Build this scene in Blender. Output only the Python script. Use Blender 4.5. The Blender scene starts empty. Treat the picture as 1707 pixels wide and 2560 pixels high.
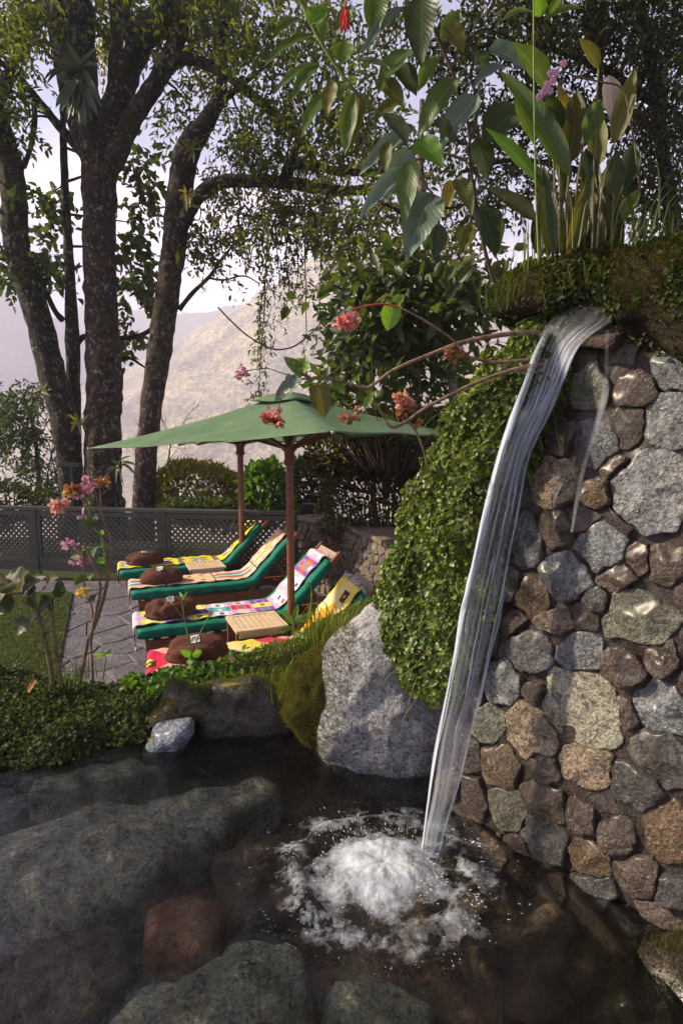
import bpy, math, random
import numpy as np
from mathutils import Vector, Matrix, noise

random.seed(7)
RNG = np.random.default_rng(7)
SC = bpy.context.scene
COL = SC.collection
R = math.radians

# ------------------------------------------------------------------ camera
FPX, CX, CY, CAMZ, HOR = 1450.0, 853.5, 1280.0, 2.15, 1085.0
PITCH = math.atan((CY - HOR) / FPX)
cd = bpy.data.cameras.new('camera')
cd.sensor_fit = 'VERTICAL'; cd.sensor_height = 36.0
cd.lens = FPX / 2560.0 * 36.0
cd.clip_start = 0.05; cd.clip_end = 6000
cam = bpy.data.objects.new('camera', cd); COL.objects.link(cam)
cam.location = (0, 0, CAMZ)
cam.rotation_euler = (R(90) - PITCH, 0, 0)
SC.camera = cam

# ------------------------------------------------------------------ light
SUN_DIR = Vector((-0.85, 0.06, 0.58)).normalized()      # towards the sun
sun_el = math.asin(SUN_DIR.z)
sun_az = math.atan2(SUN_DIR.x, SUN_DIR.y)
sd = bpy.data.lights.new('sun', 'SUN')
sd.energy = 5.0; sd.angle = R(2.0); sd.color = (1.0, 0.85, 0.64)
so = bpy.data.objects.new('sun', sd); COL.objects.link(so)
so.rotation_euler = (-SUN_DIR).to_track_quat('-Z', 'Y').to_euler()
so.location = SUN_DIR * 40

W = bpy.data.worlds.new('World'); SC.world = W; W.use_nodes = True
wt = W.node_tree; wt.nodes.clear()
def wn(t, **k):
    n = wt.nodes.new(t)
    for a, b in k.items(): setattr(n, a, b)
    return n
sky = wn('ShaderNodeTexSky', sky_type='NISHITA', sun_disc=False)
sky.sun_elevation = sun_el; sky.sun_rotation = sun_az; sky.dust_density = 1.5; sky.air_density = 1.0
tc = wn('ShaderNodeTexCoord')
mp = wn('ShaderNodeMapping'); mp.inputs['Scale'].default_value = (1.6, 1.6, 3.6)
mp.inputs['Location'].default_value = (1.3, 0.7, 0.25)
ns = wn('ShaderNodeTexNoise'); ns.inputs['Scale'].default_value = 1.5; ns.inputs['Detail'].default_value = 7
ns.inputs['Roughness'].default_value = 0.55; ns.inputs['Distortion'].default_value = 0.5
sx = wn('ShaderNodeSeparateXYZ')
ma = wn('ShaderNodeMath', operation='MULTIPLY'); ma.inputs[1].default_value = -0.68
mb_ = wn('ShaderNodeMath', operation='ADD')
cr = wn('ShaderNodeMapRange', interpolation_type='SMOOTHSTEP')
cr.inputs['From Min'].default_value = 0.22; cr.inputs['From Max'].default_value = 0.40
cc = wn('ShaderNodeValToRGB')
cc.color_ramp.elements[0].position = 0.30; cc.color_ramp.elements[0].color = (0.66, 0.63, 0.82, 1)
cc.color_ramp.elements[1].position = 0.62; cc.color_ramp.elements[1].color = (1.0, 0.90, 0.94, 1)
cm = wn('ShaderNodeMix', data_type='RGBA', blend_type='MULTIPLY'); cm.inputs[0].default_value = 1.0
cm.inputs[7].default_value = (10.2, 9.9, 11.0, 1)
mx = wn('ShaderNodeMix', data_type='RGBA')
bg = wn('ShaderNodeBackground'); bg.inputs['Strength'].default_value = 0.08
wo = wn('ShaderNodeOutputWorld')
L_ = wt.links.new
L_(tc.outputs['Generated'], mp.inputs['Vector']); L_(mp.outputs[0], ns.inputs['Vector'])
L_(tc.outputs['Generated'], sx.inputs[0]); L_(sx.outputs['Z'], ma.inputs[0])
L_(ns.outputs['Fac'], mb_.inputs[0]); L_(ma.outputs[0], mb_.inputs[1]); L_(mb_.outputs[0], cr.inputs['Value'])
L_(ns.outputs['Fac'], cc.inputs['Fac']); L_(cc.outputs['Color'], cm.inputs[6])
L_(cr.outputs['Result'], mx.inputs[0]); L_(sky.outputs['Color'], mx.inputs[6]); L_(cm.outputs[2], mx.inputs[7])
L_(mx.outputs[2], bg.inputs['Color']); L_(bg.outputs[0], wo.inputs['Surface'])

SC.view_settings.view_transform = 'Standard'; SC.view_settings.look = 'None'
SC.view_settings.exposure = 1.15; SC.view_settings.gamma = 1.0
SC.view_settings.use_curve_mapping = False
SC.render.engine = 'CYCLES'
cy = SC.cycles
cy.use_denoising = True
try: cy.denoiser = 'OPENIMAGEDENOISE'
except Exception: pass
cy.max_bounces = 8; cy.diffuse_bounces = 3; cy.glossy_bounces = 3; cy.transmission_bounces = 6
cy.transparent_max_bounces = 16; cy.volume_bounces = 2
cy.caustics_reflective = False; cy.caustics_refractive = True
cy.sample_clamp_indirect = 6.0

# ------------------------------------------------------------------ helpers
_c, _s = math.cos(PITCH), math.sin(PITCH)
def ray(px, py):
    a = (px - CX) / FPX; b = (CY - py) / FPX
    return Vector((a, _c + _s * b, -_s + _c * b))
CAM = Vector((0, 0, CAMZ))
def at(px, py, Y):
    d = ray(px, py); return CAM + d * (Y / d.y)
def onz(px, py, z):
    d = ray(px, py); return CAM + d * ((z - CAMZ) / d.z)
def m_px(n, Y): return n * Y / FPX

def tagp(o, label=None, cat=None, group=None, kind=None):
    if label: o['label'] = label
    if cat: o['category'] = cat
    if group: o['group'] = group
    if kind: o['kind'] = kind
    return o
def thing(name, label, cat, loc=(0, 0, 0), rz=0, group=None):
    o = bpy.data.objects.new(name, None); COL.objects.link(o)
    o.empty_display_size = 0.1
    o.location = loc; o.rotation_euler = (0, 0, rz)
    return tagp(o, label, cat, group)

def mesh_data(name, verts, faces, mat=None, smooth=True, uvs=None, cols=None):
    me = bpy.data.meshes.new(name)
    V = np.asarray(verts, dtype=np.float32).reshape(-1, 3)
    if isinstance(faces, np.ndarray) and faces.ndim == 2:
        k = faces.shape[1]; n = faces.shape[0]
        me.vertices.add(len(V)); me.vertices.foreach_set('co', V.ravel())
        me.loops.add(n * k); me.loops.foreach_set('vertex_index', faces.astype(np.int32).ravel())
        me.polygons.add(n); me.polygons.foreach_set('loop_start', np.arange(0, n * k, k, dtype=np.int32))
        try: me.polygons.foreach_set('loop_total', np.full(n, k, dtype=np.int32))
        except Exception: pass
        me.update(calc_edges=True); me.validate()
    else:
        me.from_pydata(V.tolist(), [], [tuple(int(i) for i in f) for f in faces])
    if smooth: me.polygons.foreach_set('use_smooth', np.ones(len(me.polygons), dtype=bool))
    if uvs is not None:
        ul = me.uv_layers.new(name='UVMap')
        vi = np.empty(len(me.loops), dtype=np.int32); me.loops.foreach_get('vertex_index', vi)
        ul.data.foreach_set('uv', np.asarray(uvs, dtype=np.float32)[vi].ravel())
    if cols is not None:
        ca = me.color_attributes.new('Col', 'FLOAT_COLOR', 'CORNER')
        arr = np.ones((len(me.loops), 4), dtype=np.float32)
        ls = np.empty(len(me.polygons), dtype=np.int32); me.polygons.foreach_get('loop_start', ls)
        lt = np.empty(len(me.polygons), dtype=np.int32); me.polygons.foreach_get('loop_total', lt)
        arr[:, :3] = np.repeat(np.asarray(cols, dtype=np.float32), lt, axis=0)
        ca.data.foreach_set('color', arr.ravel())
    if mat: me.materials.append(mat)
    me.update()
    return me
def obj(name, verts, faces, mat=None, parent=None, smooth=True, uvs=None, cols=None, world=True):
    me = mesh_data(name, verts, faces, mat, smooth, uvs, cols)
    o = bpy.data.objects.new(name, me); COL.objects.link(o)
    if parent is not None:
        o.parent = parent
        if world:
            m = Matrix.Identity(4); p = parent
            while p is not None:
                m = p.matrix_parent_inverse @ p.matrix_basis @ m if p.parent is None else (p.matrix_parent_inverse @ p.matrix_basis @ m)
                p = p.parent
            o.matrix_parent_inverse = m.inverted()
    return o

class MB:
    def __init__(s): s.V = []; s.F = []; s.U = []; s.n = 0
    def add(s, V, F, U=None):
        V = np.asarray(V, dtype=float).reshape(-1, 3)
        s.V.append(V)
        for f in F: s.F.append(tuple(int(i) + s.n for i in f))
        s.U.append(np.zeros((len(V), 2)) if U is None else np.asarray(U, dtype=float))
        s.n += len(V); return s
    def build(s, name, mat, parent=None, smooth=True, uv=False, world=True):
        return obj(name, np.concatenate(s.V), s.F, mat, parent, smooth, np.concatenate(s.U) if uv else None, None, world)

BOXF = [(0, 3, 2, 1), (4, 5, 6, 7), (0, 1, 5, 4), (1, 2, 6, 5), (2, 3, 7, 6), (3, 0, 4, 7)]
def box(x0, x1, y0, y1, z0, z1):
    return np.array([(x0, y0, z0), (x1, y0, z0), (x1, y1, z0), (x0, y1, z0), (x0, y0, z1), (x1, y0, z1), (x1, y1, z1), (x0, y1, z1)]), BOXF
def bar(a, b, w, h, up=(0, 0, 1)):
    a = Vector(a); b = Vector(b); d = (b - a).normalized(); u = Vector(up)
    s = d.cross(u)
    if s.length < 1e-4: s = d.cross(Vector((0, 1, 0)))
    s.normalize(); u = s.cross(d).normalized()
    V = []
    for p in (a, b):
        for i, j in ((-1, -1), (1, -1), (1, 1), (-1, 1)): V.append(p + s * (w / 2 * i) + u * (h / 2 * j))
    return np.array([tuple(v) for v in V]), [(0, 1, 2, 3), (7, 6, 5, 4), (0, 4, 5, 1), (1, 5, 6, 2), (2, 6, 7, 3), (3, 7, 4, 0)]
def catmull(P, n):
    P = np.asarray(P, dtype=float)
    if len(P) < 3:
        t = np.linspace(0, 1, n)[:, None]; return P[0] * (1 - t) + P[-1] * t
    Q = np.vstack([2 * P[0] - P[1], P, 2 * P[-1] - P[-2]])
    out = []
    for t in np.linspace(0, len(P) - 1 - 1e-6, n):
        i = int(t); u = t - i
        a, b, c, d = Q[i], Q[i + 1], Q[i + 2], Q[i + 3]
        out.append(0.5 * ((2 * b) + (-a + c) * u + (2 * a - 5 * b + 4 * c - d) * u * u + (-a + 3 * b - 3 * c + d) * u ** 3))
    return np.array(out)
def tube(P, rad, seg=8, bump=0.0, bscale=3.0, cap=True):
    P = np.asarray(P, dtype=float); n = len(P)
    rad = np.broadcast_to(np.asarray(rad, dtype=float), (n,))
    T = np.gradient(P, axis=0); T /= np.linalg.norm(T, axis=1)[:, None] + 1e-9
    ref = np.array([0.31, 0.17, 0.93]) if abs(T[0][2]) < 0.8 else np.array([0.9, 0.3, 0.1])
    V = []; U = []
    s = np.cross(T[0], ref); s /= np.linalg.norm(s)
    for i in range(n):
        s = s - T[i] * np.dot(s, T[i]); s /= np.linalg.norm(s) + 1e-9
        b = np.cross(T[i], s)
        for k in range(seg):
            a = 2 * math.pi * k / seg
            d = s * math.cos(a) + b * math.sin(a); r = rad[i]
            if bump:
                q = P[i] + d * r
                r *= 1 + bump * (noise.noise(Vector(q * bscale)) + 0.5 * noise.noise(Vector(q * bscale * 2.7)))
            V.append(P[i] + d * r); U.append((k / seg, i / n))
    F = []
    for i in range(n - 1):
        for k in range(seg):
            k2 = (k + 1) % seg
            F.append((i * seg + k, i * seg + k2, (i + 1) * seg + k2, (i + 1) * seg + k))
    if cap:
        F.append(tuple(range(seg))[::-1]); F.append(tuple((n - 1) * seg + k for k in range(seg)))
    return np.array(V), F, U
def pxpath(pts, Y, n=None):
    """pts: (px, py, width_px[, Y]); returns smooth path and radii"""
    P = [tuple(at(p[0], p[1], p[3] if len(p) > 3 else Y)) + (p[2] * 0.5 * (p[3] if len(p) > 3 else Y) / FPX,) for p in pts]
    C = catmull(P, n or max(6, len(P) * 5))
    return C[:, :3], np.maximum(C[:, 3], 0.0008)
def lathe(prof, seg=16, loc=(0, 0, 0)):
    V = []; F = []
    for r, z in prof:
        for k in range(seg):
            a = 2 * math.pi * k / seg; V.append((loc[0] + r * math.cos(a), loc[1] + r * math.sin(a), loc[2] + z))
    for i in range(len(prof) - 1):
        for k in range(seg):
            k2 = (k + 1) % seg; F.append((i * seg + k, i * seg + k2, (i + 1) * seg + k2, (i + 1) * seg + k))
    F.append(tuple(range(seg))[::-1]); F.append(tuple((len(prof) - 1) * seg + k for k in range(seg)))
    return np.array(V), F
def nz(p, s, o=0.0): return noise.noise(Vector((p[0] * s + o, p[1] * s + o * 1.7, p[2] * s - o)))
def fbm(p, s, o=0.0): return nz(p, s, o) + 0.5 * nz(p, s * 2.1, o + 3) + 0.25 * nz(p, s * 4.3, o + 7)

def blob(outline, Y, depth, amp=0.03, scale=4.0, nt=56, nph=22, pw=0.8, facet=0.0, back=None, pf=None, fd=None):
    """closed solid whose outline stands in the vertical plane at distance Y, swelling by depth to the front and back"""
    O = np.asarray(outline, dtype=float)
    c = O.mean(axis=0)
    rs = []
    for k in range(nt):
        a = 2 * math.pi * k / nt; d = np.array([math.cos(a), math.sin(a)]); best = 0
        for i in range(len(O)):
            p, q = O[i] - c, O[(i + 1) % len(O)] - c; e = q - p
            den = d[0] * e[1] - d[1] * e[0]
            if abs(den) < 1e-9: continue
            t = (p[0] * e[1] - p[1] * e[0]) / den; u = (p[0] * d[1] - p[1] * d[0]) / den
            if t > 0 and -1e-6 <= u <= 1 + 1e-6: best = max(best, t)
        rs.append(best)
    rs = np.array(rs); rs = (np.roll(rs, 1) + 2 * rs + np.roll(rs, -1)) / 4
    pf = pf or (lambda x, y: at(x, y, Y)); fd = Vector((0, -1, 0)) if fd is None else fd
    C3 = pf(c[0], c[1]); V = []; F = []
    back = depth if back is None else back
    for j in range(1, nph):
        ph = -math.pi / 2 + math.pi * j / nph
        cs = max(0.0, math.cos(ph)) ** pw; dz = math.sin(ph)
        for k in range(nt):
            a = 2 * math.pi * k / nt
            p = pf(c[0] + rs[k] * cs * math.cos(a), c[1] + rs[k] * cs * math.sin(a))
            V.append(p + fd * dz * (depth if dz > 0 else back))
    V.append(C3 - fd * back); V.append(C3 + fd * depth)
    ib, if_ = len(V) - 2, len(V) - 1
    for j in range(nph - 2):
        for k in range(nt):
            k2 = (k + 1) % nt; F.append((j * nt + k, (j + 1) * nt + k, (j + 1) * nt + k2, j * nt + k2))
    for k in range(nt):
        k2 = (k + 1) % nt
        F.append((ib, k, k2)); F.append((if_, (nph - 2) * nt + k2, (nph - 2) * nt + k))
    out = []
    for p in V:
        d = (p - C3); d = d.normalized() if d.length > 1e-6 else Vector((0, -1, 0))
        q = p + d * amp * fbm(p, scale)
        if facet:
            dist, _ = noise.voronoi(Vector(p) * scale * 0.7)
            q += d * facet * (dist[1] - dist[0] - 0.35)
        out.append(tuple(q))
    return np.array(out), F

def sample(V, F, n, keep=None):
    V = np.asarray(V); T = []
    for f in F:
        for i in range(1, len(f) - 1): T.append((f[0], f[i], f[i + 1]))
    T = np.array(T); A, B, C = V[T[:, 0]], V[T[:, 1]], V[T[:, 2]]
    N = np.cross(B - A, C - A); ar = np.linalg.norm(N, axis=1); N = N / (ar[:, None] + 1e-12)
    mid = (A + B + C) / 3
    w = ar.copy()
    if keep is not None: w = w * keep(mid, N)
    w /= w.sum()
    i = RNG.choice(len(T), n, p=w); u = RNG.random((n, 1)); v = RNG.random((n, 1))
    m = (u + v) > 1; u = np.where(m, 1 - u, u); v = np.where(m, 1 - v, v)
    return A[i] + u * (B[i] - A[i]) + v * (C[i] - A[i]), N[i]

def unit(a): return a / (np.linalg.norm(a, axis=-1, keepdims=True) + 1e-9)
def leaves(P, D, N, L, Wd, fold=0.25, shape=(0.3, 0.46, 0.68, 0.36)):
    """many small leaves: each two quads folded along the midrib"""
    P = np.asarray(P); n = len(P)
    D = unit(np.asarray(D)); S = unit(np.cross(D, N)); U = np.cross(S, D)
    L = np.broadcast_to(np.asarray(L, dtype=float), (n,))[:, None]; Wd = np.broadcast_to(np.asarray(Wd, dtype=float), (n,))[:, None]
    a1, w1, a2, w2 = shape
    lift = U * fold * Wd
    v = np.stack([P, P + D * L * a1 - S * Wd * w1 + lift, P + D * L * a2 - S * Wd * w2 + lift * 0.7, P + D * L - U * Wd * 0.15,
                  P + D * L * a2 + S * Wd * w2 + lift * 0.7, P + D * L * a1 + S * Wd * w1 + lift], axis=1).reshape(-1, 3)
    b = np.arange(n)[:, None] * 6
    f = np.concatenate([b + np.array([[0, 3, 2, 1]]), b + np.array([[0, 5, 4, 3]])], axis=0)
    return v, f
def cat_leaves(lst):
    V = []; F = []; o = 0
    for v, f in lst: V.append(v); F.append(f + o); o += len(v)
    return np.concatenate(V), np.concatenate(F)

def blade_leaf(B, T, w, sag=0.12, face=None, kind='lance', n=12, cross=4, cup=0.18, wav=0.05, seed=0):
    """one large leaf from base B to tip T, arched, cupped along its midrib"""
    B = Vector(B); T = Vector(T); d = T - B; L = d.length; d.normalize()
    face = Vector(face) if face is not None else Vector((-0.2, -0.8, 0.6))
    s = d.cross(face)
    if s.length < 1e-3: s = d.cross(Vector((1, 0, 0.2)))
    s.normalize(); u = s.cross(d).normalized()
    V = []; U = []; F = []
    upw = Vector((0, 0, 1)) - d * d.z
    for i in range(n + 1):
        t = i / n
        if kind == 'lance': ww = math.sin(math.pi * t ** 0.75) ** 0.85
        elif kind == 'ovate': ww = math.sin(math.pi * t ** 0.62) ** 0.8
        elif kind == 'heart': ww = (0.62 + 0.9 * t - 1.52 * t ** 2.6) if t < 0.999 else 0.0
        elif kind == 'strap': ww = min(1, 0.7 + t) * (1 - t ** 4) ** 0.8
        else: ww = math.sin(math.pi * t)
        ww = max(ww, 0.03)
        c = B + d * (L * t) + (upw * 1.0 + u * 0.3) * (sag * L * 4 * t * (1 - t) * 0.5)
        if kind == 'heart': c = c - d * 0.0
        for k in range(cross + 1):
            v = 2 * k / cross - 1
            wv = wav * w * math.sin(t * 19 + v * 2 + seed) * abs(v)
            back = -0.10 * L * abs(v) ** 2 * (1 - t) if kind == 'heart' else 0
            V.append(c + s * (v * ww * w * 0.5) + u * (cup * w * ww * v * v + wv) + d * back); U.append((t, v * 0.5 + 0.5))
    for i in range(n):
        for k in range(cross):
            a = i * (cross + 1) + k; F.append((a, a + 1, a + cross + 2, a + cross + 1))
    return np.array([tuple(v) for v in V]), F, U

def grass(P, h, w, lean=0.4, N=None):
    n = len(P); P = np.asarray(P)
    h = np.broadcast_to(np.asarray(h, dtype=float), (n,))[:, None]
    a = RNG.random(n) * 2 * math.pi; D = np.stack([np.cos(a), np.sin(a), np.zeros(n)], 1)
    S = np.stack([-np.sin(a), np.cos(a), np.zeros(n)], 1) * w * 0.5
    le = (RNG.random((n, 1)) * lean + 0.05) * h; Z = np.array([[0, 0, 1.0]])
    up = Z if N is None else unit(Z + 0.6 * N)
    v = np.stack([P - S, P + S, P + up * h * 0.55 + D * le * 0.3 + S * 0.8, P + up * h * 0.55 + D * le * 0.3 - S * 0.8, P + up * h * 0.95 + D * le * 1.1], 1).reshape(-1, 3)
    b = np.arange(n)[:, None] * 5
    f = np.concatenate([b + np.array([[0, 1, 2]]), b + np.array([[0, 2, 3]]), b + np.array([[3, 2, 4]])], 0)
    return v, f

# ------------------------------------------------------------------ materials
class NT:
    def __init__(s, name):
        s.m = bpy.data.materials.new(name); s.m.use_nodes = True; s.t = s.m.node_tree; s.t.nodes.clear()
        s.out = s.n('ShaderNodeOutputMaterial')
    def n(s, ty, **k):
        x = s.t.nodes.new(ty)
        for a, b in k.items(): setattr(x, a, b)
        return x
    def l(s, a, b): s.t.links.new(a, b); return s
    def noise(s, scale, detail=5, rough=0.55, vec=None, dist=0.0):
        x = s.n('ShaderNodeTexNoise'); x.inputs['Scale'].default_value = scale; x.inputs['Detail'].default_value = detail
        x.inputs['Roughness'].default_value = rough; x.inputs['Distortion'].default_value = dist
        s.l(vec if vec is not None else s.pos(), x.inputs['Vector']); return x.outputs['Fac']
    def pos(s):
        if not hasattr(s, '_p'): s._p = s.n('ShaderNodeNewGeometry').outputs['Position']
        return s._p
    def objco(s):
        return s.n('ShaderNodeTexCoord').outputs['Object']
    def scaled(s, vec, sc):
        x = s.n('ShaderNodeMapping'); x.inputs['Scale'].default_value = sc; s.l(vec, x.inputs['Vector']); return x.outputs[0]
    def voro(s, scale, vec=None, feature='F1', rand=1.0):
        x = s.n('ShaderNodeTexVoronoi', feature=feature); x.inputs['Scale'].default_value = scale
        x.inputs['Randomness'].default_value = rand
        s.l(vec if vec is not None else s.pos(), x.inputs['Vector']); return x
    def ramp(s, fac, stops):
        x = s.n('ShaderNodeValToRGB'); e = x.color_ramp.elements
        while len(e) < len(stops): e.new(0.5)
        for i, (p, c) in enumerate(stops):
            e[i].position = p; e[i].color = (c[0], c[1], c[2], 1) if hasattr(c, '__len__') else (c, c, c, 1)
        s.l(fac, x.inputs['Fac']); return x.outputs['Color']
    def mix(s, fac, a, b, mode='MIX'):
        x = s.n('ShaderNodeMix', data_type='RGBA', blend_type=mode)
        for i, v in ((0, fac), (6, a), (7, b)):
            if isinstance(v, (int, float)): x.inputs[i].default_value = v if i == 0 else (v, v, v, 1)
            elif isinstance(v, tuple): x.inputs[i].default_value = (v[0], v[1], v[2], 1)
            else: s.l(v, x.inputs[i])
        return x.outputs[2]
    def math(s, op, a, b=None, clamp=False):
        x = s.n('ShaderNodeMath', operation=op, use_clamp=clamp)
        for i, v in ((0, a), (1, b)):
            if v is None: continue
            if isinstance(v, (int, float)): x.inputs[i].default_value = v
            else: s.l(v, x.inputs[i])
        return x.outputs[0]
    def bump(s, h, strength=0.5, dist=0.02):
        x = s.n('ShaderNodeBump'); x.inputs['Strength'].default_value = strength; x.inputs['Distance'].default_value = dist
        s.l(h, x.inputs['Height']); return x.outputs[0]
    def prin(s, col, rough=0.6, spec=0.5, normal=None, coat=0.0, coat_rough=0.1, metal=0.0):
        x = s.n('ShaderNodeBsdfPrincipled')
        for k, v in (('Base Color', col), ('Roughness', rough), ('Specular IOR Level', spec), ('Coat Weight', coat), ('Coat Roughness', coat_rough), ('Metallic', metal)):
            if isinstance(v, tuple): x.inputs[k].default_value = (v[0], v[1], v[2], 1)
            elif isinstance(v, (int, float)): x.inputs[k].default_value = v
            else: s.l(v, x.inputs[k])
        if normal is not None: s.l(normal, x.inputs['Normal'])
        return x.outputs[0]
    def shmix(s, fac, a, b):
        x = s.n('ShaderNodeMixShader')
        if isinstance(fac, (int, float)): x.inputs[0].default_value = fac
        else: s.l(fac, x.inputs[0])
        s.l(a, x.inputs[1]); s.l(b, x.inputs[2]); return x.outputs[0]
    def done(s, sh):
        s.l(sh, s.out.inputs['Surface']); return s.m

def leaf_mat(name, c1, c2, tr=0.35, tcol=None, rough=0.45, spec=0.4, clump=1.2, vein=False, spots=None):
    t = NT(name); g = t.n('ShaderNodeNewGeometry'); t._p = g.outputs['Position']
    r = g.outputs['Random Per Island']
    if vein: r = t.n('ShaderNodeObjectInfo').outputs['Random']
    nn = t.noise(clump, 3)
    f = t.math('ADD', t.math('MULTIPLY', r, 0.65), t.math('MULTIPLY', t.math('SUBTRACT', nn, 0.35), 0.9), True)
    col = t.mix(f, c1, c2); nrm = None
    if vein:
        uv = t.n('ShaderNodeUVMap').outputs[0]; sp = t.n('ShaderNodeSeparateXYZ'); t.l(uv, sp.inputs[0])
        av = t.math('ABSOLUTE', t.math('SUBTRACT', sp.outputs['Y'], 0.5))
        ph = t.math('ADD', t.math('SUBTRACT', t.math('MULTIPLY', sp.outputs['X'], 13.0), t.math('MULTIPLY', av, 7.0)), t.math('MULTIPLY', t.noise(9, 3), 1.6))
        w = t.math('ABSOLUTE', t.math('SUBTRACT', t.math('FRACT', ph), 0.5))
        vl = t.math('GREATER_THAN', w, 0.44)
        mid = t.math('LESS_THAN', av, 0.022)
        v = t.math('MAXIMUM', t.math('MULTIPLY', vl, 0.35), t.math('MULTIPLY', mid, 0.7))
        col = t.mix(t.math('MULTIPLY', v, 0.5), col, tuple(min(1, x * 1.9 + 0.03) for x in c2))
        h = t.math('ADD', t.math('MULTIPLY', w, -1.0), t.math('MULTIPLY', t.noise(40, 3), 0.3))
        nrm = t.bump(h, 0.3, 0.006)
    if spots:
        sn = t.noise(26, 4)
        col = t.mix(t.ramp(sn, [(0.60, 0.0), (0.70, 1.0)]), col, spots)
    bs = t.prin(col, rough, spec, nrm)
    tl = t.n('ShaderNodeBsdfTranslucent')
    t.l(t.mix(1.0, col, tcol or (1.6, 1.5, 0.6), 'MULTIPLY'), tl.inputs['Color'])
    return t.done(t.shmix(tr, bs, tl.outputs[0]))

def bark_mat(name, c1, c2, lichen=0.5, moss=0.35):
    t = NT(name); p = t.pos()
    ph = t.scaled(p, (1.0, 1.0, 1.7)); pv = t.scaled(p, (1, 1, 0.5))
    a = t.noise(11, 9, 0.72, pv, 0.4); b = t.noise(6, 8, 0.68, ph, 0.9)
    col = t.ramp(b, [(0.30, tuple(x * 0.22 for x in c1)), (0.46, c1), (0.58, c2), (0.70, tuple(x * 0.5 for x in c1))])
    gate = t.noise(2.6, 5, 0.7)
    sp = t.math('MULTIPLY', t.ramp(t.noise(15, 7, 0.7, t.scaled(p, (1, 1, 0.75)), 0.5), [(0.545, 0.0), (0.60, 1.0)]), t.ramp(gate, [(0.40, 0.0), (0.55, 1.0)]))
    col = t.mix(t.math('MULTIPLY', sp, 0.9 * lichen), col, (0.40, 0.39, 0.35))
    lc = t.ramp(t.noise(5, 9, 0.8), [(0.58, 0.0), (0.64, 1.0)])
    col = t.mix(t.math('MULTIPLY', lc, 0.6 * lichen), col, (0.30, 0.29, 0.26))
    ms = t.ramp(t.noise(1.8, 8, 0.75), [(0.5, 0.0), (0.64, 1.0)])
    col = t.mix(t.math('MULTIPLY', ms, moss), col, (0.075, 0.085, 0.02))
    h = t.math('ADD', t.math('MULTIPLY', a, 1.0), b)
    return t.done(t.prin(col, 0.85, 0.25, t.bump(h, 1.0, 0.09)))

def stone_mat(name, cols, wet=0.5, speck=1.0, scale=1.0, stain=(0.13, 0.07, 0.035), stain_amt=0.55, mud=0.0):
    t = NT(name); oi = t.n('ShaderNodeObjectInfo').outputs['Random']
    off = t.n('ShaderNodeVectorMath', operation='ADD'); cmb = t.n('ShaderNodeCombineXYZ')
    t.l(t.math('MULTIPLY', oi, 37.0), cmb.inputs[0]); t.l(t.pos(), off.inputs[0]); t.l(cmb.outputs[0], off.inputs[1])
    v = off.outputs[0]
    a = t.noise(4.5 * scale, 7, 0.62, v, 0.8); fine = t.noise(70 * scale, 4, 0.7, v); med = t.noise(18 * scale, 6, 0.65, v, 0.4)
    col = t.ramp(a, [(0.30, cols[0]), (0.48, cols[1]), (0.66, cols[2])])
    col = t.mix(t.ramp(med, [(0.52, 0.0), (0.66, stain_amt)]), col, stain)
    sk = t.ramp(fine, [(0.36, 0.25), (0.47, 0.9), (0.55, 1.05), (0.68, 1.7)])
    col = t.mix(0.75 * speck, col, t.mix(1.0, col, sk, 'MULTIPLY'))
    vc = t.voro(95 * scale, v).outputs['Distance']; pat = t.noise(9 * scale, 6, 0.7, v, 0.7)
    ck = t.math('MULTIPLY', t.ramp(vc, [(0.18, 1.0), (0.34, 0.0)]), t.ramp(pat, [(0.47, 0.0), (0.56, 0.85)]))
    col = t.mix(t.math('MULTIPLY', ck, speck), col, tuple(min(.75, x * 1.3 + .12) for x in cols[2]))
    dk = t.math('MULTIPLY', t.ramp(t.noise(30 * scale, 5, .75, v, 1.0), [(0.50, 0.0), (0.60, 0.8)]), speck)
    col = t.mix(dk, col, tuple(x * .3 for x in cols[0]))
    if mud:
        md = t.noise(3.6, 8, 0.72, None, 0.6)
        col = t.mix(t.math('MULTIPLY', t.ramp(md, [(0.40, 0.0), (0.60, 1.0)]), mud), col, t.ramp(fine, [(0.35, (0.025, 0.014, 0.009)), (0.6, (0.095, 0.058, 0.038))]))
    h = t.math('ADD', t.math('ADD', t.math('MULTIPLY', med, 1.3), t.math('MULTIPLY', fine, 0.75)), t.math('MULTIPLY', pat, 1.4))
    rg = t.ramp(med, [(0.35, 0.66 - 0.32 * wet), (0.65, 0.80 - 0.25 * wet)])
    return t.done(t.prin(col, rg, 0.5, t.bump(h, 1.0, 0.035), coat=0.45 * wet, coat_rough=0.30))

def simple_mat(name, c, rough=0.6, spec=0.4, var=0.25, scale=12, bumps=0.2, bd=0.01, stretch=(1, 1, 1), c2=None, obj_co=True):
    t = NT(name); v = t.scaled(t.objco() if obj_co else t.pos(), stretch)
    a = t.noise(scale, 6, 0.6, v)
    c2 = c2 or tuple(x * (1 - var) * 0.8 for x in c)
    col = t.ramp(a, [(0.3, c2), (0.62, c)])
    return t.done(t.prin(col, rough, spec, t.bump(a, bumps, bd)))
def wood_mat(name, c, c2, rough=0.5):
    t = NT(name); v = t.scaled(t.objco(), (3, 26, 26)); a = t.noise(2.0, 6, 0.6, v, 0.5)
    oi = t.n('ShaderNodeObjectInfo').outputs['Random']
    col = t.ramp(a, [(0.3, c2), (0.65, c)]); col = t.mix(t.math('MULTIPLY', oi, 0.35), col, c2)
    return t.done(t.prin(col, rough, 0.4, t.bump(a, 0.25, 0.004)))

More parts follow.
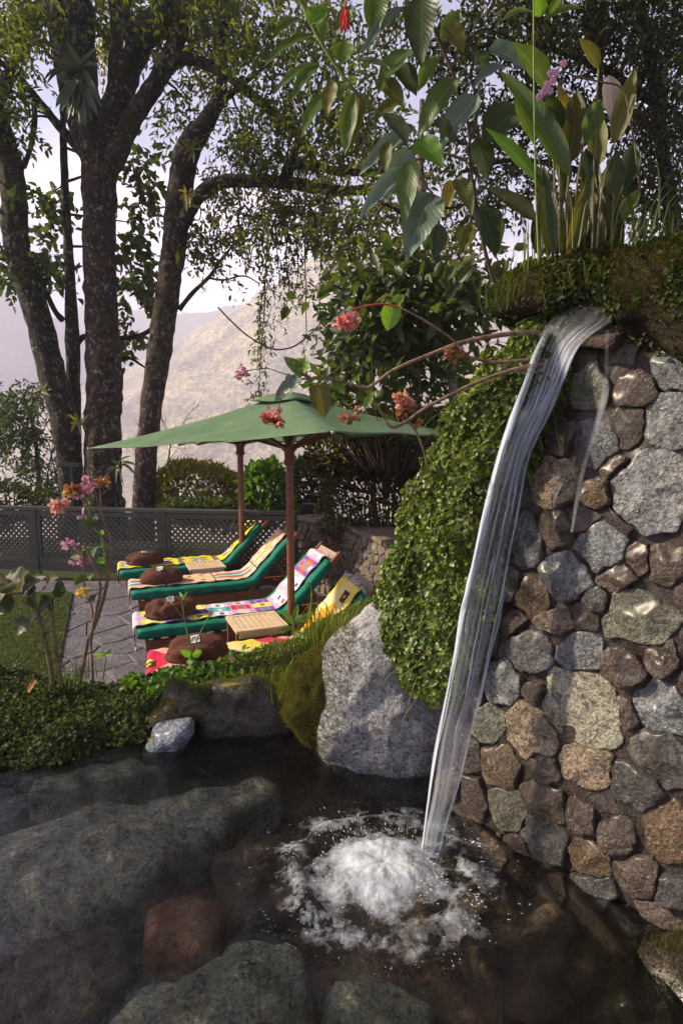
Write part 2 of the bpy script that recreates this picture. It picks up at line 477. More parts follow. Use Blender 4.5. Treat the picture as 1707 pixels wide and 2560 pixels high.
M = {}
M['bark'] = bark_mat('bark_red', (0.034, 0.021, 0.016), (0.085, 0.042, 0.028), 0.85, 0.45)
M['bark_dark'] = bark_mat('bark_dark', (0.022, 0.017, 0.013), (0.045, 0.031, 0.022), 0.8, 0.6)
M['bark_pale'] = bark_mat('bark_pale', (0.16, 0.13, 0.10), (0.30, 0.25, 0.2), 0.9, 0.2)
M['twig'] = simple_mat('twig', (0.075, 0.05, 0.035), 0.8, 0.2)
M['cane'] = simple_mat('cane', (0.25, 0.165, 0.115), 0.6, 0.3, 0.7, 40, 0.6, 0.006)
M['cane_red'] = simple_mat('cane_red', (0.42, 0.055, 0.05), 0.5, 0.4, 0.3, 22)
M['green_stem'] = simple_mat('green_stem', (0.17, 0.22, 0.04), 0.55, 0.4, 0.4, 22)
M['olive_stem'] = simple_mat('olive_stem', (0.16, 0.13, 0.05), 0.6, 0.35, 0.5, 22)
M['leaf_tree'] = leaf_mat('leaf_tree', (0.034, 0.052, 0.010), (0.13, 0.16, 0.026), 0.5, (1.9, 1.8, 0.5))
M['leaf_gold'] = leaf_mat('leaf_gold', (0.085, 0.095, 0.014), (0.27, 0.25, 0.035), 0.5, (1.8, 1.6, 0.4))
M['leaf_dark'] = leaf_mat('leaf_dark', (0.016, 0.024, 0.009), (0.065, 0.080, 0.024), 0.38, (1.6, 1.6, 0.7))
M['leaf_mid'] = leaf_mat('leaf_mid', (0.022, 0.042, 0.012), (0.085, 0.115, 0.03), 0.4, (1.8, 1.8, 0.5))
M['leaf_bush'] = leaf_mat('leaf_bush', (0.035, 0.06, 0.014), (0.15, 0.19, 0.04), 0.45, (1.8, 1.7, 0.5))
M['leaf_thicket'] = leaf_mat('leaf_thicket', (0.028, 0.030, 0.010), (0.12, 0.11, 0.03), 0.4, (1.7, 1.5, 0.5))
M['leaf_fresh'] = leaf_mat('leaf_fresh', (0.05, 0.12, 0.015), (0.14, 0.25, 0.03), 0.4, (1.6, 1.6, 0.5))
M['ivy'] = leaf_mat('ivy', (0.018, 0.038, 0.006), (0.21, 0.30, 0.042), 0.3, (1.5, 1.4, 0.5), 0.42, 0.5, 3.0)
M['dead'] = leaf_mat('dead', (0.07, 0.04, 0.018), (0.20, 0.12, 0.045), 0.25, (1.3, 1.1, 0.6), 0.8, 0.1, 5.0)
M['cover'] = leaf_mat('cover', (0.020, 0.036, 0.008), (0.085, 0.115, 0.024), 0.3, (1.5, 1.5, 0.5), 0.65, 0.2, 3.0)
M['mossy'] = leaf_mat('mossy', (0.045, 0.050, 0.008), (0.22, 0.215, 0.028), 0.35, (1.6, 1.4, 0.4), 0.7, 0.2, 4.0)
M['moss_deep'] = leaf_mat('moss_deep', (0.020, 0.022, 0.006), (0.11, 0.105, 0.018), 0.3, (1.5, 1.4, 0.4), 0.8, 0.1, 5.0)
M['grass'] = leaf_mat('grass', (0.06, 0.10, 0.012), (0.24, 0.27, 0.03), 0.4, (1.7, 1.5, 0.4), 0.5, 0.35, 2.5)
M['lawn'] = leaf_mat('lawn', (0.035, 0.060, 0.012), (0.095, 0.12, 0.022), 0.35, (1.5, 1.5, 0.4), 0.55, 0.3, 1.4)
M['big_green'] = leaf_mat('big_green', (0.045, 0.085, 0.022), (0.115, 0.18, 0.042), 0.42, (2.0, 1.9, 0.5), 0.42, 0.45, 3, True)
M['big_blue'] = leaf_mat('big_blue', (0.085, 0.125, 0.095), (0.17, 0.225, 0.18), 0.22, (1.3, 1.5, 0.9), 0.38, 0.5, 3, True)
M['big_dark'] = leaf_mat('big_dark', (0.020, 0.036, 0.015), (0.055, 0.080, 0.030), 0.35, (1.8, 1.8, 0.7), 0.4, 0.45, 3, True)
M['big_bright'] = leaf_mat('big_bright', (0.09, 0.20, 0.025), (0.17, 0.31, 0.045), 0.4, (1.6, 1.6, 0.4), 0.4, 0.45, 3, True)
M['big_yellow'] = leaf_mat('big_yellow', (0.22, 0.19, 0.03), (0.36, 0.30, 0.06), 0.4, (1.6, 1.4, 0.5), 0.5, 0.35, 3, True, (0.16, 0.08, 0.03))
M['big_olive'] = leaf_mat('big_olive', (0.075, 0.085, 0.018), (0.15, 0.15, 0.03), 0.38, (1.8, 1.6, 0.5), 0.45, 0.4, 3, True)
M['big_dark_olive'] = leaf_mat('big_dark_olive', (0.040, 0.046, 0.014), (0.085, 0.085, 0.024), 0.35, (1.8, 1.5, 0.5), 0.5, 0.35, 3, True)  # dark olive, the leaf's own colour
M['big_pale'] = leaf_mat('big_pale', (0.42, 0.34, 0.31), (0.55, 0.45, 0.42), 0.3, (1.0, 0.95, 0.9), 0.6, 0.3, 3, True)
M['strap'] = leaf_mat('strap', (0.028, 0.05, 0.022), (0.075, 0.115, 0.05), 0.3, (1.6, 1.6, 0.5), 0.4, 0.45, 3, True)
def petal(name, a, b): return leaf_mat(name, a, b, 0.35, (1.2, 1.0, 1.0), 0.55, 0.3, 20)
M['pink'] = petal('pink', (0.55, 0.10, 0.12), (0.80, 0.42, 0.38))
M['peach'] = petal('peach', (0.56, 0.25, 0.17), (0.76, 0.47, 0.37))
M['rust'] = petal('rust', (0.24, 0.10, 0.04), (0.48, 0.25, 0.10))
M['dry'] = petal('dry', (0.20, 0.075, 0.04), (0.42, 0.17, 0.09))
M['lilac'] = petal('lilac', (0.55, 0.25, 0.42), (0.80, 0.52, 0.66))
M['mauve'] = petal('mauve', (0.40, 0.16, 0.26), (0.72, 0.45, 0.52))
M['red'] = petal('red', (0.60, 0.02, 0.025), (0.80, 0.09, 0.07))
M['yellow_petal'] = petal('yellow_petal', (0.55, 0.42, 0.06), (0.78, 0.65, 0.2))

M['st_grey'] = stone_mat('stone_grey', [(0.11, 0.125, 0.14), (0.26, 0.28, 0.30), (0.46, 0.47, 0.47)], 0.75, mud=0.3)
M['st_blue'] = stone_mat('stone_blue', [(0.075, 0.088, 0.095), (0.19, 0.21, 0.22), (0.42, 0.44, 0.45)], 0.75, stain_amt=0.3, mud=0.5)
M['st_cream'] = stone_mat('stone_cream', [(0.22, 0.22, 0.17), (0.42, 0.41, 0.31), (0.58, 0.55, 0.42)], 0.6, stain=(0.32, 0.19, 0.07), mud=0.3)
M['st_tan'] = stone_mat('stone_tan', [(0.17, 0.12, 0.08), (0.36, 0.27, 0.18), (0.50, 0.42, 0.31)], 0.6, stain=(0.22, 0.10, 0.03), mud=0.5)
M['st_brown'] = stone_mat('stone_brown', [(0.035, 0.025, 0.02), (0.095, 0.068, 0.052), (0.24, 0.185, 0.15)], 0.9, mud=0.5)
M['st_ochre'] = stone_mat('stone_ochre', [(0.08, 0.05, 0.025), (0.19, 0.125, 0.065), (0.34, 0.25, 0.15)], 0.8, mud=0.5)
M['st_dark'] = stone_mat('stone_dark', [(0.025, 0.027, 0.027), (0.06, 0.063, 0.06), (0.17, 0.17, 0.165)], 0.8, mud=0.5)
M['st_green'] = stone_mat('stone_green', [(0.085, 0.095, 0.065), (0.19, 0.20, 0.14), (0.33, 0.33, 0.25)], 0.75, mud=0.5)
M['st_mud'] = stone_mat('stone_mud', [(0.025, 0.016, 0.012), (0.065, 0.042, 0.03), (0.15, 0.11, 0.085)], 0.9, 1.0, 1.4, mud=0.5)
M['slab'] = stone_mat('slab_stone', [(0.03, 0.018, 0.013), (0.085, 0.05, 0.035), (0.16, 0.10, 0.075)], 0.0, 0.6, 1.0)
M['granite'] = stone_mat('granite', [(0.25, 0.25, 0.255), (0.43, 0.43, 0.44), (0.62, 0.62, 0.63)], 0.2, 1.0, 0.9, (0.22, 0.17, 0.12), 0.35)
M['slate_blue'] = stone_mat('slate_blue', [(0.13, 0.155, 0.20), (0.25, 0.29, 0.36), (0.40, 0.45, 0.52)], 0.5, 1.0, 0.8, stain_amt=0.25)
M['low_stone'] = stone_mat('low_stone', [(0.14, 0.10, 0.07), (0.26, 0.20, 0.14), (0.36, 0.30, 0.23)], 0.1, 0.6, 0.7)
M['low_stone_b'] = stone_mat('low_stone_b', [(0.10, 0.085, 0.075), (0.20, 0.17, 0.15), (0.30, 0.27, 0.24)], 0.1, 0.6, 0.7)
M['cap_slab'] = stone_mat('cap_slab', [(0.16, 0.12, 0.09), (0.26, 0.20, 0.145), (0.34, 0.28, 0.21)], 0.1, 0.6, 0.5)
M['flag'] = stone_mat('flagstone', [(0.075, 0.068, 0.082), (0.115, 0.105, 0.13), (0.17, 0.155, 0.175)], 0.35, 0.5, 0.5, (0.15, 0.12, 0.11), 0.4)
M['bed_pale'] = stone_mat('bed_pale', [(0.36, 0.36, 0.31), (0.66, 0.66, 0.58), (0.82, 0.80, 0.72)], 0.0, 0.95, 1.0, (0.42, 0.22, 0.07), 0.9)
M['bed_green'] = stone_mat('bed_green', [(0.25, 0.26, 0.20), (0.52, 0.55, 0.44), (0.74, 0.73, 0.60)], 0.0, 0.95, 1.0, (0.30, 0.16, 0.06), 0.85)
M['bed_red'] = stone_mat('bed_red', [(0.13, 0.055, 0.036), (0.30, 0.12, 0.075), (0.42, 0.22, 0.14)], 0.0, 0.5, 0.6)
M['bed_dark'] = stone_mat('bed_dark', [(0.055, 0.04, 0.032), (0.13, 0.092, 0.07), (0.24, 0.18, 0.14)], 0.0, 0.5, 0.6)
M['bed_silt'] = stone_mat('bed_silt', [(0.07, 0.045, 0.034), (0.17, 0.115, 0.085), (0.30, 0.24, 0.18)], 0.0, 0.95, 0.9, (0.22, 0.09, 0.045), 0.8)
M['mortar'] = stone_mat('mortar', [(0.018, 0.011, 0.008), (0.045, 0.027, 0.019), (0.09, 0.06, 0.045)], 0.85, 1.0, 1.6)
M['low_mortar'] = simple_mat('low_mortar', (0.12, 0.095, 0.075), 0.9, 0.1, 0.4, 20, 0.4)
M['joint'] = simple_mat('joint', (0.34, 0.31, 0.29), 0.9, 0.1, 0.3, 20, 0.3)
M['soil'] = simple_mat('soil', (0.045, 0.035, 0.022), 0.95, 0.1, 0.5, 14, 0.8, 0.05, obj_co=False)
M['moss_soil'] = simple_mat('moss_soil', (0.075, 0.07, 0.014), 0.95, 0.1, 0.5, 20, 1.0, 0.04, c2=(0.03, 0.022, 0.012), obj_co=False)
M['ground'] = simple_mat('ground', (0.05, 0.065, 0.025), 0.95, 0.1, 0.5, 0.2, 0.6, 0.1, obj_co=False)
M['turf'] = simple_mat('turf', (0.06, 0.075, 0.02), 0.95, 0.1, 0.5, 8, 0.8, 0.03, obj_co=False)
M['fence'] = simple_mat('fence_paint', (0.050, 0.050, 0.040), 0.5, 0.45, 0.3, 9, 0.15, 0.003)
M['teak'] = wood_mat('teak', (0.30, 0.105, 0.045), (0.14, 0.045, 0.02), 0.45)
M['pine'] = wood_mat('pine', (0.74, 0.58, 0.40), (0.55, 0.38, 0.23), 0.45)
M['weather'] = wood_mat('weathered', (0.42, 0.31, 0.26), (0.26, 0.17, 0.13), 0.6)
M['pole'] = wood_mat('pole_wood', (0.26, 0.095, 0.045), (0.13, 0.045, 0.022), 0.4)
M['mattress'] = simple_mat('mattress_cloth', (0.006, 0.175, 0.115), 0.8, 0.2, 0.25, 9, 0.35, 0.02)
M['fleece'] = simple_mat('fleece', (0.15, 0.062, 0.042), 0.95, 0.1, 0.5, 60, 0.9, 0.02)
M['white'] = simple_mat('white_tag', (0.75, 0.75, 0.75), 0.7, 0.2, 0.1)
M['ink'] = simple_mat('ink', (0.03, 0.03, 0.05), 0.8, 0.1)
M['fringe'] = simple_mat('fringe', (0.72, 0.68, 0.62), 0.9, 0.1, 0.2)
M['metal'] = simple_mat('metal', (0.35, 0.34, 0.33), 0.35, 0.6, 0.2)
M['dark_metal'] = simple_mat('dark_metal', (0.02, 0.03, 0.026), 0.5, 0.4)
M['black_box'] = simple_mat('black_box', (0.012, 0.012, 0.012), 0.6, 0.3)
def canopy_mat():
    t = NT('canopy'); a = t.noise(5, 6, 0.6, t.objco()); b = t.noise(45, 3, 0.5, t.objco())
    col = t.ramp(a, [(0.3, (0.15, 0.255, 0.145)), (0.65, (0.205, 0.325, 0.185))])
    col = t.mix(t.ramp(b, [(0.66, 0.0), (0.74, 0.4)]), col, (0.35, 0.45, 0.30))
    tl = t.n('ShaderNodeBsdfTranslucent'); t.l(col, tl.inputs['Color'])
    return t.done(t.shmix(0.42, t.prin(col, 0.75, 0.25, t.bump(t.noise(2.5, 3, 0.5, t.objco()), 0.3, 0.05)), tl.outputs[0]))
M['canopy'] = canopy_mat()
def blanket_mat():
    t = NT('woven'); a = t.n('ShaderNodeVertexColor'); a.layer_name = 'Col'
    n = t.noise(160, 2, 0.5, t.scaled(t.objco(), (1, 0.25, 1)))
    col = t.mix(0.35, a.outputs['Color'], t.mix(1.0, a.outputs['Color'], t.ramp(n, [(0.3, 0.5), (0.7, 1.4)]), 'MULTIPLY'))
    return t.done(t.prin(col, 0.9, 0.1, t.bump(n, 0.5, 0.004)))
M['woven'] = blanket_mat()
def mountain_mat(name, c1, c2):
    t = NT(name); a = t.noise(0.03, 9, 0.74); b = t.noise(0.26, 4, 0.65)
    col = t.ramp(a, [(0.35, c1), (0.62, c2)]); col = t.mix(0.6, col, t.mix(1.0, col, t.ramp(b, [(0.38, 0.15), (0.62, 1.6)]), 'MULTIPLY'))
    return t.done(t.prin(col, 0.95, 0.05, t.bump(t.math('ADD', a, b), 1.0, 8.0)))
M['mount'] = mountain_mat('forest_slope', (0.14, 0.125, 0.07), (0.64, 0.55, 0.28))
M['mount2'] = mountain_mat('far_forest', (0.05, 0.065, 0.04), (0.12, 0.12, 0.07))
def water_mat():
    t = NT('pool_water')
    h = t.math('ADD', t.noise(9, 4, 0.6, t.scaled(t.pos(), (1, 1.7, 1)), 1.2), t.math('MULTIPLY', t.noise(34, 3, 0.6, t.scaled(t.pos(), (1, 1.5, 1)), 0.8), 0.35))
    nrm = t.bump(h, 0.4, 0.025)
    fr = t.n('ShaderNodeFresnel'); fr.inputs['IOR'].default_value = 1.42; t.l(nrm, fr.inputs['Normal'])
    gl = t.n('ShaderNodeBsdfGlossy'); gl.inputs['Roughness'].default_value = 0.06; t.l(nrm, gl.inputs['Normal'])
    tr = t.n('ShaderNodeBsdfTransparent'); tr.inputs['Color'].default_value = (0.94, 0.95, 0.92, 1)
    rf = t.n('ShaderNodeBsdfRefraction'); rf.inputs['IOR'].default_value = 1.22; rf.inputs['Roughness'].default_value = 0.01; rf.inputs['Color'].default_value = (0.94, 0.95, 0.92, 1); t.l(nrm, rf.inputs['Normal'])
    return t.done(t.shmix(fr.outputs[0], t.shmix(0.15, tr.outputs[0], rf.outputs[0]), gl.outputs[0]))
M['water'] = water_mat()
def fall_mat(name='falling_water', amt=1.0, strand=False):
    t = NT(name); uv = t.n('ShaderNodeUVMap').outputs[0]
    sp = t.n('ShaderNodeSeparateXYZ'); t.l(uv, sp.inputs[0])
    s1 = t.noise(1.0, 3, 0.5, t.scaled(uv, (9, 0.30, 1)), 0.15); s2 = t.noise(1.0, 3, 0.5, t.scaled(uv, (34, 0.7, 1)), 0.1)
    st = t.math('ADD', t.math('MULTIPLY', s1, 0.6), t.math('MULTIPLY', s2, 0.4))
    edge = t.math('ABSOLUTE', t.math('SUBTRACT', sp.outputs['X'], 0.5))
    dens = t.ramp(st, [(0.40, 0.0), (0.50, 0.40), (0.60, 1.0)])
    if strand: dens = t.math('MULTIPLY', t.ramp(st, [(0.36, 0.08), (0.60, 1.0)]), t.ramp(edge, [(0.12, 1.0), (0.5, 0.0)]))
    else: dens = t.math('MULTIPLY', dens, t.ramp(edge, [(0.30, 1.0), (0.5, 0.0)]))
    fade = [(0.0, 0.03), (0.12, 0.06), (0.18, 0.14), (0.23, 0.4), (0.30, 0.85), (0.40, 0.6), (0.55, 0.25), (0.8, 0.3), (1.0, 0.65)] if not strand else [(0.0, 0.02), (0.12, 0.8), (0.8, 0.8), (1.0, 0.9)]
    dens = t.math('MULTIPLY', dens, t.ramp(t.math('DIVIDE', sp.outputs['Y'], 6.0), [(a, b * amt) for a, b in fade]))
    di = t.n('ShaderNodeBsdfDiffuse'); di.inputs['Color'].default_value = (0.88, 0.92, 1.0, 1)
    tl = t.n('ShaderNodeBsdfTranslucent'); tl.inputs['Color'].default_value = (0.88, 0.92, 1.0, 1)
    tr = t.n('ShaderNodeBsdfTransparent'); tr.inputs['Color'].default_value = (0.985, 0.99, 0.99, 1)
    gl = t.n('ShaderNodeBsdfGlossy'); gl.inputs['Roughness'].default_value = 0.3
    clear = t.shmix(t.ramp(edge, [(0.30, 0.004), (0.5, 0.0)]), tr.outputs[0], gl.outputs[0])
    return t.done(t.shmix(dens, clear, t.shmix(0.5, di.outputs[0], tl.outputs[0])))
M['strand'] = fall_mat('water_strand', 1.0, True)
M['fall'] = fall_mat()
M['trickle'] = fall_mat('thin_trickle', 0.45)
def foam_mat():
    t = NT('foam'); uv = t.n('ShaderNodeUVMap').outputs[0]
    sp = t.n('ShaderNodeSeparateXYZ'); t.l(uv, sp.inputs[0])
    st = t.noise(1.0, 3, 0.5, t.scaled(uv, (3.0, 70, 1)), 0.3); n2 = t.noise(9, 4, 0.55); n3 = t.noise(60, 3, 0.6)
    stw = t.ramp(sp.outputs['X'], [(0.22, 0.0), (0.5, 1.0)])
    core = t.ramp(sp.outputs['X'], [(0.0, 0.70), (0.28, 0.68), (0.46, 0.30), (0.57, 0.04), (0.70, 0.20), (0.78, 0.20), (0.88, 0.03), (1.0, -0.05)])
    d = t.math('ADD', core, t.math('ADD', t.math('MULTIPLY', t.math('SUBTRACT', t.noise(26, 4, 0.6, None, 0.6), 0.5), 0.9), t.math('ADD', t.math('MULTIPLY', t.math('SUBTRACT', n2, 0.5), 1.5), t.math('MULTIPLY', t.math('SUBTRACT', n3, 0.5), 0.35))))
    dens = t.math('MULTIPLY', t.ramp(d, [(0.06, 0.0), (0.70, 0.72), (1.0, 0.95)]), t.ramp(sp.outputs['X'], [(0.88, 1.0), (1.0, 0.0)]))
    tr = t.n('ShaderNodeBsdfTransparent')
    tl = t.n('ShaderNodeBsdfTranslucent'); tl.inputs['Color'].default_value = (0.9, 0.93, 1.0, 1)
    return t.done(t.shmix(dens, tr.outputs[0], t.shmix(0.35, t.prin((0.82, 0.89, 1.0), 0.6, 0.3, t.bump(t.math('ADD', n2, t.math('MULTIPLY', n3, .25)), 0.5, 0.04)), tl.outputs[0])))
M['foam'] = foam_mat()
M['drop'] = simple_mat('droplet', (0.90, 0.92, 0.95), 0.2, 0.6, 0.05)

# ================================================================== SETTING
WZ = 0.40           # pool water level; the patio is z = 0
def struct(o): o['kind'] = 'structure'; return o

# ground sheet, falling away into the valley beyond the fence
xs = np.concatenate([-np.geomspace(2500, 8, 26), np.linspace(-7, 7, 22), np.geomspace(8, 2500, 26)])
ys = np.concatenate([np.linspace(-400, -12, 8), np.linspace(-10, 14, 40), np.geomspace(15, 3000, 40)])
def gz(x, y):
    z = -0.05
    d = max(0.0, y - 9.4 + 0.15 * x) + max(0.0, -x - 9) * 0.6
    z -= 0.10 * d if d < 4 else 0.4 + 0.55 * (d - 4)
    return max(z, -130.0) + (0.03 * nz((x, y, 0), 0.6) if d > 0 else 0)
V = [(x, y, gz(x, y)) for y in ys for x in xs]; nx = len(xs)
F = [(j * nx + i, j * nx + i + 1, (j + 1) * nx + i + 1, (j + 1) * nx + i) for j in range(len(ys) - 1) for i in range(nx - 1)]
struct(obj('ground', V, F, M['ground']))

# mountains: a ridge with gullied flanks on both sides
MTOP = [0.0]
def mountain(name, ridge, run, dirv, zb, mat, seed, rough=1.0, nu=150, nv=46):
    P = catmull([tuple(at(px, py, Y)) for px, py, Y in ridge], nu); dv_ = Vector(dirv).normalized()
    V = []; F = []
    for j in range(2 * nv + 1):
        s = (nv - j) / nv                      # 1 front foot .. 0 ridge .. -1 back foot
        for i in range(nu):
            p = P[i]; a = abs(s)
            z = p[2] + (zb - p[2]) * (a ** 0.9)
            x = p[0] + s * run * dv_.x; y = p[1] + s * run * dv_.y
            q = (x, y, 0); al = p[0] * dv_.y - p[1] * dv_.x
            g = 1 - abs(nz((al, a * run * 0.35, seed), 0.014, seed)) * 2
            h = (fbm(q, 0.008, seed) * 22 + g * 26 * min(1, a * 2.5) + fbm(q, 0.045, seed) * 6 + nz(q, 0.16, seed) * 2.6) * rough
            V.append((x + nz(q, 0.02, seed + 5) * 10, y, z + h * (1 - 0.7 * max(0, a - 0.7) / 0.3)))
    MTOP[0] = max(MTOP[0], max(v[2] for v in V))
    for j in range(2 * nv):
        for i in range(nu - 1): F.append((j * nu + i, j * nu + i + 1, (j + 1) * nu + i + 1, (j + 1) * nu + i))
    return struct(obj(name, V, F, mat))
mountain('mountain', [(150, 1130, 760), (330, 1000, 740), (440, 870, 720), (560, 775, 690), (680, 705, 650), (800, 640, 620), (960, 590, 590), (1150, 620, 570), (1250, 690, 560), (1450, 720, 560), (1900, 680, 560)], 360, (-0.75, -0.66, 0), -120, M['mount'], 3.1, 0.8)
mountain('mountain', [(-500, 640, 760), (-250, 650, 760), (0, 700, 760), (150, 800, 780), (300, 900, 800), (420, 985, 820), (560, 1060, 840)], 330, (0.3, -1, 0), -120, M['mount2'], 9.4, 0.7)
mountain('mountain', [(-700, 830, 1000), (0, 800, 1000), (250, 770, 1000), (420, 780, 1000), (560, 760, 1000), (760, 740, 1000), (1000, 745, 1000), (1200, 730, 1000), (1290, 715, 1000), (1500, 720, 1000), (2200, 760, 1000)], 300, (0, -1, 0), -120, M['mount2'], 5.2, 0.8, 120, 30)

# haze in the valley air
V, F = box(-2600, 2600, -450, 3050, -133, MTOP[0] + 3)
hz = obj('haze', V, F, None, None, False)
hz['kind'] = 'stuff'
ht = NT('haze_air')
pv = ht.n('ShaderNodeVolumePrincipled'); pv.inputs['Color'].default_value = (0.86, 0.83, 1.0, 1)
pv.inputs['Density'].default_value = 0.0013; pv.inputs['Anisotropy'].default_value = 0.0
ht.l(pv.outputs[0], ht.out.inputs['Volume']); hz.data.materials.append(ht.m)

# patio: pale bed with slate flags laid on it
def clip(poly, p, n):
    out = []
    for i in range(len(poly)):
        a, b = poly[i], poly[(i + 1) % len(poly)]
        da = (a[0] - p[0]) * n[0] + (a[1] - p[1]) * n[1]; db = (b[0] - p[0]) * n[0] + (b[1] - p[1]) * n[1]
        if da <= 0: out.append(a)
        if da * db < 0:
            t = da / (da - db); out.append((a[0] + t * (b[0] - a[0]), a[1] + t * (b[1] - a[1])))
    return out
def cell(i, S, start, gap, Wt=None):
    poly = start; p = S[i]
    for j, q in enumerate(S):
        if j == i: continue
        d = (q[0] - p[0], q[1] - p[1]); l = math.hypot(*d)
        if l > 1.6 or l < 1e-5: continue
        n = (d[0] / l, d[1] / l)
        w = 0.0 if Wt is None else (Wt[i] ** 2 - Wt[j] ** 2) / (2 * l)
        m = l / 2 + w - gap / 2
        poly = clip(poly, (p[0] + n[0] * m, p[1] + n[1] * m), n)
        if len(poly) < 3: return None
    return poly
def poly_area(P): return 0.5 * abs(sum(P[i][0] * P[(i + 1) % len(P)][1] - P[(i + 1) % len(P)][0] * P[i][1] for i in range(len(P))))

V, F = box(-8.5, 0.9, 3.6, 8.35, -0.12, 0.0)
patio = struct(obj('patio', V, F, M['joint'], None, False))
S = []
for yy in np.arange(3.7, 8.3, 0.46):
    for xx in np.arange(-6.6, 0.9, 0.60):
        S.append((xx + random.uniform(-.32, .32), yy + random.uniform(-.24, .24)))
for i, p in enumerate(S):
    st_ = [(max(-8.4, p[0] - 1), max(3.65, p[1] - 1)), (min(0.85, p[0] + 1), max(3.65, p[1] - 1)), (min(0.85, p[0] + 1), min(8.3, p[1] + 1)), (max(-8.4, p[0] - 1), min(8.3, p[1] + 1))]
    c = cell(i, S, st_, 0.022)
    if not c or poly_area(c) < 0.01: continue
    k = len(c); tl = random.uniform(-.003, .003)
    V = [(x, y, -0.05) for x, y in c] + [(x, y, 0.010 + tl) for x, y in c]
    cx_ = sum(x for x, y in c) / k; cy_ = sum(y for x, y in c) / k
    V += [(cx_ + (x - cx_) * 0.965, cy_ + (y - cy_) * 0.965, 0.0145 + tl) for x, y in c]
    F = [(j, (j + 1) % k, k + (j + 1) % k, k + j) for j in range(k)] + [(k + j, k + (j + 1) % k, 2 * k + (j + 1) % k, 2 * k + j) for j in range(k)] + [tuple(range(2 * k, 3 * k))]
    obj('flagstone', V, F, M['flag'], patio, False)

# lawn at the left, a low turf slab with grass blades
la = onz(182, 1482, 0.03); lb = onz(140, 1700, 0.03)
dl = (lb - la).normalized()
lq = lb + dl * 1.2
LV = [(-9, la.y + 0.05, -0.04), (la.x, la.y, -0.04), (lq.x, lq.y, -0.04), (-9, lq.y, -0.04)]
LV += [(x, y, 0.035) for x, y, z in LV]
struct(obj('lawn', LV, BOXF, M['turf'], None, False))
n = 42000
u = RNG.random(n); v = RNG.random(n) ** 1.0
P = np.zeros((n, 3)); e = np.array([la.x, la.y]) + u[:, None] * (np.array([lq.x, lq.y]) - np.array([la.x, la.y]))
P[:, 0] = e[:, 0] - v * 2.6; P[:, 1] = e[:, 1] + 0.02 * v; P[:, 2] = 0.03
gv, gf = grass(P, 0.018 + 0.03 * RNG.random(n), 0.007, 0.9)
tagp(obj('lawn_grass', gv, gf, M['lawn']), 'short mown grass of the lawn beside the slate patio', 'grass', kind='stuff')

# pool bed and water
plunge = onz(1078, 2135, WZ)
bx0, bx1, by0, by1, nb = -3.4, 1.9, 0.35, 4.2, 70
V = []
for j in range(nb + 1):
    for i in range(nb + 1):
        x = bx0 + (bx1 - bx0) * i / nb; y = by0 + (by1 - by0) * j / nb
        V.append((x, y, 0.06 + 0.05 * fbm((x, y, 0), 1.3)))
F = [(j * (nb + 1) + i, j * (nb + 1) + i + 1, (j + 1) * (nb + 1) + i + 1, (j + 1) * (nb + 1) + i) for j in range(nb) for i in range(nb)]
struct(obj('pool_bed', V, F, M['bed_silt']))
nb = 260
xs = np.linspace(bx0, bx1, nb + 1); ys = np.linspace(by0, by1 - 0.4, nb + 1)
V = []
for y in ys:
    for x in xs:
        r = math.hypot(x - plunge.x, y - plunge.y)
        z = WZ + 0.034 * math.sin(r * 30 - 1.0 + 1.6 * nz((x, y, 0), 5)) * math.exp(-r * 2.3) * (1 + 0.6 * nz((x, y, 3), 7)) + 0.010 * nz((x, y * 1.5, 0), 5) + 0.0065 * nz((x, y * 1.5, 5), 13)
        V.append((x, y, z))
F = [(j * (nb + 1) + i, j * (nb + 1) + i + 1, (j + 1) * (nb + 1) + i + 1, (j + 1) * (nb + 1) + i) for j in range(nb) for i in range(nb)]
struct(obj('water', V, F, M['water']))

# stones lying on the pool bed: flat lenses in plan
def bed_stone(name, outline, mat, label, top=0.30, thick=0.22, seed=0):
    O = [onz(x, y, top) for x, y in outline]; O = catmull([tuple(p) for p in O + O[:1]], 44)[:-1]
    c = O.mean(axis=0); V = []; F = []; k = len(O)
    rings = [(1.02, -thick), (1.03, -0.10), (1.0, -0.045), (0.93, -0.012), (0.75, 0.004), (0.5, 0.012), (0.25, 0.014)]
    for s, dz in rings:
        for p in O:
            q = c + (p - c) * s; r = fbm(q, 5, seed)
            V.append((q[0] + (0.07 * r + .025 * nz(q, 17, seed)) * s, q[1] + (0.07 * fbm(q, 4, seed + 9) + .025 * nz(q, 17, seed + 3)) * s, top + dz + 0.03 * fbm(q, 6, seed + 2)))
    V.append((c[0], c[1], top + 0.015))
    for j in range(len(rings) - 1):
        for i in range(k): F.append((j * k + i, j * k + (i + 1) % k, (j + 1) * k + (i + 1) % k, (j + 1) * k + i))
    b = (len(rings) - 1) * k
    for i in range(k): F.append((b + i, b + (i + 1) % k, len(V) - 1))
    return tagp(obj(name, V, F, mat), label, 'stone', 'stones under the pool water')
bed_stone('submerged_stone', [(-150, 2140), (60, 2060), (300, 1990), (440, 2005), (520, 2060), (480, 2130), (330, 2200), (180, 2260), (-20, 2290), (-200, 2260)], M['bed_pale'], 'long pale stone under the water with ochre stains, below the ivy bank', 0.29, 0.2, 1)
bed_stone('submerged_stone', [(370, 2000), (480, 1965), (620, 1940), (680, 1955), (640, 2010), (560, 2060), (440, 2085), (380, 2060)], M['bed_pale'], 'smaller grey-green stone under water between long pale stone and boulder', 0.28, 0.2, 2)
bed_stone('submerged_stone', [(370, 2290), (440, 2220), (530, 2210), (570, 2290), (540, 2370), (440, 2400), (370, 2360)], M['bed_red'], 'reddish brown stone under the water left of the splash', 0.22, 0.2, 3)
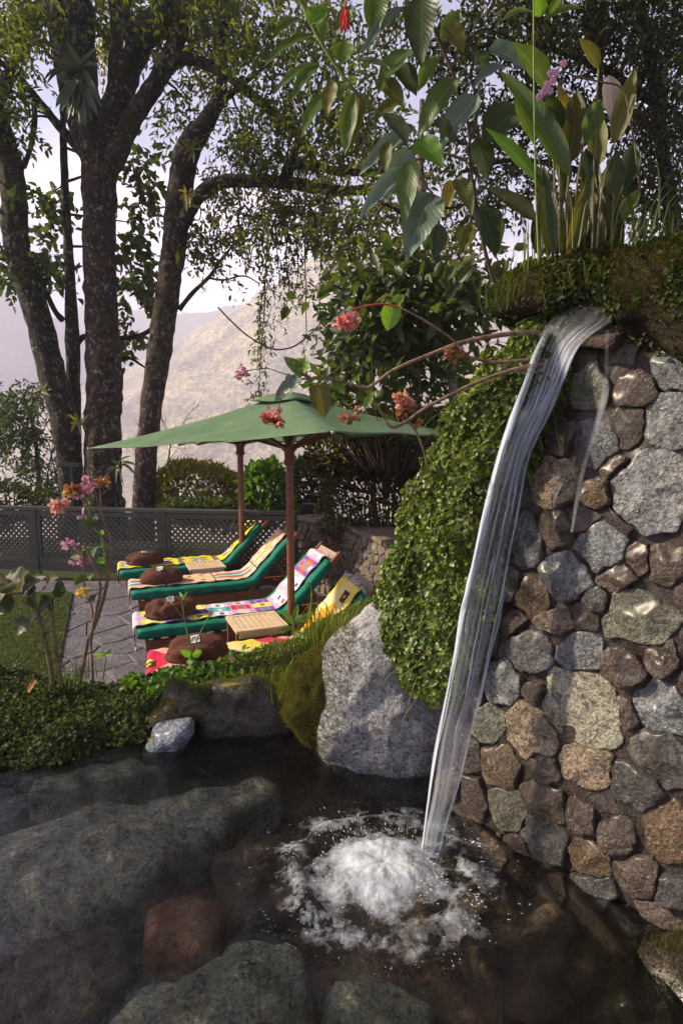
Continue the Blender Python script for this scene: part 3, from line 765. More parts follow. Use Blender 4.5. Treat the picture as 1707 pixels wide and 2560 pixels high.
bed_stone('submerged_stone', [(190, 2620), (330, 2480), (480, 2400), (600, 2340), (740, 2360), (780, 2450), (730, 2560), (560, 2700), (300, 2760)], M['bed_green'], 'large pale greenish slab under the water at the bottom of the picture', 0.28, 0.22, 4)
bed_stone('submerged_stone', [(800, 2480), (900, 2430), (1010, 2460), (1060, 2560), (1000, 2700), (850, 2720), (790, 2600)], M['bed_green'], 'mottled green-brown stone under water below the splash', 0.2, 0.2, 5)
bed_stone('submerged_stone', [(90, 1935), (200, 1905), (330, 1895), (390, 1915), (330, 1945), (180, 1970), (100, 1965)], M['bed_green'], 'narrow flat grey stone under water along foot of the ivy bank', 0.34, 0.2, 6)
bed_stone('submerged_stone', [(1150, 2330), (1240, 2280), (1400, 2280), (1470, 2330), (1420, 2420), (1280, 2440), (1170, 2400)], M['bed_dark'], 'dim dark stone under the water between splash and wall foot', 0.26, 0.2, 7)
bed_stone('submerged_stone', [(40, 2380), (140, 2290), (290, 2290), (350, 2380), (290, 2500), (120, 2560), (20, 2480)], M['bed_dark'], 'almost black stone under water beside the reddish brown stone', 0.2, 0.2, 8)
bed_stone('submerged_stone', [(520, 2130), (640, 2080), (760, 2080), (780, 2160), (740, 2290), (620, 2330), (550, 2260)], M['bed_dark'], 'brown stone under the ring of foam at its near edge', 0.25, 0.2, 9)

# earth bank between pool and patio, lofted from water edge over a crest to the patio
STN = [((-420, 2080), (-520, 1710, 3.45), .9), ((-200, 2010), (-260, 1700, 3.45), .8), ((0, 1965), (0, 1745, 3.5), .75), ((150, 1940), (150, 1745, 3.5), .6), ((330, 1890), (300, 1738, 3.55), .45),
       ((430, 1855), (430, 1712, 3.6), .30), ((600, 1835), (560, 1668, 3.7), .26), ((720, 1845), (700, 1610, 3.8), .26), ((800, 1865), (830, 1560, 3.85), .3), ((900, 1890), (960, 1500, 3.85), .4), ((1050, 1900), (1120, 1450, 3.85), .6)]
A = catmull([tuple(onz(t[0], t[1], WZ - 0.06)) + tuple(at(*c)) + (b,) for t, c, b in STN], 110)
V = []; F = []; NPR = 26
for i in range(len(A)):
    toe, cr_, b = Vector(A[i][:3]), Vector(A[i][3:6]), A[i][6]
    ctrl = Vector((toe.x * .75 + cr_.x * .25, toe.y * .75 + cr_.y * .25, cr_.z * 1.0 + 0.0))
    bk = Vector((cr_.x, cr_.y + b, -0.03)); ctrl2 = Vector((cr_.x, cr_.y + b * .8, cr_.z * 0.98))
    for j in range(NPR):
        t = j / (NPR - 1)
        if t < 0.55: u = t / 0.55; p = toe * (1 - u) ** 2 + ctrl * 2 * u * (1 - u) + cr_ * u * u
        else: u = (t - 0.55) / 0.45; p = cr_ * (1 - u) ** 2 + ctrl2 * 2 * u * (1 - u) + bk * u * u
        k = 1.0 if 0.04 < t < 0.9 else 0.3
        V.append((p.x + .03 * k * nz(p, 4, 1), p.y + .03 * k * nz(p, 4, 4), p.z + 0.05 * k * fbm(p, 3, 2)))
for i in range(len(A) - 1):
    for j in range(NPR - 1): F.append((i * NPR + j, (i + 1) * NPR + j, (i + 1) * NPR + j + 1, i * NPR + j + 1))
BANK = (np.array(V), F)
struct(obj('earth_bank', V, F, M['soil']))

# ================================================================== FOUNTAIN WALL
wa, wb = onz(1235, 2085, WZ), onz(1707, 2345, WZ)
WU = Vector((wb.x - wa.x, wb.y - wa.y, 0)).normalized()          # along the wall, towards the camera
WN = Vector((-WU.y, WU.x, 0)) * (-1 if -WU.y > 0 else 1)
if WN.dot(Vector((-1, -1, 0))) < 0: WN = -WN
BAT = 0.16
WV = (Vector((0, 0, 1)) - WN * BAT).normalized()                  # up the battered face
WF = WU.cross(WV); WF = WF if WF.dot(WN) > 0 else -WF             # face normal
def wall_uv(px, py):
    d = ray(px, py); t = (wa - CAM).dot(WF) / d.dot(WF); p = CAM + d * t - wa
    return p.dot(WU), p.dot(WV)
def wall_pt(u, v, h=0.0): return wa + WU * u + WV * v + WF * h
def on_wall(px, py, h=0.0):
    d = ray(px, py); t = (wa + WF * h - CAM).dot(WF) / d.dot(WF); return CAM + d * t
u0 = wall_uv(900, 1900)[0] - 0.3; u1 = wall_uv(1707, 2345)[0] + 1.2
vtop = wall_uv(1600, 700)[1] + 0.1
u0 = wall_uv(1110, 1800)[0]; uT = wall_uv(1345, 760)[0]
wall = thing('fountain_wall', 'wet rubble stone wall in dark mortar behind the waterfall', 'wall', tuple(wall_pt(0.3, -0.3)))
V = []; F = []; nu, nv = 120, 110
for j in range(nv + 1):
    for i in range(nu + 1):
        v = -0.4 + (vtop + 0.4) * j / nv; ul = u0 + (uT - u0) * max(0.0, (v + 0.2) / vtop); u = ul + (u1 - ul) * i / nu; p = wall_pt(u, v)
        p = p + WF * (0.018 * fbm(p, 9, 3) + 0.012 * nz(p, 2.2, 8) - 0.010); V.append(tuple(p))
F = [(j * (nu + 1) + i, j * (nu + 1) + i + 1, (j + 1) * (nu + 1) + i + 1, (j + 1) * (nu + 1) + i) for j in range(nv) for i in range(nu)]
k = len(V)
cs = [(u0, -0.4), (u1, -0.4), (u1, vtop), (uT, vtop)]
for u, v in cs: V.append(tuple(wall_pt(u, v, -0.05) ))
for u, v in cs: V.append(tuple(wall_pt(u, v, -0.05) - WN * (0.75 - 0.2 * v)))
F += [(k + 4, k + 5, k + 6, k + 7), (k, k + 1, k + 5, k + 4), (k + 1, k + 2, k + 6, k + 5), (k + 2, k + 3, k + 7, k + 6), (k + 3, k, k + 4, k + 7)]
obj('mortar', V, F, M['mortar'], wall)

SEEDS = [(1625, 1230, 190, 215, 'st_grey'), (1417, 1441, 112, 112, 'st_grey'), (1501, 1371, 112, 125, 'st_grey'), (1599, 1545, 220, 118, 'st_green'),
    (1322, 1621, 125, 95, 'st_blue'), (1444, 1637, 115, 82, 'st_grey'), (1567, 1665, 120, 85, 'st_brown'), (1251, 1708, 90, 115, 'st_blue'),
    (1448, 1772, 245, 165, 'st_cream'), (1333, 1826, 155, 105, 'st_tan'), (1218, 1811, 72, 95, 'st_green'), (1648, 1765, 140, 105, 'st_blue'),
    (1316, 1360, 60, 120, 'st_blue'), (1330, 1485, 62, 100, 'st_ochre'), (1392, 1556, 105, 50, 'st_tan'), (1485, 1102, 125, 110, 'st_blue'),
    (1567, 1064, 92, 92, 'st_brown'), (1672, 1048, 120, 120, 'st_grey'), (1490, 1233, 80, 62, 'st_ochre'), (1387, 1210, 118, 125, 'st_tan'),
    (1588, 975, 100, 75, 'st_brown'), (1474, 966, 84, 100, 'st_green'), (1692, 925, 90, 100, 'st_grey'), (1463, 1915, 175, 95, 'st_tan'),
    (1262, 2024, 112, 92, 'st_green'), (1578, 1965, 150, 85, 'st_dark'), (1360, 2005, 98, 85, 'st_brown'), (1246, 1912, 85, 92, 'st_ochre'),
    (1650, 1890, 130, 110, 'st_dark'), (1672, 2084, 112, 140, 'st_ochre'), (1354, 2092, 120, 85, 'st_dark'), (1469, 2145, 95, 70, 'st_ochre'),
    (1540, 2085, 100, 85, 'st_brown'), (1180, 1990, 80, 80, 'st_brown'), (1600, 2195, 110, 80, 'st_brown'), (1455, 2035, 80, 70, 'st_brown'),
    (1540, 1440, 90, 70, 'st_brown'), (1668, 1400, 90, 90, 'st_brown'), (1655, 1640, 90, 80, 'st_brown'), (1360, 1915, 70, 70, 'st_brown'),
    (1350, 1730, 70, 50, 'st_brown'), (1560, 1770, 60, 60, 'st_brown'), (1390, 1325, 80, 75, 'st_brown'), (1560, 1290, 60, 70, 'st_brown'),
    (1490, 1500, 60, 50, 'st_dark'), (1170, 1890, 70, 80, 'st_dark'), (1280, 1560, 60, 60, 'st_brown'), (1270, 1460, 60, 70, 'st_dark'),
    (1690, 2230, 90, 80, 'st_dark'), (1180, 1730, 60, 80, 'st_brown'), (1130, 1960, 60, 70, 'st_ochre'), (1400, 1090, 70, 100, 'st_brown'), (1550, 1170, 60, 60, 'st_brown')]
SUV = []; WTS = []; BOXES = []
for px, py, w, h, m in SEEDS:
    u, v = wall_uv(px, py); du = abs(wall_uv(px + w / 2, py)[0] - wall_uv(px - w / 2, py)[0]) / 2; dv = abs(wall_uv(px, py - h / 2)[1] - wall_uv(px, py + h / 2)[1]) / 2
    SUV.append((u, v)); WTS.append((du + dv) / 2); BOXES.append((du * 1.12, dv * 1.12, m))
ur = wall_uv(1760, 1500)[0]
for uu in np.arange(ur, u1 - 0.1, 0.22):                  # the wall goes on past the frame
    for vv in np.arange(0.0, vtop - 0.2, 0.2):
        q = (uu + random.uniform(-.06, .06), vv + random.uniform(-.05, .05))
        if min((q[0] - s[0]) ** 2 + (q[1] - s[1]) ** 2 for s in SUV) < 0.03: continue
        SUV.append(q); WTS.append(0.10); BOXES.append((0.13, 0.11, random.choice(['st_grey', 'st_brown', 'st_tan', 'st_blue'])))
NMAIN = len(SUV)
for _ in range(1500):                                      # small stones packed into the gaps
    q = (random.uniform(u0 + .15, ur), random.uniform(-.1, vtop - .35)); px_, py_ = 0, 0
    if all(((q[0] - a[0]) / (b[0] + .035)) ** 2 + ((q[1] - a[1]) / (b[1] + .035)) ** 2 > 1 for a, b in zip(SUV, BOXES)):
        SUV.append(q); WTS.append(.04); k_ = random.uniform(.04, .075); BOXES.append((k_ * 1.35, k_ * 1.15, random.choice(('st_mud', 'st_mud', 'st_brown', 'st_dark'))))
def wall_stone(i, S, B, Wt, gap, ptf, parent, hgt, nres=26, seed=0, mat=None, lo=False):
    du, dv, m = B[i]; p = S[i]
    start = []
    nk = random.choice((5, 6, 7)) if not lo else 7; th0 = random.uniform(0, 6.28)
    for a in range(nk):
        th = th0 + 2 * math.pi * (a + random.uniform(-.3, .3)) / nk; r = random.uniform(1.0, 1.6) if not lo else random.uniform(1.1, 1.4)
        cs_, sn_ = math.cos(th), math.sin(th); q = 1.0
        start.append((p[0] + du * q * r * cs_, p[1] + dv * q * r * sn_))
    c = cell(i, S, start, gap, Wt)
    if not c or poly_area(c) < 0.0012 or (not lo and p[0] < u0 - .02): return
    Q = []
    for a in range(len(c)):                              # knock the corners off
        x, y = c[a], c[(a + 1) % len(c)]
        Q.append((x[0] * .95 + y[0] * .05, x[1] * .95 + y[1] * .05)); Q.append((x[0] * .05 + y[0] * .95, x[1] * .05 + y[1] * .95))
    per = [0]
    for a in range(len(Q)): per.append(per[-1] + math.hypot(Q[(a + 1) % len(Q)][0] - Q[a][0], Q[(a + 1) % len(Q)][1] - Q[a][1]))
    O = []
    for a in range(nres):
        t = per[-1] * a / nres; k = max(b for b in range(len(Q)) if per[b] <= t + 1e-9); s_ = (t - per[k]) / max(1e-9, per[k + 1] - per[k])
        O.append((Q[k][0] + s_ * (Q[(k + 1) % len(Q)][0] - Q[k][0]), Q[k][1] + s_ * (Q[(k + 1) % len(Q)][1] - Q[k][1])))
    if not lo:
        O = [(o[0] + .018 * nz((o[0], o[1], i), 15) + .008 * nz((o[0], o[1], i), 45), o[1] + .018 * nz((o[0], o[1], i + 40), 15) + .008 * nz((o[0], o[1], i + 40), 45)) for o in O]
    cx_ = sum(o[0] for o in O) / nres; cy_ = sum(o[1] for o in O) / nres
    rings = [(1.0, -0.05), (1.0, 0.55), (0.982, 0.93), (0.88, 1.0), (0.7, 1.0), (0.52, 1.0), (0.34, 1.0), (0.16, 1.0)] if not lo else [(1.0, -0.05), (0.98, 0.5), (0.85, 0.9), (0.5, 1.0)]
    H = hgt * random.uniform(0.8, 1.3); sz_ = (du + dv) / 2
    planes = [(random.uniform(.9, 1.6) * H, random.uniform(-.38, .38), random.uniform(-.38, .38)) for _ in range(5)] + [(1.2 * H, 0, 0)]
    V = []; F = []
    for s_, h in rings:
        for o in O:
            x = cx_ + (o[0] - cx_) * s_; y = cy_ + (o[1] - cy_) * s_
            w0 = ptf(x, y, 0); hh = H * h
            if h > 0.5:
                n1 = fbm(w0, 9 if not lo else 12, seed + i); dist, _ = noise.voronoi(Vector(w0) * (9 if not lo else 14) + Vector((i * 3.1, 0, 0)))
                hh = h * max(0.15 * H, min(p_[0] + p_[1] * (x - cx_) + p_[2] * (y - cy_) for p_ in planes)) + H * (0.36 * n1 + 0.5 * (dist[0] - 0.4))
            V.append(tuple(ptf(x, y, hh if h > 0 else -0.05)))
    V.append(tuple(ptf(cx_, cy_, H * 1.02)))
    for a in range(len(rings) - 1):
        for b in range(nres): F.append((a * nres + b, a * nres + (b + 1) % nres, (a + 1) * nres + (b + 1) % nres, (a + 1) * nres + b))
    l = (len(rings) - 1) * nres
    for b in range(nres): F.append((l + b, l + (b + 1) % nres, len(V) - 1))
    return obj('stone', V, F, M[m], parent, True)
for i in range(len(SUV)):
    o = wall_stone(i, SUV, BOXES, WTS, 0.006, wall_pt, wall, random.choice((0.020, 0.027, 0.034)) if i < NMAIN else random.uniform(.008, .020), 52 if i < NMAIN else 30)

# lip slab the water runs over, set into the wall head
lipA, lipB = on_wall(1372, 812, 0.02), on_wall(1522, 818, -0.02)
LIPY = (lipA.y + lipB.y) / 2
t = thing('spout_slab', 'brown wet stone slab lip that the waterfall pours from', 'stone slab', tuple(lipB))
sl = [on_wall(1366, 818, .09), on_wall(1536, 838, .10)]
ins = -WN * 0.35
V = []; F = []
top = [sl[0], sl[1], sl[1] + ins + Vector((0, 0, .07)), sl[0] + ins + Vector((0, 0, .07))]
ng = 10
for zo in (0, -0.05):
    for j in range(ng + 1):
        for i in range(ng + 1):
            a, b = i / ng, j / ng
            p = (top[0] * (1 - a) + top[1] * a) * (1 - b) + (top[3] * (1 - a) + top[2] * a) * b
            V.append(tuple(p + Vector((0, 0, zo + 0.012 * fbm(p, 9) - 0.025 * math.sin(math.pi * a) * (1 if zo == 0 else .4))) + WN * .012 * nz(p, 15)))
m1 = (ng + 1) ** 2
for j in range(ng):
    for i in range(ng):
        a = j * (ng + 1) + i; F.append((a, a + 1, a + ng + 2, a + ng + 1)); F.append((m1 + a, m1 + a + ng + 1, m1 + a + ng + 2, m1 + a + 1))
rim = [i for i in range(ng + 1)] + [j * (ng + 1) + ng for j in range(1, ng + 1)] + [ng * (ng + 1) + i for i in range(ng - 1, -1, -1)] + [j * (ng + 1) for j in range(ng - 1, 0, -1)]
for a in range(len(rim)):
    b = (a + 1) % len(rim); F.append((rim[a], m1 + rim[a], m1 + rim[b], rim[b]))
obj('slab', V, F, M['slab'], t)

# ------------------------------------------------------------------ waterfall
ROWS = [(742, 1470, 1560), (760, 1432, 1552), (784, 1392, 1544), (806, 1366, 1530), (835, 1346, 1486), (870, 1332, 1448), (940, 1310, 1418), (1000, 1290, 1394), (1090, 1258, 1350), (1160, 1237, 1324),
        (1280, 1206, 1302), (1398, 1181, 1280), (1474, 1162, 1266), (1600, 1137, 1238), (1750, 1110, 1203), (1850, 1088, 1175), (2000, 1066, 1138), (2090, 1052, 1110), (2150, 1052, 1098)]
Yp = plunge.y
def fall_y(py):
    if py < 790: return LIPY + 0.05 + (790 - py) * 0.006
    f = min(1, max(0, (py - 790) / (2150 - 790))); return LIPY + 0.05 + (Yp - LIPY - 0.05) * math.sqrt(f)
rows = catmull(ROWS, 110); NC = 24
wf = thing('waterfall', 'thin clear waterfall pouring from the wall spout into the pool', 'waterfall', (plunge.x, plunge.y, WZ))
def ribbon(rows, yf, thick, NC, amp=1.0, seed=0):
    V = []; U = []; F = []; n = len(rows)
    for i, (py, l, r) in enumerate(rows):
        Y = yf(py)
        for k in range(NC):
            a = 2 * math.pi * k / NC; cxx = math.cos(a); x = (l + r) / 2 + (r - l) / 2 * cxx
            fl = 0.5 + 0.5 * cxx
            w = 1 + 0.35 * amp * nz((fl * 7, i * 0.03, seed), 1)
            xx = x + amp * 3 * nz((i * .12, seed, fl), 1); p = at(xx, py, min(Y - 0.03 * cxx, on_wall(xx, py, 0.10).y)) + Vector((0, -thick * math.sin(a) * w, 0))
            V.append(tuple(p)); U.append((fl, i / n * 6))
    for i in range(n - 1):
        for k in range(NC): F.append((i * NC + k, i * NC + (k + 1) % NC, (i + 1) * NC + (k + 1) % NC, (i + 1) * NC + k))
    return V, F, U
V, F, U = ribbon(rows, fall_y, 0.012, NC)
obj('water_sheet', V, F, M['fall'], wf, True, U)
def strand(pts, th, off=0.0, name='water_strand'):
    r = catmull([(p[1], p[0] - p[2] / 2, p[0] + p[2] / 2) for p in pts], 60)
    V, F, U = ribbon(r, lambda py: fall_y(py) - off, th, 8, 0.6, pts[0][0])
    obj(name, V, F, M['strand'], wf, True, U)
RL = catmull(ROWS, 140)
def edge_at(py):
    k = int(np.abs(RL[:, 0] - py).argmin()); return RL[k][1], RL[k][2]
rs_ = random.Random(5)
def strand_f(f0, f1, y0, y1, w, off):
    pts = []
    for q in range(12):
        u = q / 11; py = y0 + (y1 - y0) * u; l, r = edge_at(py); f = f0 + (f1 - f0) * u + .012 * math.sin(u * 9 + f0 * 40)
        pts.append((l + (r - l) * f, py, w * (1 + .45 * math.sin(u * 23 + f0 * 70)) * (.35 + .65 * math.sin(math.pi * min(1, .12 + u * .8)))))
    strand(pts, w * .00025 + .0012, off)
strand_f(.03, .05, 812, 2130, 10, .016); strand_f(.09, .10, 812, 1700, 15, .014); strand_f(.96, .95, 1440, 2125, 6, .012); strand_f(.16, .08, 830, 2120, 5, .018)
strand_f(.93, .86, 815, 1180, 10, .012); strand_f(.70, .62, 812, 1120, 9, .012); strand_f(.55, .35, 812, 1400, 7, .014)
for q in range(26):
    f0 = rs_.uniform(.02, .95); y0 = rs_.choice((812, 816, 820, 830, 900, 1100, 1350)); y1 = min(2125, y0 + rs_.uniform(250, 800)); strand_f(f0, f0 + rs_.uniform(-.06, .02), y0, y1, rs_.uniform(2, 5), rs_.uniform(.008, .02))
# the trickle down the stones
tr = thing('water_trickle', 'narrow trickle running down the stones right of the waterfall', 'trickle', tuple(on_wall(1440, 1300)))
r = catmull([(825, 1510, 1526), (945, 1505, 1522), (1010, 1494, 1516), (1075, 1478, 1498), (1150, 1456, 1470), (1240, 1436, 1450), (1330, 1424, 1432)], 50)
V, F, U = ribbon(r, lambda py: on_wall(1470, py, 0.10 - 0.03 * (py > 1000)).y, 0.006, 8, 0.6, 4)
obj('water_sheet', V, F, M['trickle'], tr, True, U)

# splash: foam dome, rings of foam and drops
sp = thing('splash', 'white foaming splash where the waterfall hits the pool', 'splash', (plunge.x, plunge.y, WZ))
fc = onz(960, 2185, WZ)
V = []; U = []; F = []; nr, na = 30, 110; RX, RY = 0.50, 0.42
for j in range(nr + 1):
    s_ = j / nr
    for i in range(na):
        a = 2 * math.pi * i / na
        rr = s_ * (1 + 0.10 * nz((math.cos(a) * 2, math.sin(a) * 2, 1), 1))
        x = fc.x + RX * rr * math.cos(a); y = fc.y + RY * rr * math.sin(a)
        d = math.hypot(x - plunge.x, (y - plunge.y))
        z = WZ + 0.012 + 0.06 * math.exp(-((s_ - 0.16) / 0.26) ** 2) + 0.03 * math.exp(-((s_ - 0.72) / 0.08) ** 2) + (0.014 * fbm((x, y, 0), 11) + 0.006 * nz((x, y, 4), 40)) * (1 - s_ * .7)
        V.append((x, y, z)); U.append((s_, i / na))
for j in range(nr):
    for i in range(na): F.append((j * na + i, j * na + (i + 1) % na, (j + 1) * na + (i + 1) % na, (j + 1) * na + i))
fo = obj('foam', V, F, M['foam'], sp, True, U)
n = 2200
a = RNG.random(n) * 2 * math.pi
g = RNG.random(n)
rr = np.where(g < 0.40, 0.42 + 0.10 * RNG.normal(size=n), np.where(g < 0.84, 0.78 + 0.05 * RNG.normal(size=n) + 0.04 * np.sin(a * 5), 0.96 + 0.10 * np.abs(RNG.normal(size=n))))
lump = np.array([0.32 + 1.3 * nz((math.cos(x) * 3 * r_, math.sin(x) * 3 * r_, 2), 1.7) + .5 * nz((math.cos(x) * 3 * r_, math.sin(x) * 3 * r_, 9), 5) for x, r_ in zip(a, rr)])
lump = np.where(rr < .6, lump + .35, lump)
kp = (RNG.random(n) < np.clip(lump, 0.01, 1)) & ~((np.sin(a) > 0.5) & (rr > 0.75) & (RNG.random(n) < 0.55))
a = a[kp]; rr = rr[kp]; n = len(a)
P = np.stack([fc.x + RX * rr * np.cos(a), fc.y + RY * rr * np.sin(a), WZ + 0.012 + np.abs(RNG.normal(size=n)) * 0.022 * np.exp(-((rr - 0.6) / 0.4) ** 2) + 0.025 * np.exp(-((rr - 0.42) / 0.15) ** 2)], 1)
D = unit(np.stack([np.cos(a), np.sin(a), 0.25 + 0.2 * RNG.normal(size=n)], 1))
ln = (0.002 + 0.008 * RNG.random(n) ** 2) * np.clip(1.3 - rr * .5, .4, 1.2); wd = 0.0006 + 0.0011 * RNG.random(n) ** 2
S_ = unit(np.cross(D, np.array([[0, 0, 1.0]]))); U_ = np.cross(S_, D)
vv = np.stack([P - D * ln[:, None], P + S_ * wd[:, None], P + U_ * wd[:, None], P - S_ * wd[:, None], P - U_ * wd[:, None], P + D * ln[:, None]], 1).reshape(-1, 3)
b = np.arange(n)[:, None] * 6
ff = np.concatenate([b + np.array([[x]]) for x in ([0, 2, 1], [0, 3, 2], [0, 4, 3], [0, 1, 4], [5, 1, 2], [5, 2, 3], [5, 3, 4], [5, 4, 1])], 0) if False else np.concatenate([b + np.array([x]) for x in ([0, 2, 1], [0, 3, 2], [0, 4, 3], [0, 1, 4], [5, 1, 2], [5, 2, 3], [5, 3, 4], [5, 4, 1])], 0)
d_ = obj('spray', vv, ff, M['drop'], sp, True); d_['kind'] = 'stuff'
# ------------------------------------------------------------------ ivy hump, ledge, boulder, rocks
IVY = [(1330, 815), (1262, 880), (1200, 955), (1136, 1060), (1084, 1150), (1052, 1258), (1018, 1362), (974, 1470), (964, 1545), (985, 1620), (1034, 1690), (1095, 1760), (1150, 1740), (1200, 1640), (1228, 1545), (1238, 1400), (1270, 1240), (1330, 1120), (1395, 1000), (1425, 900), (1400, 820)]
YI = 2.95
V, F = blob(IVY, YI, 0.13, 0.035, 5, 72, 26, 0.62, back=0.45, pf=lambda x, y: on_wall(x, y, 0.0), fd=WF)
iv = thing('creeping_ivy', 'bright green creeping ivy covering the end of the wall behind the waterfall', 'ivy', tuple(at(1100, 1750, YI)))
obj('earth_core', V, F, M['moss_soil'], iv)
P, N = sample(V, F, 27000, lambda m, n_: (n_[:, 1] < 0.35).astype(float))
lum = np.array([fbm(p, 7, 1) for p in P]); P = P + N * (0.016 + 0.05 * lum[:, None] + 0.024 * RNG.random((len(P), 1)))
D = unit(np.array([[-0.15, -0.2, -0.75]]) + 0.45 * N + 0.55 * RNG.normal(size=P.shape)); NN = unit(N + 0.5 * RNG.normal(size=P.shape) + np.array([[0, -.2, .3]]))
sz = 0.014 + 0.022 * RNG.random(len(P)) ** 1.5
lv, lf = leaves(P, D, NN, sz, sz * 0.95, 0.15, (0.28, 0.5, 0.66, 0.42))
o = obj('foliage', lv, lf, M['ivy'], iv); o['kind'] = 'stuff'
k_ = RNG.choice(len(P), 2600, replace=False); lv, lf = leaves(P[k_] + N[k_] * .01, D[k_] + np.array([[0, 0, -.5]]), RNG.normal(size=(2600, 3)), .016 + .012 * RNG.random(2600), .011, .3)
o = obj('dead_leaves', lv, lf, M['dead'], iv); o['kind'] = 'stuff'
# ragged runners at the outline
tw = MB()
for i in range(60):
    k = RNG.integers(len(P)); p0 = P[k]; d0 = N[k] * .6 + np.array([-.3, 0, -.2]) + .4 * RNG.normal(size=3)
    pts = [p0 + unit(d0) * s_ * .05 + np.array([0, 0, -.01 * s_ * s_]) for s_ in range(4)]
    v_, f_, _ = tube(catmull(pts, 6), 0.0016, 4); tw.add(v_, f_)
tw.build('runner', M['green_stem'], iv)['kind'] = 'stuff'

def moss_on(V, F, n, parent, keep, hmin=0.008, hmax=0.03, mat='mossy', name='moss', wv=0.004):
    P, N = sample(V, F, n, keep)
    v_, f_ = grass(P - N * 0.004, hmin + (hmax - hmin) * RNG.random(len(P)), wv, 1.2, N * 1.4)
    o = obj(name, v_, f_, M[mat], parent); o['kind'] = 'stuff'; return o

LEDGE = [(1235, 770), (1262, 715), (1330, 665), (1420, 632), (1520, 612), (1640, 600), (1800, 590), (1950, 640), (1950, 800), (1800, 930), (1700, 905), (1640, 890), (1580, 850), (1550, 800), (1500, 748), (1400, 762), (1330, 800), (1270, 815)]
YL = LIPY + 0.12
V, F = blob(LEDGE, YL, 0.16, 0.07, 5, 90, 24, 0.55, back=0.6, pf=lambda x, y: on_wall(x, y, -0.02), fd=WF)
ld = thing('mossy_ledge', 'mossy earth ledge overhanging the top of the stone wall', 'ledge', tuple(at(1500, 780, YL)))
obj('earth', V, F, M['soil'], ld)
moss_on(V, F, 26000, ld, lambda m, n_: ((n_[:, 2] > -0.3) & (n_[:, 1] < 0.6)).astype(float), 0.010, 0.035, 'moss_deep')
P, N = sample(V, F, 11000, lambda m, n_: np.array([(1.0 if n_[i][1] < .4 and nz(m[i], 5, 2) > -0.12 else 0.04) for i in range(len(m))]))
sz = 0.014 + 0.014 * RNG.random(len(P))
lv, lf = leaves(P + N * .01, unit(N * .5 + RNG.normal(size=P.shape) * .6 + np.array([[0, 0, -.5]])), unit(N + .5 * RNG.normal(size=P.shape)), sz, sz * .8)
o = obj('foliage', lv, lf, M['cover'], ld); o['kind'] = 'stuff'

BOUL = [(1010, 1432), (965, 1475), (905, 1540), (850, 1600), (815, 1640), (790, 1720), (782, 1800), (790, 1870), (830, 1915), (890, 1960), (950, 1998), (1030, 2020), (1090, 1990), (1125, 1900), (1130, 1780), (1110, 1640), (1075, 1500), (1045, 1440)]
YB = 3.03
V, F = blob(BOUL, YB, 0.27, 0.06, 3.4, 110, 40, 0.55, 0.06, 0.36)
bo = thing('granite_boulder', 'big pale speckled granite boulder at pool edge below the ivy', 'boulder', tuple(at(960, 1990, YB)))
obj('rock', V, F, M['granite'], bo)
moss_on(V, F, 5200, bo, lambda m, n_: np.array([1.0 if (n_[i][0] < -0.25 and m[i][0] < at(880, 1700, YB).x + 0.05 * nz(m[i], 6)) else 0.0 for i in range(len(m))]), 0.012, 0.04)

def rock(name, label, outline, Y, depth, mat, amp=0.03, sc=6, facet=0.03, moss=0, keep=None, cat='rock', group=None):
    V, F = blob(outline, Y, depth, amp, sc, 48, 18, 0.65, facet)
    lo = V[V[:, 2].argmin()]
    t = thing(name, label, cat, tuple(lo), group=group)
    obj('rock', V, F, M[mat], t)
    if moss: moss_on(V, F, moss, t, keep or (lambda m, n_: (n_[:, 2] > 0.1).astype(float)), .007, .024, 'moss_deep' if moss > 8000 else 'mossy', wv=.003)
    return t
V, F = blob([(722, 1690), (762, 1650), (812, 1615), (846, 1600), (858, 1640), (848, 1700), (825, 1790), (808, 1870), (770, 1885), (735, 1850), (708, 1780), (706, 1735)], 3.02, 0.11, 0.06, 6, 56, 20, .6)
mr = thing('moss_mound', 'thick yellow-green moss cushion clinging to the left side of the big boulder', 'moss', tuple(at(770, 1880, 3.02)))
obj('earth', V, F, M['moss_soil'], mr); moss_on(V, F, 20000, mr, lambda m, n_: (n_[:, 1] < .5).astype(float), .007, .024, wv=.003)
rock('blue_grey_stone', 'blue-grey stone at the water edge below the ground ivy', [(372, 1900), (358, 1868), (395, 1815), (440, 1795), (485, 1790), (492, 1825), (470, 1870), (430, 1905)], 3.12, 0.12, 'slate_blue')
rock('mossy_rock', 'low dark rock with mossy top at the water edge beside the boulder', [(470, 1770), (500, 1735), (560, 1705), (620, 1690), (690, 1705), (725, 1760), (720, 1830), (640, 1845), (540, 1850), (490, 1830)], 3.3, 0.14, 'st_dark', 0.06, 6, 0.05, 7000)
rock('mossy_rock', 'moss-covered rock between the ground ivy and the dark low rock', [(385, 1790), (400, 1745), (450, 1720), (520, 1720), (545, 1760), (520, 1790), (470, 1800), (420, 1815)], 3.25, 0.12, 'st_dark', 0.06, 6, 0.05, 7000)
rock('mossy_rock', 'dark mossy rock rising from the water in the bottom corner by the wall', [(1440, 2520), (1500, 2460), (1580, 2430), (1660, 2390), (1760, 2370), (1850, 2400), (1850, 2600), (1700, 2640), (1500, 2620), (1430, 2560)], 1.72, 0.18, 'st_mud', 0.06, 5, 0.05, 16000, lambda m, n_: (n_[:, 1] < .6).astype(float))
rock('foot_stone', 'small wet brown stone between the boulder and waterfall foot', [(1060, 2030), (1080, 1960), (1140, 1940), (1200, 1970), (1200, 2040), (1140, 2070)], 2.75, 0.12, 'st_brown')

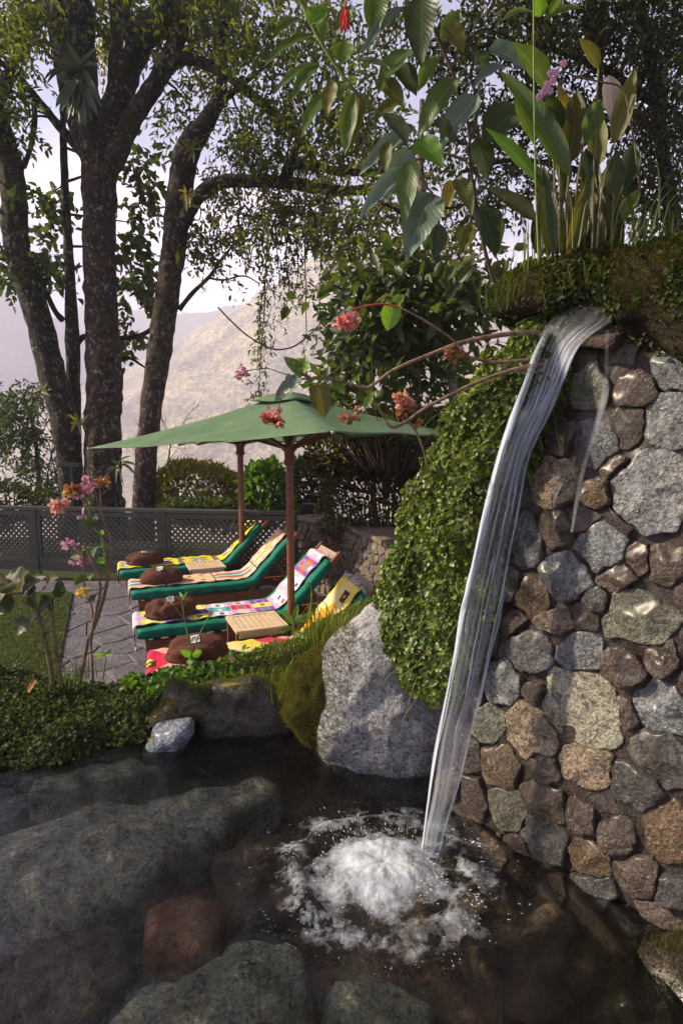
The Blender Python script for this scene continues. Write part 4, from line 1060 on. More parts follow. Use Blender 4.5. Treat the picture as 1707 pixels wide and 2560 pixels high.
# ================================================================== TERRACE FURNITURE
def copy_tree(o, parent=None):
    c = o.copy(); COL.objects.link(c); c.parent = parent
    for ch in list(o.children): copy_tree(ch, c)
    return c
LA = R(21)
TOPZ = 0.37; ML, MW, MT, BL, BA = 1.36, 0.66, 0.11, 0.70, R(47)
def mat_path(n=34, ext=0.0, off=0.0):
    """centre line of the mattress top in the lounger's x-z plane: seat, soft bend, backrest"""
    pts = []
    for i in range(n):
        s_ = -ext + (ML + BL + ext) * i / (n - 1)
        w = 0.10
        if s_ < ML - w: x, z, a = s_, 0.0, 0.0
        elif s_ > ML + w:
            q = s_ - ML; x, z, a = ML + q * math.cos(BA), q * math.sin(BA), BA
        else:
            u = (s_ - (ML - w)) / (2 * w); p0, p1, p2 = (ML - w, 0), (ML, 0), (ML + w * math.cos(BA), w * math.sin(BA))
            x = p0[0] * (1 - u) ** 2 + 2 * p1[0] * u * (1 - u) + p2[0] * u * u; z = p0[1] * (1 - u) ** 2 + 2 * p1[1] * u * (1 - u) + p2[1] * u * u; a = BA * u
        pts.append((x - off * math.sin(a), TOPZ + z + off * math.cos(a), a, s_))
    return pts
def make_lounger():
    """local frame: origin on the ground at the middle of the foot end, +x towards the head, near side is -y"""
    t = thing('sun_lounger', '', 'sun lounger')
    for sy in (-1, 1):
        v, f = box(0.10, ML + 0.62, sy * 0.29 - 0.02, sy * 0.29 + 0.02, 0.14, 0.245); obj('side_rail', v, f, M['teak'], t, False, world=False)
        for lx in (0.16, ML + 0.42):
            v, f = box(lx, lx + 0.07, sy * 0.255 - 0.02, sy * 0.255 + 0.02, 0.0, 0.22); obj('leg', v, f, M['teak'], t, False, world=False)
    v, f = box(0.075, 0.099, -0.31, 0.31, 0.12, 0.25); obj('foot_rail', v, f, M['teak'], t, False, world=False)
    for i in range(9):
        x = 0.14 + i * 0.14; v, f = box(x, x + 0.07, -0.265, 0.265, 0.231, 0.25); obj('slat', v, f, M['teak'], t, False, world=False)
    def bk(q, y, o): return (ML + q * math.cos(BA) + o * math.sin(BA), y, 0.25 + q * math.sin(BA) - o * math.cos(BA))
    for sy in (-1, 1):
        v, f = bar(bk(-0.05, sy * 0.285, 0.0), bk(0.93, sy * 0.285, 0.0), 0.035, 0.05); obj('backrest_stile', v, f, M['teak'], t, False, world=False)
        v, f = bar(bk(0.45, sy * 0.24, 0.03), (ML + 0.62, sy * 0.24, 0.20), 0.025, 0.03); obj('backrest_prop', v, f, M['teak'], t, False, world=False)
    for q in (0.12, 0.26, 0.40, 0.54, 0.68):
        v, f = bar(bk(q, -0.267, 0), bk(q, 0.267, 0), 0.07, 0.018, (-math.sin(BA), 0, math.cos(BA))); obj('backrest_slat', v, f, M['teak'], t, False, world=False)
    v, f = bar(bk(0.855, -0.267, 0), bk(0.855, 0.267, 0), 0.10, 0.018, (-math.sin(BA), 0, math.cos(BA))); obj('head_rail', v, f, M['weather'], t, False, world=False)
    v, f = bar((ML + 0.25, -0.325, 0.27), (ML + 0.40, -0.325, 0.25), 0.012, 0.02); obj('bracket', v, f, M['metal'], t, False, world=False)
    # mattress: rounded box section swept along the path
    pts = mat_path(44); V = []; F = []; K = 20
    for i, (x, z, a, s_) in enumerate(pts):
        e = min(1.0, min(i, len(pts) - 1 - i) / 2.0); sh = 0.80 + 0.2 * math.sqrt(e)
        for k in range(K):
            th = 2 * math.pi * k / K; c, sn = math.cos(th), math.sin(th)
            y = MW / 2 * math.copysign(abs(c) ** 0.28, c) * (0.985 + 0.015 * sh); h = MT / 2 * math.copysign(abs(sn) ** 0.45, sn) * sh
            y += 0.006 * nz((s_ * 6, th, 2), 1); h += 0.007 * nz((s_ * 5, c * 2, 7), 1.3) - (0.006 if sn > .5 and abs((s_ * 3.2) % 1 - .5) < .08 else 0)
            o = h - MT / 2
            V.append((x - o * math.sin(a), y, z + o * math.cos(a)))
    for i in range(len(pts) - 1):
        for k in range(K): F.append((i * K + k, (i + 1) * K + k, (i + 1) * K + (k + 1) % K, i * K + (k + 1) % K))
    F.append(tuple(range(K))); F.append(tuple((len(pts) - 1) * K + k for k in range(K))[::-1])
    obj('mattress', V, F, M['mattress'], t, world=False)
    return t
# near-side foot corners of the four mattresses, read off the photograph
FEET = [(300, 1432), (329, 1484), (343, 1580), (372, 1705)]
LLAB = ['green sun lounger with yellow zigzag blanket, farthest and next to the lattice fence', 'green sun lounger with cream and teal striped blanket, second from the fence',
        'green sun lounger with mauve patchwork blanket, third from the fence', 'green sun lounger with red and yellow blanket, half hidden by the grassy bank']
lounger0 = make_lounger(); LOUNGE = []
for i, (fx, fy) in enumerate(FEET):
    c = onz(fx, fy, TOPZ); a = LA if i < 3 else R(16.6)
    o = lounger0 if i == 0 else copy_tree(lounger0)
    org = Vector((c.x - math.sin(a) * MW / 2, c.y + math.cos(a) * MW / 2, 0.014))
    o.location = org; o.rotation_euler = (0, 0, a); o.scale = (1, 1, 1) if i < 3 else (.9, 1, 1); o['label'] = LLAB[i]; o['group'] = 'sun loungers in a row on the patio'
    LOUNGE.append((org, a))

# blankets with woven patterns (colours belong to the cloth)
Yl, Gy, Bl, Wh = (0.80, 0.60, 0.035), (0.20, 0.15, 0.16), (0.30, 0.52, 0.60), (0.75, 0.70, 0.62)
Cr, Pk, Or, Te, Am = (0.70, 0.52, 0.36), (0.66, 0.32, 0.28), (0.48, 0.10, 0.035), (0.05, 0.27, 0.28), (0.62, 0.30, 0.05)
Mv, Pu, Ye2, Li, Rd = (0.52, 0.36, 0.47), (0.19, 0.085, 0.26), (0.66, 0.56, 0.12), (0.56, 0.46, 0.53), (0.55, 0.03, 0.06)
def pat_zig(s_, v):
    p = (s_ * 2.1) % 1.0; z = abs(((v * 3.5) % 1) - .5) * 2
    if p < 0.10 + 0.12 * z: return Gy
    if p > 0.99: return Gy
    for c in (0.33, 0.67):
        d = abs(v - c) * 2.4 + abs(p - 0.60) * 1.7
        if d < 0.16: return Wh
        if d < 0.30: return Bl
        if d < 0.55: return Gy
    return Yl
def pat_cream(s_, v):
    k = int(s_ * 1.75); p = (s_ * 1.75) % 1.0; c = abs(v - .5)
    if p < 0.035: return (0.05, 0.045, 0.04)
    if k % 2 == 0:
        if c < 0.05: return (0.42, 0.60, 0.62)
        st = 0.18 + 0.16 * (1 - abs(p - .5) * 2) ; q = math.floor(st * 14) / 14
        if c < q * .55: return Te
        if c < q: return Or
        return Pk if c < q + .08 else Cr
    if c < 0.06: return Am
    if c < 0.12: return Cr
    if c > 0.40: return Pk
    if abs(c - .27) < 0.04 and int(p * 12) % 3 == 0: return (0.08, 0.04, 0.03)
    if abs(p - .5) < .1 and c < .16: return (0.60, 0.24, 0.02)
    return Cr
def pat_patch(s_, v):
    k = int(s_ * 4.6); p = (s_ * 4.6) % 1.0; j = int(v * 3); w = (v * 3) % 1
    if p < 0.09: return (0.46, 0.30, 0.52)
    cols = [[Li, Mv, Li], [Ye2, Mv, Ye2], [Pu, Mv, Pu], [Ye2, Pu, Ye2], [Li, Te, Li], [Mv, Rd, Mv], [Pu, Ye2, Pu], [Mv, Li, Mv], [Li, (0.30, 0.45, 0.5), Li], [Pu, Or, Pu]]
    base = cols[k % len(cols)][j % 3]
    if abs(p - .55) < .12 and abs(w - .5) < .22: return [(0.08, 0.10, 0.28), (0.65, 0.55, 0.45), Te, Or][(k + j) % 4]
    if abs(p - .55) < .26 and abs(w - .5) < .38: return tuple(min(.8, x * 1.35 + .06) for x in base)
    return base
def pat_red(s_, v):
    d = s_ * 2.2 + abs(v - .5) * 1.1; k = int(d * 2.0) % 5; p = (s_ * 2.6) % 1
    if abs(p - .5) < .14 and abs(v - .35) < .13:
        return (0.70, 0.35, 0.03) if abs(p - .5) < .05 and abs(v - .35) < .05 else (0.06, 0.03, 0.02)
    return [(0.72, 0.58, 0.10), (0.60, 0.03, 0.08), (0.75, 0.36, 0.30), (0.74, 0.36, 0.03), (0.72, 0.60, 0.30)][k]
BLAB = ['yellow woven blanket with grey zigzags and diamonds on the farthest lounger', 'cream woven blanket with rust and teal bands on the second lounger',
        'mauve and cream patchwork blanket with purple head end on the third lounger', 'red, pink and yellow woven blanket on the half hidden lounger']
for i, pat in enumerate((pat_zig, pat_cream, pat_patch, pat_red)):
    org, a = LOUNGE[i]
    t = thing('woven_blanket', BLAB[i], 'blanket', tuple(org + Vector((0, 0, TOPZ))), a, 'woven blankets on the loungers')
    t.scale = (1, 1, 1) if i < 3 else (.9, 1, 1)
    n, kv = 150, 36
    pts = mat_path(n, 0.0, 0.008); drop = 0.20
    full = []
    for q in range(14):                                  # hangs over the foot end
        u = q / 14; full.append((-0.016 - 0.01 * math.sin(u * 3), TOPZ + 0.006 - drop * (1 - u), 0.0, -drop * (1 - u)))
    full += pts
    if i < 3: full += [(pts[-1][0] + 0.03, pts[-1][1] + 0.0, 0, pts[-1][3] + .03), (pts[-1][0] + 0.06, pts[-1][1] - 0.05, 0, pts[-1][3] + .07)]
    V = []; C_ = []; F = []
    bw = 0.42 if i < 3 else 0.48; yo = -0.02 * (i == 2)
    for (x, z, b, s_) in full:
        for k in range(kv + 1):
            v = k / kv; y = yo + (v - .5) * bw * (1 + 0.02 * math.sin(s_ * 11 + i)) + 0.008 * math.sin(s_ * 23 + i * 2)
            wr = 0.009 * nz((x * 7, y * 9, i * 3.0), 1) + 0.004 * math.sin(s_ * 40 + i) * (abs(v - .5) > .42) + 0.006
            V.append((x - wr * math.sin(b), y, z + wr * math.cos(b) - TOPZ))
    for q in range(len(full) - 1):
        for k in range(kv):
            F.append((q * (kv + 1) + k, (q + 1) * (kv + 1) + k, (q + 1) * (kv + 1) + k + 1, q * (kv + 1) + k + 1))
            C_.append(pat(full[q][3] + drop, (k + .5) / kv))
    ob = obj('cloth', V, F, M['woven'], t, True, None, C_, world=False)
    so_ = ob.modifiers.new('thickness', 'SOLIDIFY'); so_.thickness = 0.006; so_.offset = 1
    fr = MB()
    for k in range(46):
        y = yo + (k / 45 - .5) * bw; x0, z0 = full[0][0], full[0][1] - TOPZ
        L = 0.07 + 0.03 * random.random(); sw = random.uniform(-.012, .012)
        v, f, _ = tube([(x0, y, z0 + .004), (x0 - .004, y + sw * .5, z0 - L * .5), (x0 + sw * .3, y + sw, z0 - L)], [0.0026, 0.0022, 0.0016], 4); fr.add(v, f)
    fo_ = fr.build('fringe', M['fringe'], t, world=False); fo_['kind'] = 'stuff'
    if i >= 2:
        fr = MB(); x0, z0 = full[-1][0], full[-1][1] - TOPZ
        for k in range(30):
            y = yo + (k / 29 - .5) * bw
            p0 = np.array((x0 - .01, y, z0)); dd = np.array((random.uniform(.02, .07), random.uniform(-.03, .03), random.uniform(-.02, .05)))
            v, f, _ = tube(catmull([p0, p0 + dd * .6 + (0, 0, .02), p0 + dd * 1.3 - (0, 0, .01)], 6), 0.004, 4); fr.add(v, f)
        fo_ = fr.build('head_fringe', M['fringe'], t, world=False); fo_['kind'] = 'stuff'

# brown fleece bundles with white tags
CLAB = ['brown fleece bundle with white tag on the yellow zigzag blanket', 'brown fleece bundle on the cream and teal blanket', 'folded brown fleece bundle with white tag on the mauve patchwork blanket', 'brown fleece bundle with white tag nearest the bank, behind thin weeds']
for i in range(4):
    org, a = LOUNGE[i]; sx_ = (0.33, 0.35, 0.33, 0.36)[i]
    t = thing('fleece_bundle', CLAB[i], 'bundle', tuple(org + Matrix.Rotation(a, 3, 'Z') @ Vector((sx_, -0.02, TOPZ + 0.012))), a + (0.05, -0.08, 0.1, 0)[i], 'brown fleece bundles on the loungers')
    V = []; F = []; nt_, np_ = 40, 22; lx, ly, lz = 0.24, 0.175, (0.165, 0.165, 0.175, 0.165)[i]
    for j in range(np_ + 1):
        ph = math.pi * j / np_
        for k in range(nt_):
            th = 2 * math.pi * k / nt_
            x = math.sin(ph) ** 0.7 * math.cos(th); y = math.sin(ph) ** 0.7 * math.sin(th); z = math.cos(ph)
            q = Vector((x, y, z)); fold = 0.10 * math.exp(-((y + 0.55 + 0.25 * x) / 0.16) ** 2) if z > -.3 else 0
            if i == 2: fold += 0.16 * math.exp(-((x + 0.25 - .5 * y) / 0.14) ** 2) * (z > -.2)
            r = 1 + 0.10 * fbm(q, 1.5, i * 5 + 1) - fold
            zz = max(-0.0, (z * 0.62 + 0.42) * r) * lz
            V.append((x * lx * r * (1.0 + .1 * (zz < .04)), y * ly * r, zz))
    for j in range(np_):
        for k in range(nt_): F.append((j * nt_ + k, (j + 1) * nt_ + k, (j + 1) * nt_ + (k + 1) % nt_, j * nt_ + (k + 1) % nt_))
    ob = obj('fleece', V, F, M['fleece'], t, world=False)
    V = np.array(V)
    def topz(x, y):
        d = (V[:, 0] - x) ** 2 + (V[:, 1] - y) ** 2 + (V[:, 2] < .08) * 9; return V[d.argmin(), 2]
    tg = MB(); Vt = []
    for yy in range(5):
        for xx in range(5):
            x = -0.05 + 0.07 * xx / 4 + 0.0; y = -0.075 + 0.07 * yy / 4; Vt.append((x, y, topz(x, y) + 0.012))
    tag_ = obj('tag', Vt, [(r_ * 5 + c, r_ * 5 + c + 1, r_ * 5 + c + 6, r_ * 5 + c + 5) for r_ in range(4) for c in range(4)], M['white'], t, False, world=False)
    if i != 1:
        mk = MB()
        for c_ in range(3):
            x = -0.036 + c_ * 0.017; y = -0.048; z = topz(-.015, -.045) + 0.017
            v, f = box(x, x + .010, y, y + .004, z - .004, z); mk.add(v, f); v, f = box(x, x + .010, y + .012, y + .016, z - .002, z + .002); mk.add(v, f); v, f = box(x, x + .003, y + .0041, y + .0119, z - .003, z + .001); mk.add(v, f)
        mk.build('print', M['ink'], tag_, False, world=False)

# slatted side tables
def side_table(corners, z, label):
    P = [onz(x, y, z) for x, y in corners]
    c = (P[0] + P[2]) / 2; ex = (P[1] - P[0]); a = math.atan2(ex.y, ex.x); w = 0.235
    t = thing('side_table', label, 'side table', (c.x, c.y, 0.014), a, 'slatted side tables between the loungers')
    for i in range(7):
        x = -w + 0.055 + i * (2 * w - 0.11) / 7 + 0.004; v, f = box(x, x + (2 * w - .11) / 7 - .010, -w + .048, w - .048, z - .022, z - .004); obj('slat', v, f, M['pine'], t, False, world=False)
    for sx_ in (-1, 1):
        x0, x1 = (-w, -w + .053) if sx_ < 0 else (w - .053, w)
        v, f = box(x0, x1, -w, w, z - .024, z); obj('side_board', v, f, M['pine'], t, False, world=False)
        v, f = box(-w + .055, w - .055, *((-w, -w + .046) if sx_ < 0 else (w - .046, w)), z - .024, z - .001); obj('end_board', v, f, M['pine'], t, False, world=False)
        v, f = box(-w + .03, w - .03, *((-w + .012, -w + .030) if sx_ < 0 else (w - .030, w - .012)), z - .075, z - .0245); obj('apron', v, f, M['pine'], t, False, world=False)
        for sy in (-1, 1):
            v, f = box(*((-w + .008, -w + .045) if sx_ < 0 else (w - .045, w - .008)), *((-w + .032, -w + .07) if sy < 0 else (w - .07, w - .032)), 0, z - .0245); obj('leg', v, f, M['teak'], t, False, world=False)
side_table([(566, 1546), (681, 1532), (718, 1564), (599, 1588)], 0.44, 'pale slatted wooden side table beside the umbrella pole nearest the bank')
side_table([(463, 1409), (548, 1402), (565, 1418), (472, 1428)], 0.40, 'pale slatted wooden side table between the two farthest loungers')

# umbrellas
def umbrella(px, base_px, Y, hd, ang, label, zs, rim_in=0.0, wpx=18):
    X = (px - CX) / FPX * Y * 1.0; c = Vector((X, Y, 0))
    t = thing('patio_umbrella', label, 'umbrella', (c.x, c.y, 0.014), group='green umbrellas over the loungers')
    r = m_px(wpx, Y) / 2
    v, f = lathe([(r, 0.02), (r, 0.7), (r * 1.02, 1.3), (r, 2.0), (r, zs['apex'] - .04)], 14, (c.x, c.y, 0)); obj('pole', v, f, M['pole'], t)
    v, f = lathe([(0.24, 0.014), (0.25, 0.05), (0.22, 0.085), (0.06, 0.10), (0.055, 0.34), (0.045, 0.36), (r + .003, 0.36)], 20, (c.x, c.y, 0)); obj('base', v, f, M['dark_metal'], t)
    hz0 = zs['hub']
    v, f = lathe([(r + .002, hz0 - .16), (r * 1.5, hz0 - .15), (r * 1.55, hz0 - .12), (r * 1.3, hz0 - .11), (r * 1.35, hz0 - .04), (r * 1.9, hz0 - .02), (r * 2.1, hz0), (r * 1.8, hz0 + .03), (r + .002, hz0 + .035)], 18, (c.x, c.y, 0)); obj('hub', v, f, M['pole'], t)
    cor = []
    for k in range(4):
        a = ang + k * math.pi / 2; cor.append(Vector((c.x + hd * math.cos(a), c.y + hd * math.sin(a), zs['cor'][k])))
    apex = Vector((c.x, c.y, zs['apex'])); ng = 16
    V = []; F = []; idx = {}
    def vid(p):
        key = (round(p.x, 4), round(p.y, 4), round(p.z, 4))
        if key not in idx: idx[key] = len(V); V.append(tuple(p))
        return idx[key]
    for k in range(4):
        A_, B_ = cor[k], cor[(k + 1) % 4]; grid = []
        for i in range(ng + 1):
            row = []
            for j in range(i + 1):
                u = j / i if i else 0; s_ = i / ng
                e = A_.lerp(B_, u); p = apex.lerp(e, s_)
                e4 = 4 * u * (1 - u)
                p.z -= 0.055 * math.sin(math.pi * s_) * (0.5 + .5 * e4) + 0.012 * e4 * s_ * s_   # cloth sags between ribs
                inn = (apex - e); inn.z = 0; p += inn * (0.065 * e4 * s_ * s_)
                p.z += 0.010 * math.sin(u * 11 + k * 2 + s_ * 3) * s_ * e4 + 0.006 * nz(p, 3.5, 4) * s_
                row.append(vid(p))
            grid.append(row)
        for i in range(ng):
            for j in range(i + 1):
                F.append((grid[i][j], grid[i + 1][j], grid[i + 1][j + 1]))
                if j < i: F.append((grid[i][j], grid[i + 1][j + 1], grid[i][j + 1]))
    ob = obj('canopy', V, F, M['canopy'], t); m_ = ob.modifiers.new('thickness', 'SOLIDIFY'); m_.thickness = 0.004; m_.offset = -1
    # vent cap above the apex
    V2 = [tuple(apex + Vector((0, 0, .014)))]; F2 = []
    for rr, dz in ((0.14, -0.012), (0.26, -0.05), (0.34, -0.078)):
        for k in range(32):
            a = ang + 2 * math.pi * k / 32; q = (abs(math.cos(2 * (a - ang))) * .25 + .75); sq = 1 / (abs(math.cos(a - ang)) + abs(math.sin(a - ang)))
            V2.append((c.x + rr * hd / 1.65 * sq * math.cos(a), c.y + rr * hd / 1.65 * sq * math.sin(a), apex.z + dz + .02 * math.cos(4 * (a - ang)) * rr))
    for k in range(32):
        F2.append((0, 1 + k, 1 + (k + 1) % 32))
        for j in range(2): F2.append((1 + j * 32 + k, 1 + (j + 1) * 32 + k, 1 + (j + 1) * 32 + (k + 1) % 32, 1 + j * 32 + (k + 1) % 32))
    vc = obj('vent_cap', V2, F2, M['canopy'], t); m_ = vc.modifiers.new('thickness', 'SOLIDIFY'); m_.thickness = 0.004
    v, f = lathe([(0.028, 0.0), (0.03, 0.02), (0.018, 0.035), (0.026, 0.055), (0.012, 0.085), (0.002, 0.09)], 12, (c.x, c.y, apex.z + .008)); obj('finial', v, f, M['pole'], t)
    for k in range(8):
        e = cor[k // 2] if k % 2 == 0 else (cor[k // 2] + cor[(k // 2 + 1) % 4]) / 2
        sag = 0.03 if k % 2 == 0 else 0.075
        a0 = apex + Vector((0, 0, -0.06)) + (e - apex) * 0.03; b0 = apex.lerp(e, 0.965) + Vector((0, 0, -sag * .5))
        mid = a0.lerp(b0, .5) + Vector((0, 0, -sag - .01))
        v, f, _ = tube([a0, mid, b0], 0.012, 6); obj('rib', v, f, M['pole'], t)
        q = a0.lerp(b0, .42) + Vector((0, 0, -sag - .02)); h0 = Vector((c.x, c.y, hz0)) + (e - apex).normalized() * r * 1.6
        h0.z = hz0
        v, f = bar(h0, q, 0.018, 0.028); obj('strut', v, f, M['pole'], t, False)
    for k in range(4):
        v, f = lathe([(0.001, -.012), (0.012, -.008), (0.013, .008), (0.001, .012)], 8, tuple(cor[k] + Vector((0, 0, -.006)))); obj('rib_tip', v, f, M['metal'], t)
    return t
umbrella(724, 1545, 5.2, 1.66, math.atan2(-1.6, 0.41), 'green square umbrella in front, its canopy spreading over the loungers', {'hub': 2.03, 'cor': (2.165, 2.15, 2.12, 2.035), 'apex': 2.51}, wpx=19)
umbrella(602, 1405, 8.0, 1.66, math.atan2(-1.6, 0.41), 'second green umbrella behind, its pole by the farthest lounger', {'hub': 2.02, 'cor': (2.08, 2.04, 2.04, 2.0), 'apex': 2.40}, wpx=15)

# ------------------------------------------------------------------ lattice fence
FL = [onz(-260, 1445, 0), onz(85, 1440, 0)]
fp = [at(-290, 1266, 8.95), at(85, 1274, 8.65), at(408, 1281, 8.35), at(742, 1291, 8.05)]
fence = thing('lattice_fence', 'grey-green painted lattice fence along the back of the patio', 'fence', (fp[1].x, fp[1].y, 0))
FT = 1.02
for i, p in enumerate(fp):
    v, f = box(p.x - .045, p.x + .045, p.y - .045, p.y + .045, -0.2, FT + .002); obj('post', v, f, M['fence'], fence, False)
for i in range(3):
    a, b = fp[i], fp[i + 1]; d = Vector((b.x - a.x, b.y - a.y, 0)); Lp = d.length; d.normalize()
    def fpnt(u, z, o=0.0): return Vector((a.x, a.y, 0)) + d * u + Vector((0, 0, z)) + Vector((-d.y, d.x, 0)) * o
    v, f = bar(fpnt(0.0, FT + .03) if i == 0 else fpnt(-.0, FT + .03), fpnt(Lp - .002, FT + .03), 0.11, 0.045); obj('top_rail', v, f, M['fence'], fence, False)
    z0, z1 = 0.22, FT - .012
    for nm, p0, p1, w_, h_ in (('frame_rail', fpnt(.048, z1 - .035), fpnt(Lp - .048, z1 - .035), .05, .07), ('frame_rail', fpnt(.048, z0 + .035), fpnt(Lp - .048, z0 + .035), .05, .07)):
        v, f = bar(p0, p1, w_, h_); obj(nm, v, f, M['fence'], fence, False)
    v, f = bar(fpnt(.048, z0 - .065), fpnt(Lp - .048, z0 - .065), .03, .12); obj('kick_board', v, f, M['fence'], fence, False)
    for u in (.075, Lp - .075):
        v, f = bar(fpnt(u, z0 + .072), fpnt(u, z1 - .072), .052, .05); obj('frame_stile', v, f, M['fence'], fence, False)
    U0, U1, Z0, Z1 = .102, Lp - .102, z0 + .072, z1 - .072; st = 0.088
    for sg in (1, -1):
        k = -(Z1 - Z0)
        while k < (U1 - U0):
            # line u = U0 + k + (z - Z0) for sg = 1, mirrored for -1
            t0 = max(0.0, -k); t1 = min(Z1 - Z0, (U1 - U0) - k)
            if t1 - t0 > 0.03 and (i > 0 or U0 + k > Lp * .55):
                ua, ub = U0 + k + t0, U0 + k + t1; za, zb_ = Z0 + t0, Z0 + t1
                if sg < 0: za, zb_ = Z1 - t0, Z1 - t1
                o = 0.0052 * sg
                v, f = bar(fpnt(ua, za, o), fpnt(ub, zb_, o), 0.010, 0.034, (-d.y, d.x, 0))
                v, f = bar(fpnt(ua, za, o), fpnt(ub, zb_, o), 0.034, 0.010, (-d.y, d.x, 0)); obj('slat', v, f, M['fence'], fence, False)
            k += st

# ------------------------------------------------------------------ low stone wall with slab coping, curving behind the loungers
path = catmull([(-0.62, 8.05), (-0.30, 7.75), (0.05, 7.25), (0.30, 6.7), (0.50, 6.1), (0.75, 5.5), (1.1, 4.9)], 60)
seg = np.concatenate([[0], np.cumsum(np.linalg.norm(np.diff(path, axis=0), axis=1))]); LW = seg[-1]
def lw_pt(u, v, h=0.0):
    u = min(max(u, 0), LW - 1e-6); i = min(len(path) - 2, int(np.searchsorted(seg, u, 'right') - 1)); s_ = (u - seg[i]) / (seg[i + 1] - seg[i])
    p = path[i] * (1 - s_) + path[i + 1] * s_; j0, j1 = max(0, i - 2), min(len(path) - 1, i + 3); d = path[j1] - path[j0]; d = d / np.linalg.norm(d); nn = np.array([d[1], -d[0]]);
    if nn[0] > 0: nn = -nn
    return Vector((p[0] + nn[0] * h, p[1] + nn[1] * h, v))
HW = 0.96
lw = thing('low_stone_wall', 'low curved rubble wall with flat slab coping behind the lounger heads', 'wall', tuple(lw_pt(1, 0)))
V = []; F = []
for i in range(60):
    u = LW * i / 59
    for v, h in ((-.1, 0), (HW, 0), (HW, -.42), (-.1, -.42)): V.append(tuple(lw_pt(u, v, h)))
for i in range(59):
    for k in range(4): F.append((i * 4 + k, i * 4 + (k + 1) % 4, i * 4 + 4 + (k + 1) % 4, i * 4 + 4 + k))
F += [(0, 1, 2, 3), (239, 238, 237, 236)]
obj('mortar_core', V, F, M['low_mortar'], lw, False)
S = []; B = []
for vv in np.arange(0.06, HW - .02, 0.115):
    for uu in np.arange(0.05, LW, 0.16):
        S.append((uu + random.uniform(-.06, .06), vv + random.uniform(-.04, .04))); B.append((random.uniform(.08, .12), random.uniform(.055, .09), random.choice(['low_stone', 'low_stone_b', 'low_stone'])))
for i in range(len(S)):
    if S[i][1] > HW - .03: continue
    wall_stone(i, S, B, None, 0.012, lw_pt, lw, 0.028, 14, 0, None, True)
u = 0.0
while u < LW - .1:
    w = random.uniform(.22, .40); u2 = min(LW, u + w); z = HW + .002; th = random.uniform(.035, .055); ov = random.uniform(.02, .05)
    pr = [lw_pt(u + .006, z, ov), lw_pt(u2 - .006, z, ov + random.uniform(-.015, .015)), lw_pt(u2 - .006, z, -.44), lw_pt(u + .006, z, -.44)]
    V = [tuple(p) for p in pr] + [tuple(p + Vector((0, 0, th + random.uniform(-.006, .006)))) for p in pr]
    obj('coping_slab', V, BOXF, M['cap_slab'], lw, False); u = u2

# small fixtures behind the fence
t = thing('garden_post', 'dark green garden post with a flat crossbar top beside the tree trunks', 'post', tuple(at(178, 1290, 9.3)))
p0 = at(178, 1162, 9.3); v, f = bar((p0.x, p0.y, -.1), (p0.x, p0.y, p0.z - .035), .045, .045); obj('stem', v, f, M['dark_metal'], t, False)
pa, pb = at(150, 1162, 9.3), at(199, 1162, 9.3); v, f = bar(pa, pb, .12, .06); obj('crossbar', v, f, M['dark_metal'], t, False)
t = thing('dark_box', 'black rounded box on the coping where fence and stone wall meet', 'box', tuple(at(770, 1292, 8.3)))
V, F = blob([(748, 1292), (747, 1266), (756, 1258), (784, 1258), (792, 1266), (792, 1292)], 8.3, 0.10, 0.004, 6, 40, 14, 0.35); obj('casing', V, F, M['black_box'], t)

# ================================================================== TREES AND PLANTS
def limb_mb(pts, Y, seg=12, bump=0.16, bs=5.0, n=None):
    P, r = pxpath(pts, Y, n or max(8, len(pts) * 7)); v, f, u = tube(P, r * (.86 if seg > 12 else .95), seg, bump, bs); return P, v, f
CROWN = 1.65
def twig_cloud(ells, leafL, per=10, wr=0.45, tl=(0.25, 0.6), droop=0.35, jit=0.6, fold=0.25, roots=None, shape=(0.3, 0.46, 0.68, 0.36)):
    """ells: (cx, cy, rx, ry, twigs, Y, depth) in photo pixels and metres -> leaf mesh, twig mesh"""
    LP = []; LD = []; TB = MB()
    for (cx, cy, rx, ry, n, Y, dp) in ells:
        cen = at(cx, cy, Y)
        if roots is not None:
            rt = np.array(roots); k = ((rt - np.array(cen)) ** 2).sum(1).argmin(); a = rt[k]; b = np.array(cen)
            mid = (a + b) / 2 + RNG.normal(size=3) * 0.12 * np.linalg.norm(b - a) + np.array([0, 0, .08])
            v, f, _ = tube(catmull([a, mid, b], 10), np.linspace(0.022, 0.006, 10) * max(.5, min(1.6, Y / 9)), 5); TB.add(v, f)
        for i in range(int(n * CROWN)):
            while True:
                q = RNG.uniform(-1, 1, 3)
                if (q ** 2).sum() < 1: break
            yy = Y + q[2] * dp; p = np.array(at(cx + q[0] * rx, cy + q[1] * ry, yy))
            d = RNG.normal(size=3); d[2] -= droop * 2; d = d / np.linalg.norm(d); L = RNG.uniform(*tl)
            ts = np.linspace(0, 1, per); path = p + d * (ts[:, None] * L) + np.array([0, 0, -1]) * (ts[:, None] ** 2) * L * droop
            if i % 2 == 0:
                v, f, _ = tube(path[::3] if per > 6 else path, 0.0028 * max(.6, Y / 9), 3, cap=False); TB.add(v, f)
            s_ = unit(np.cross(d, RNG.normal(size=3)))
            for j in range(1, per):
                LP.append(path[j]); sd_ = s_ * (1 if j % 2 else -1)
                LD.append(d * .7 + sd_ * .9 + RNG.normal(size=3) * jit * .5 + np.array([0, 0, -droop * .7]))
    LP = np.array(LP); LD = np.array(LD); n = len(LP)
    N = unit(RNG.normal(size=(n, 3)) + np.array([[0, -0.2, 0.8]])); sz = leafL * (0.65 + 0.7 * RNG.random(n))
    v, f = leaves(LP, LD, N, sz, sz * wr, fold, shape)
    return v, f, TB
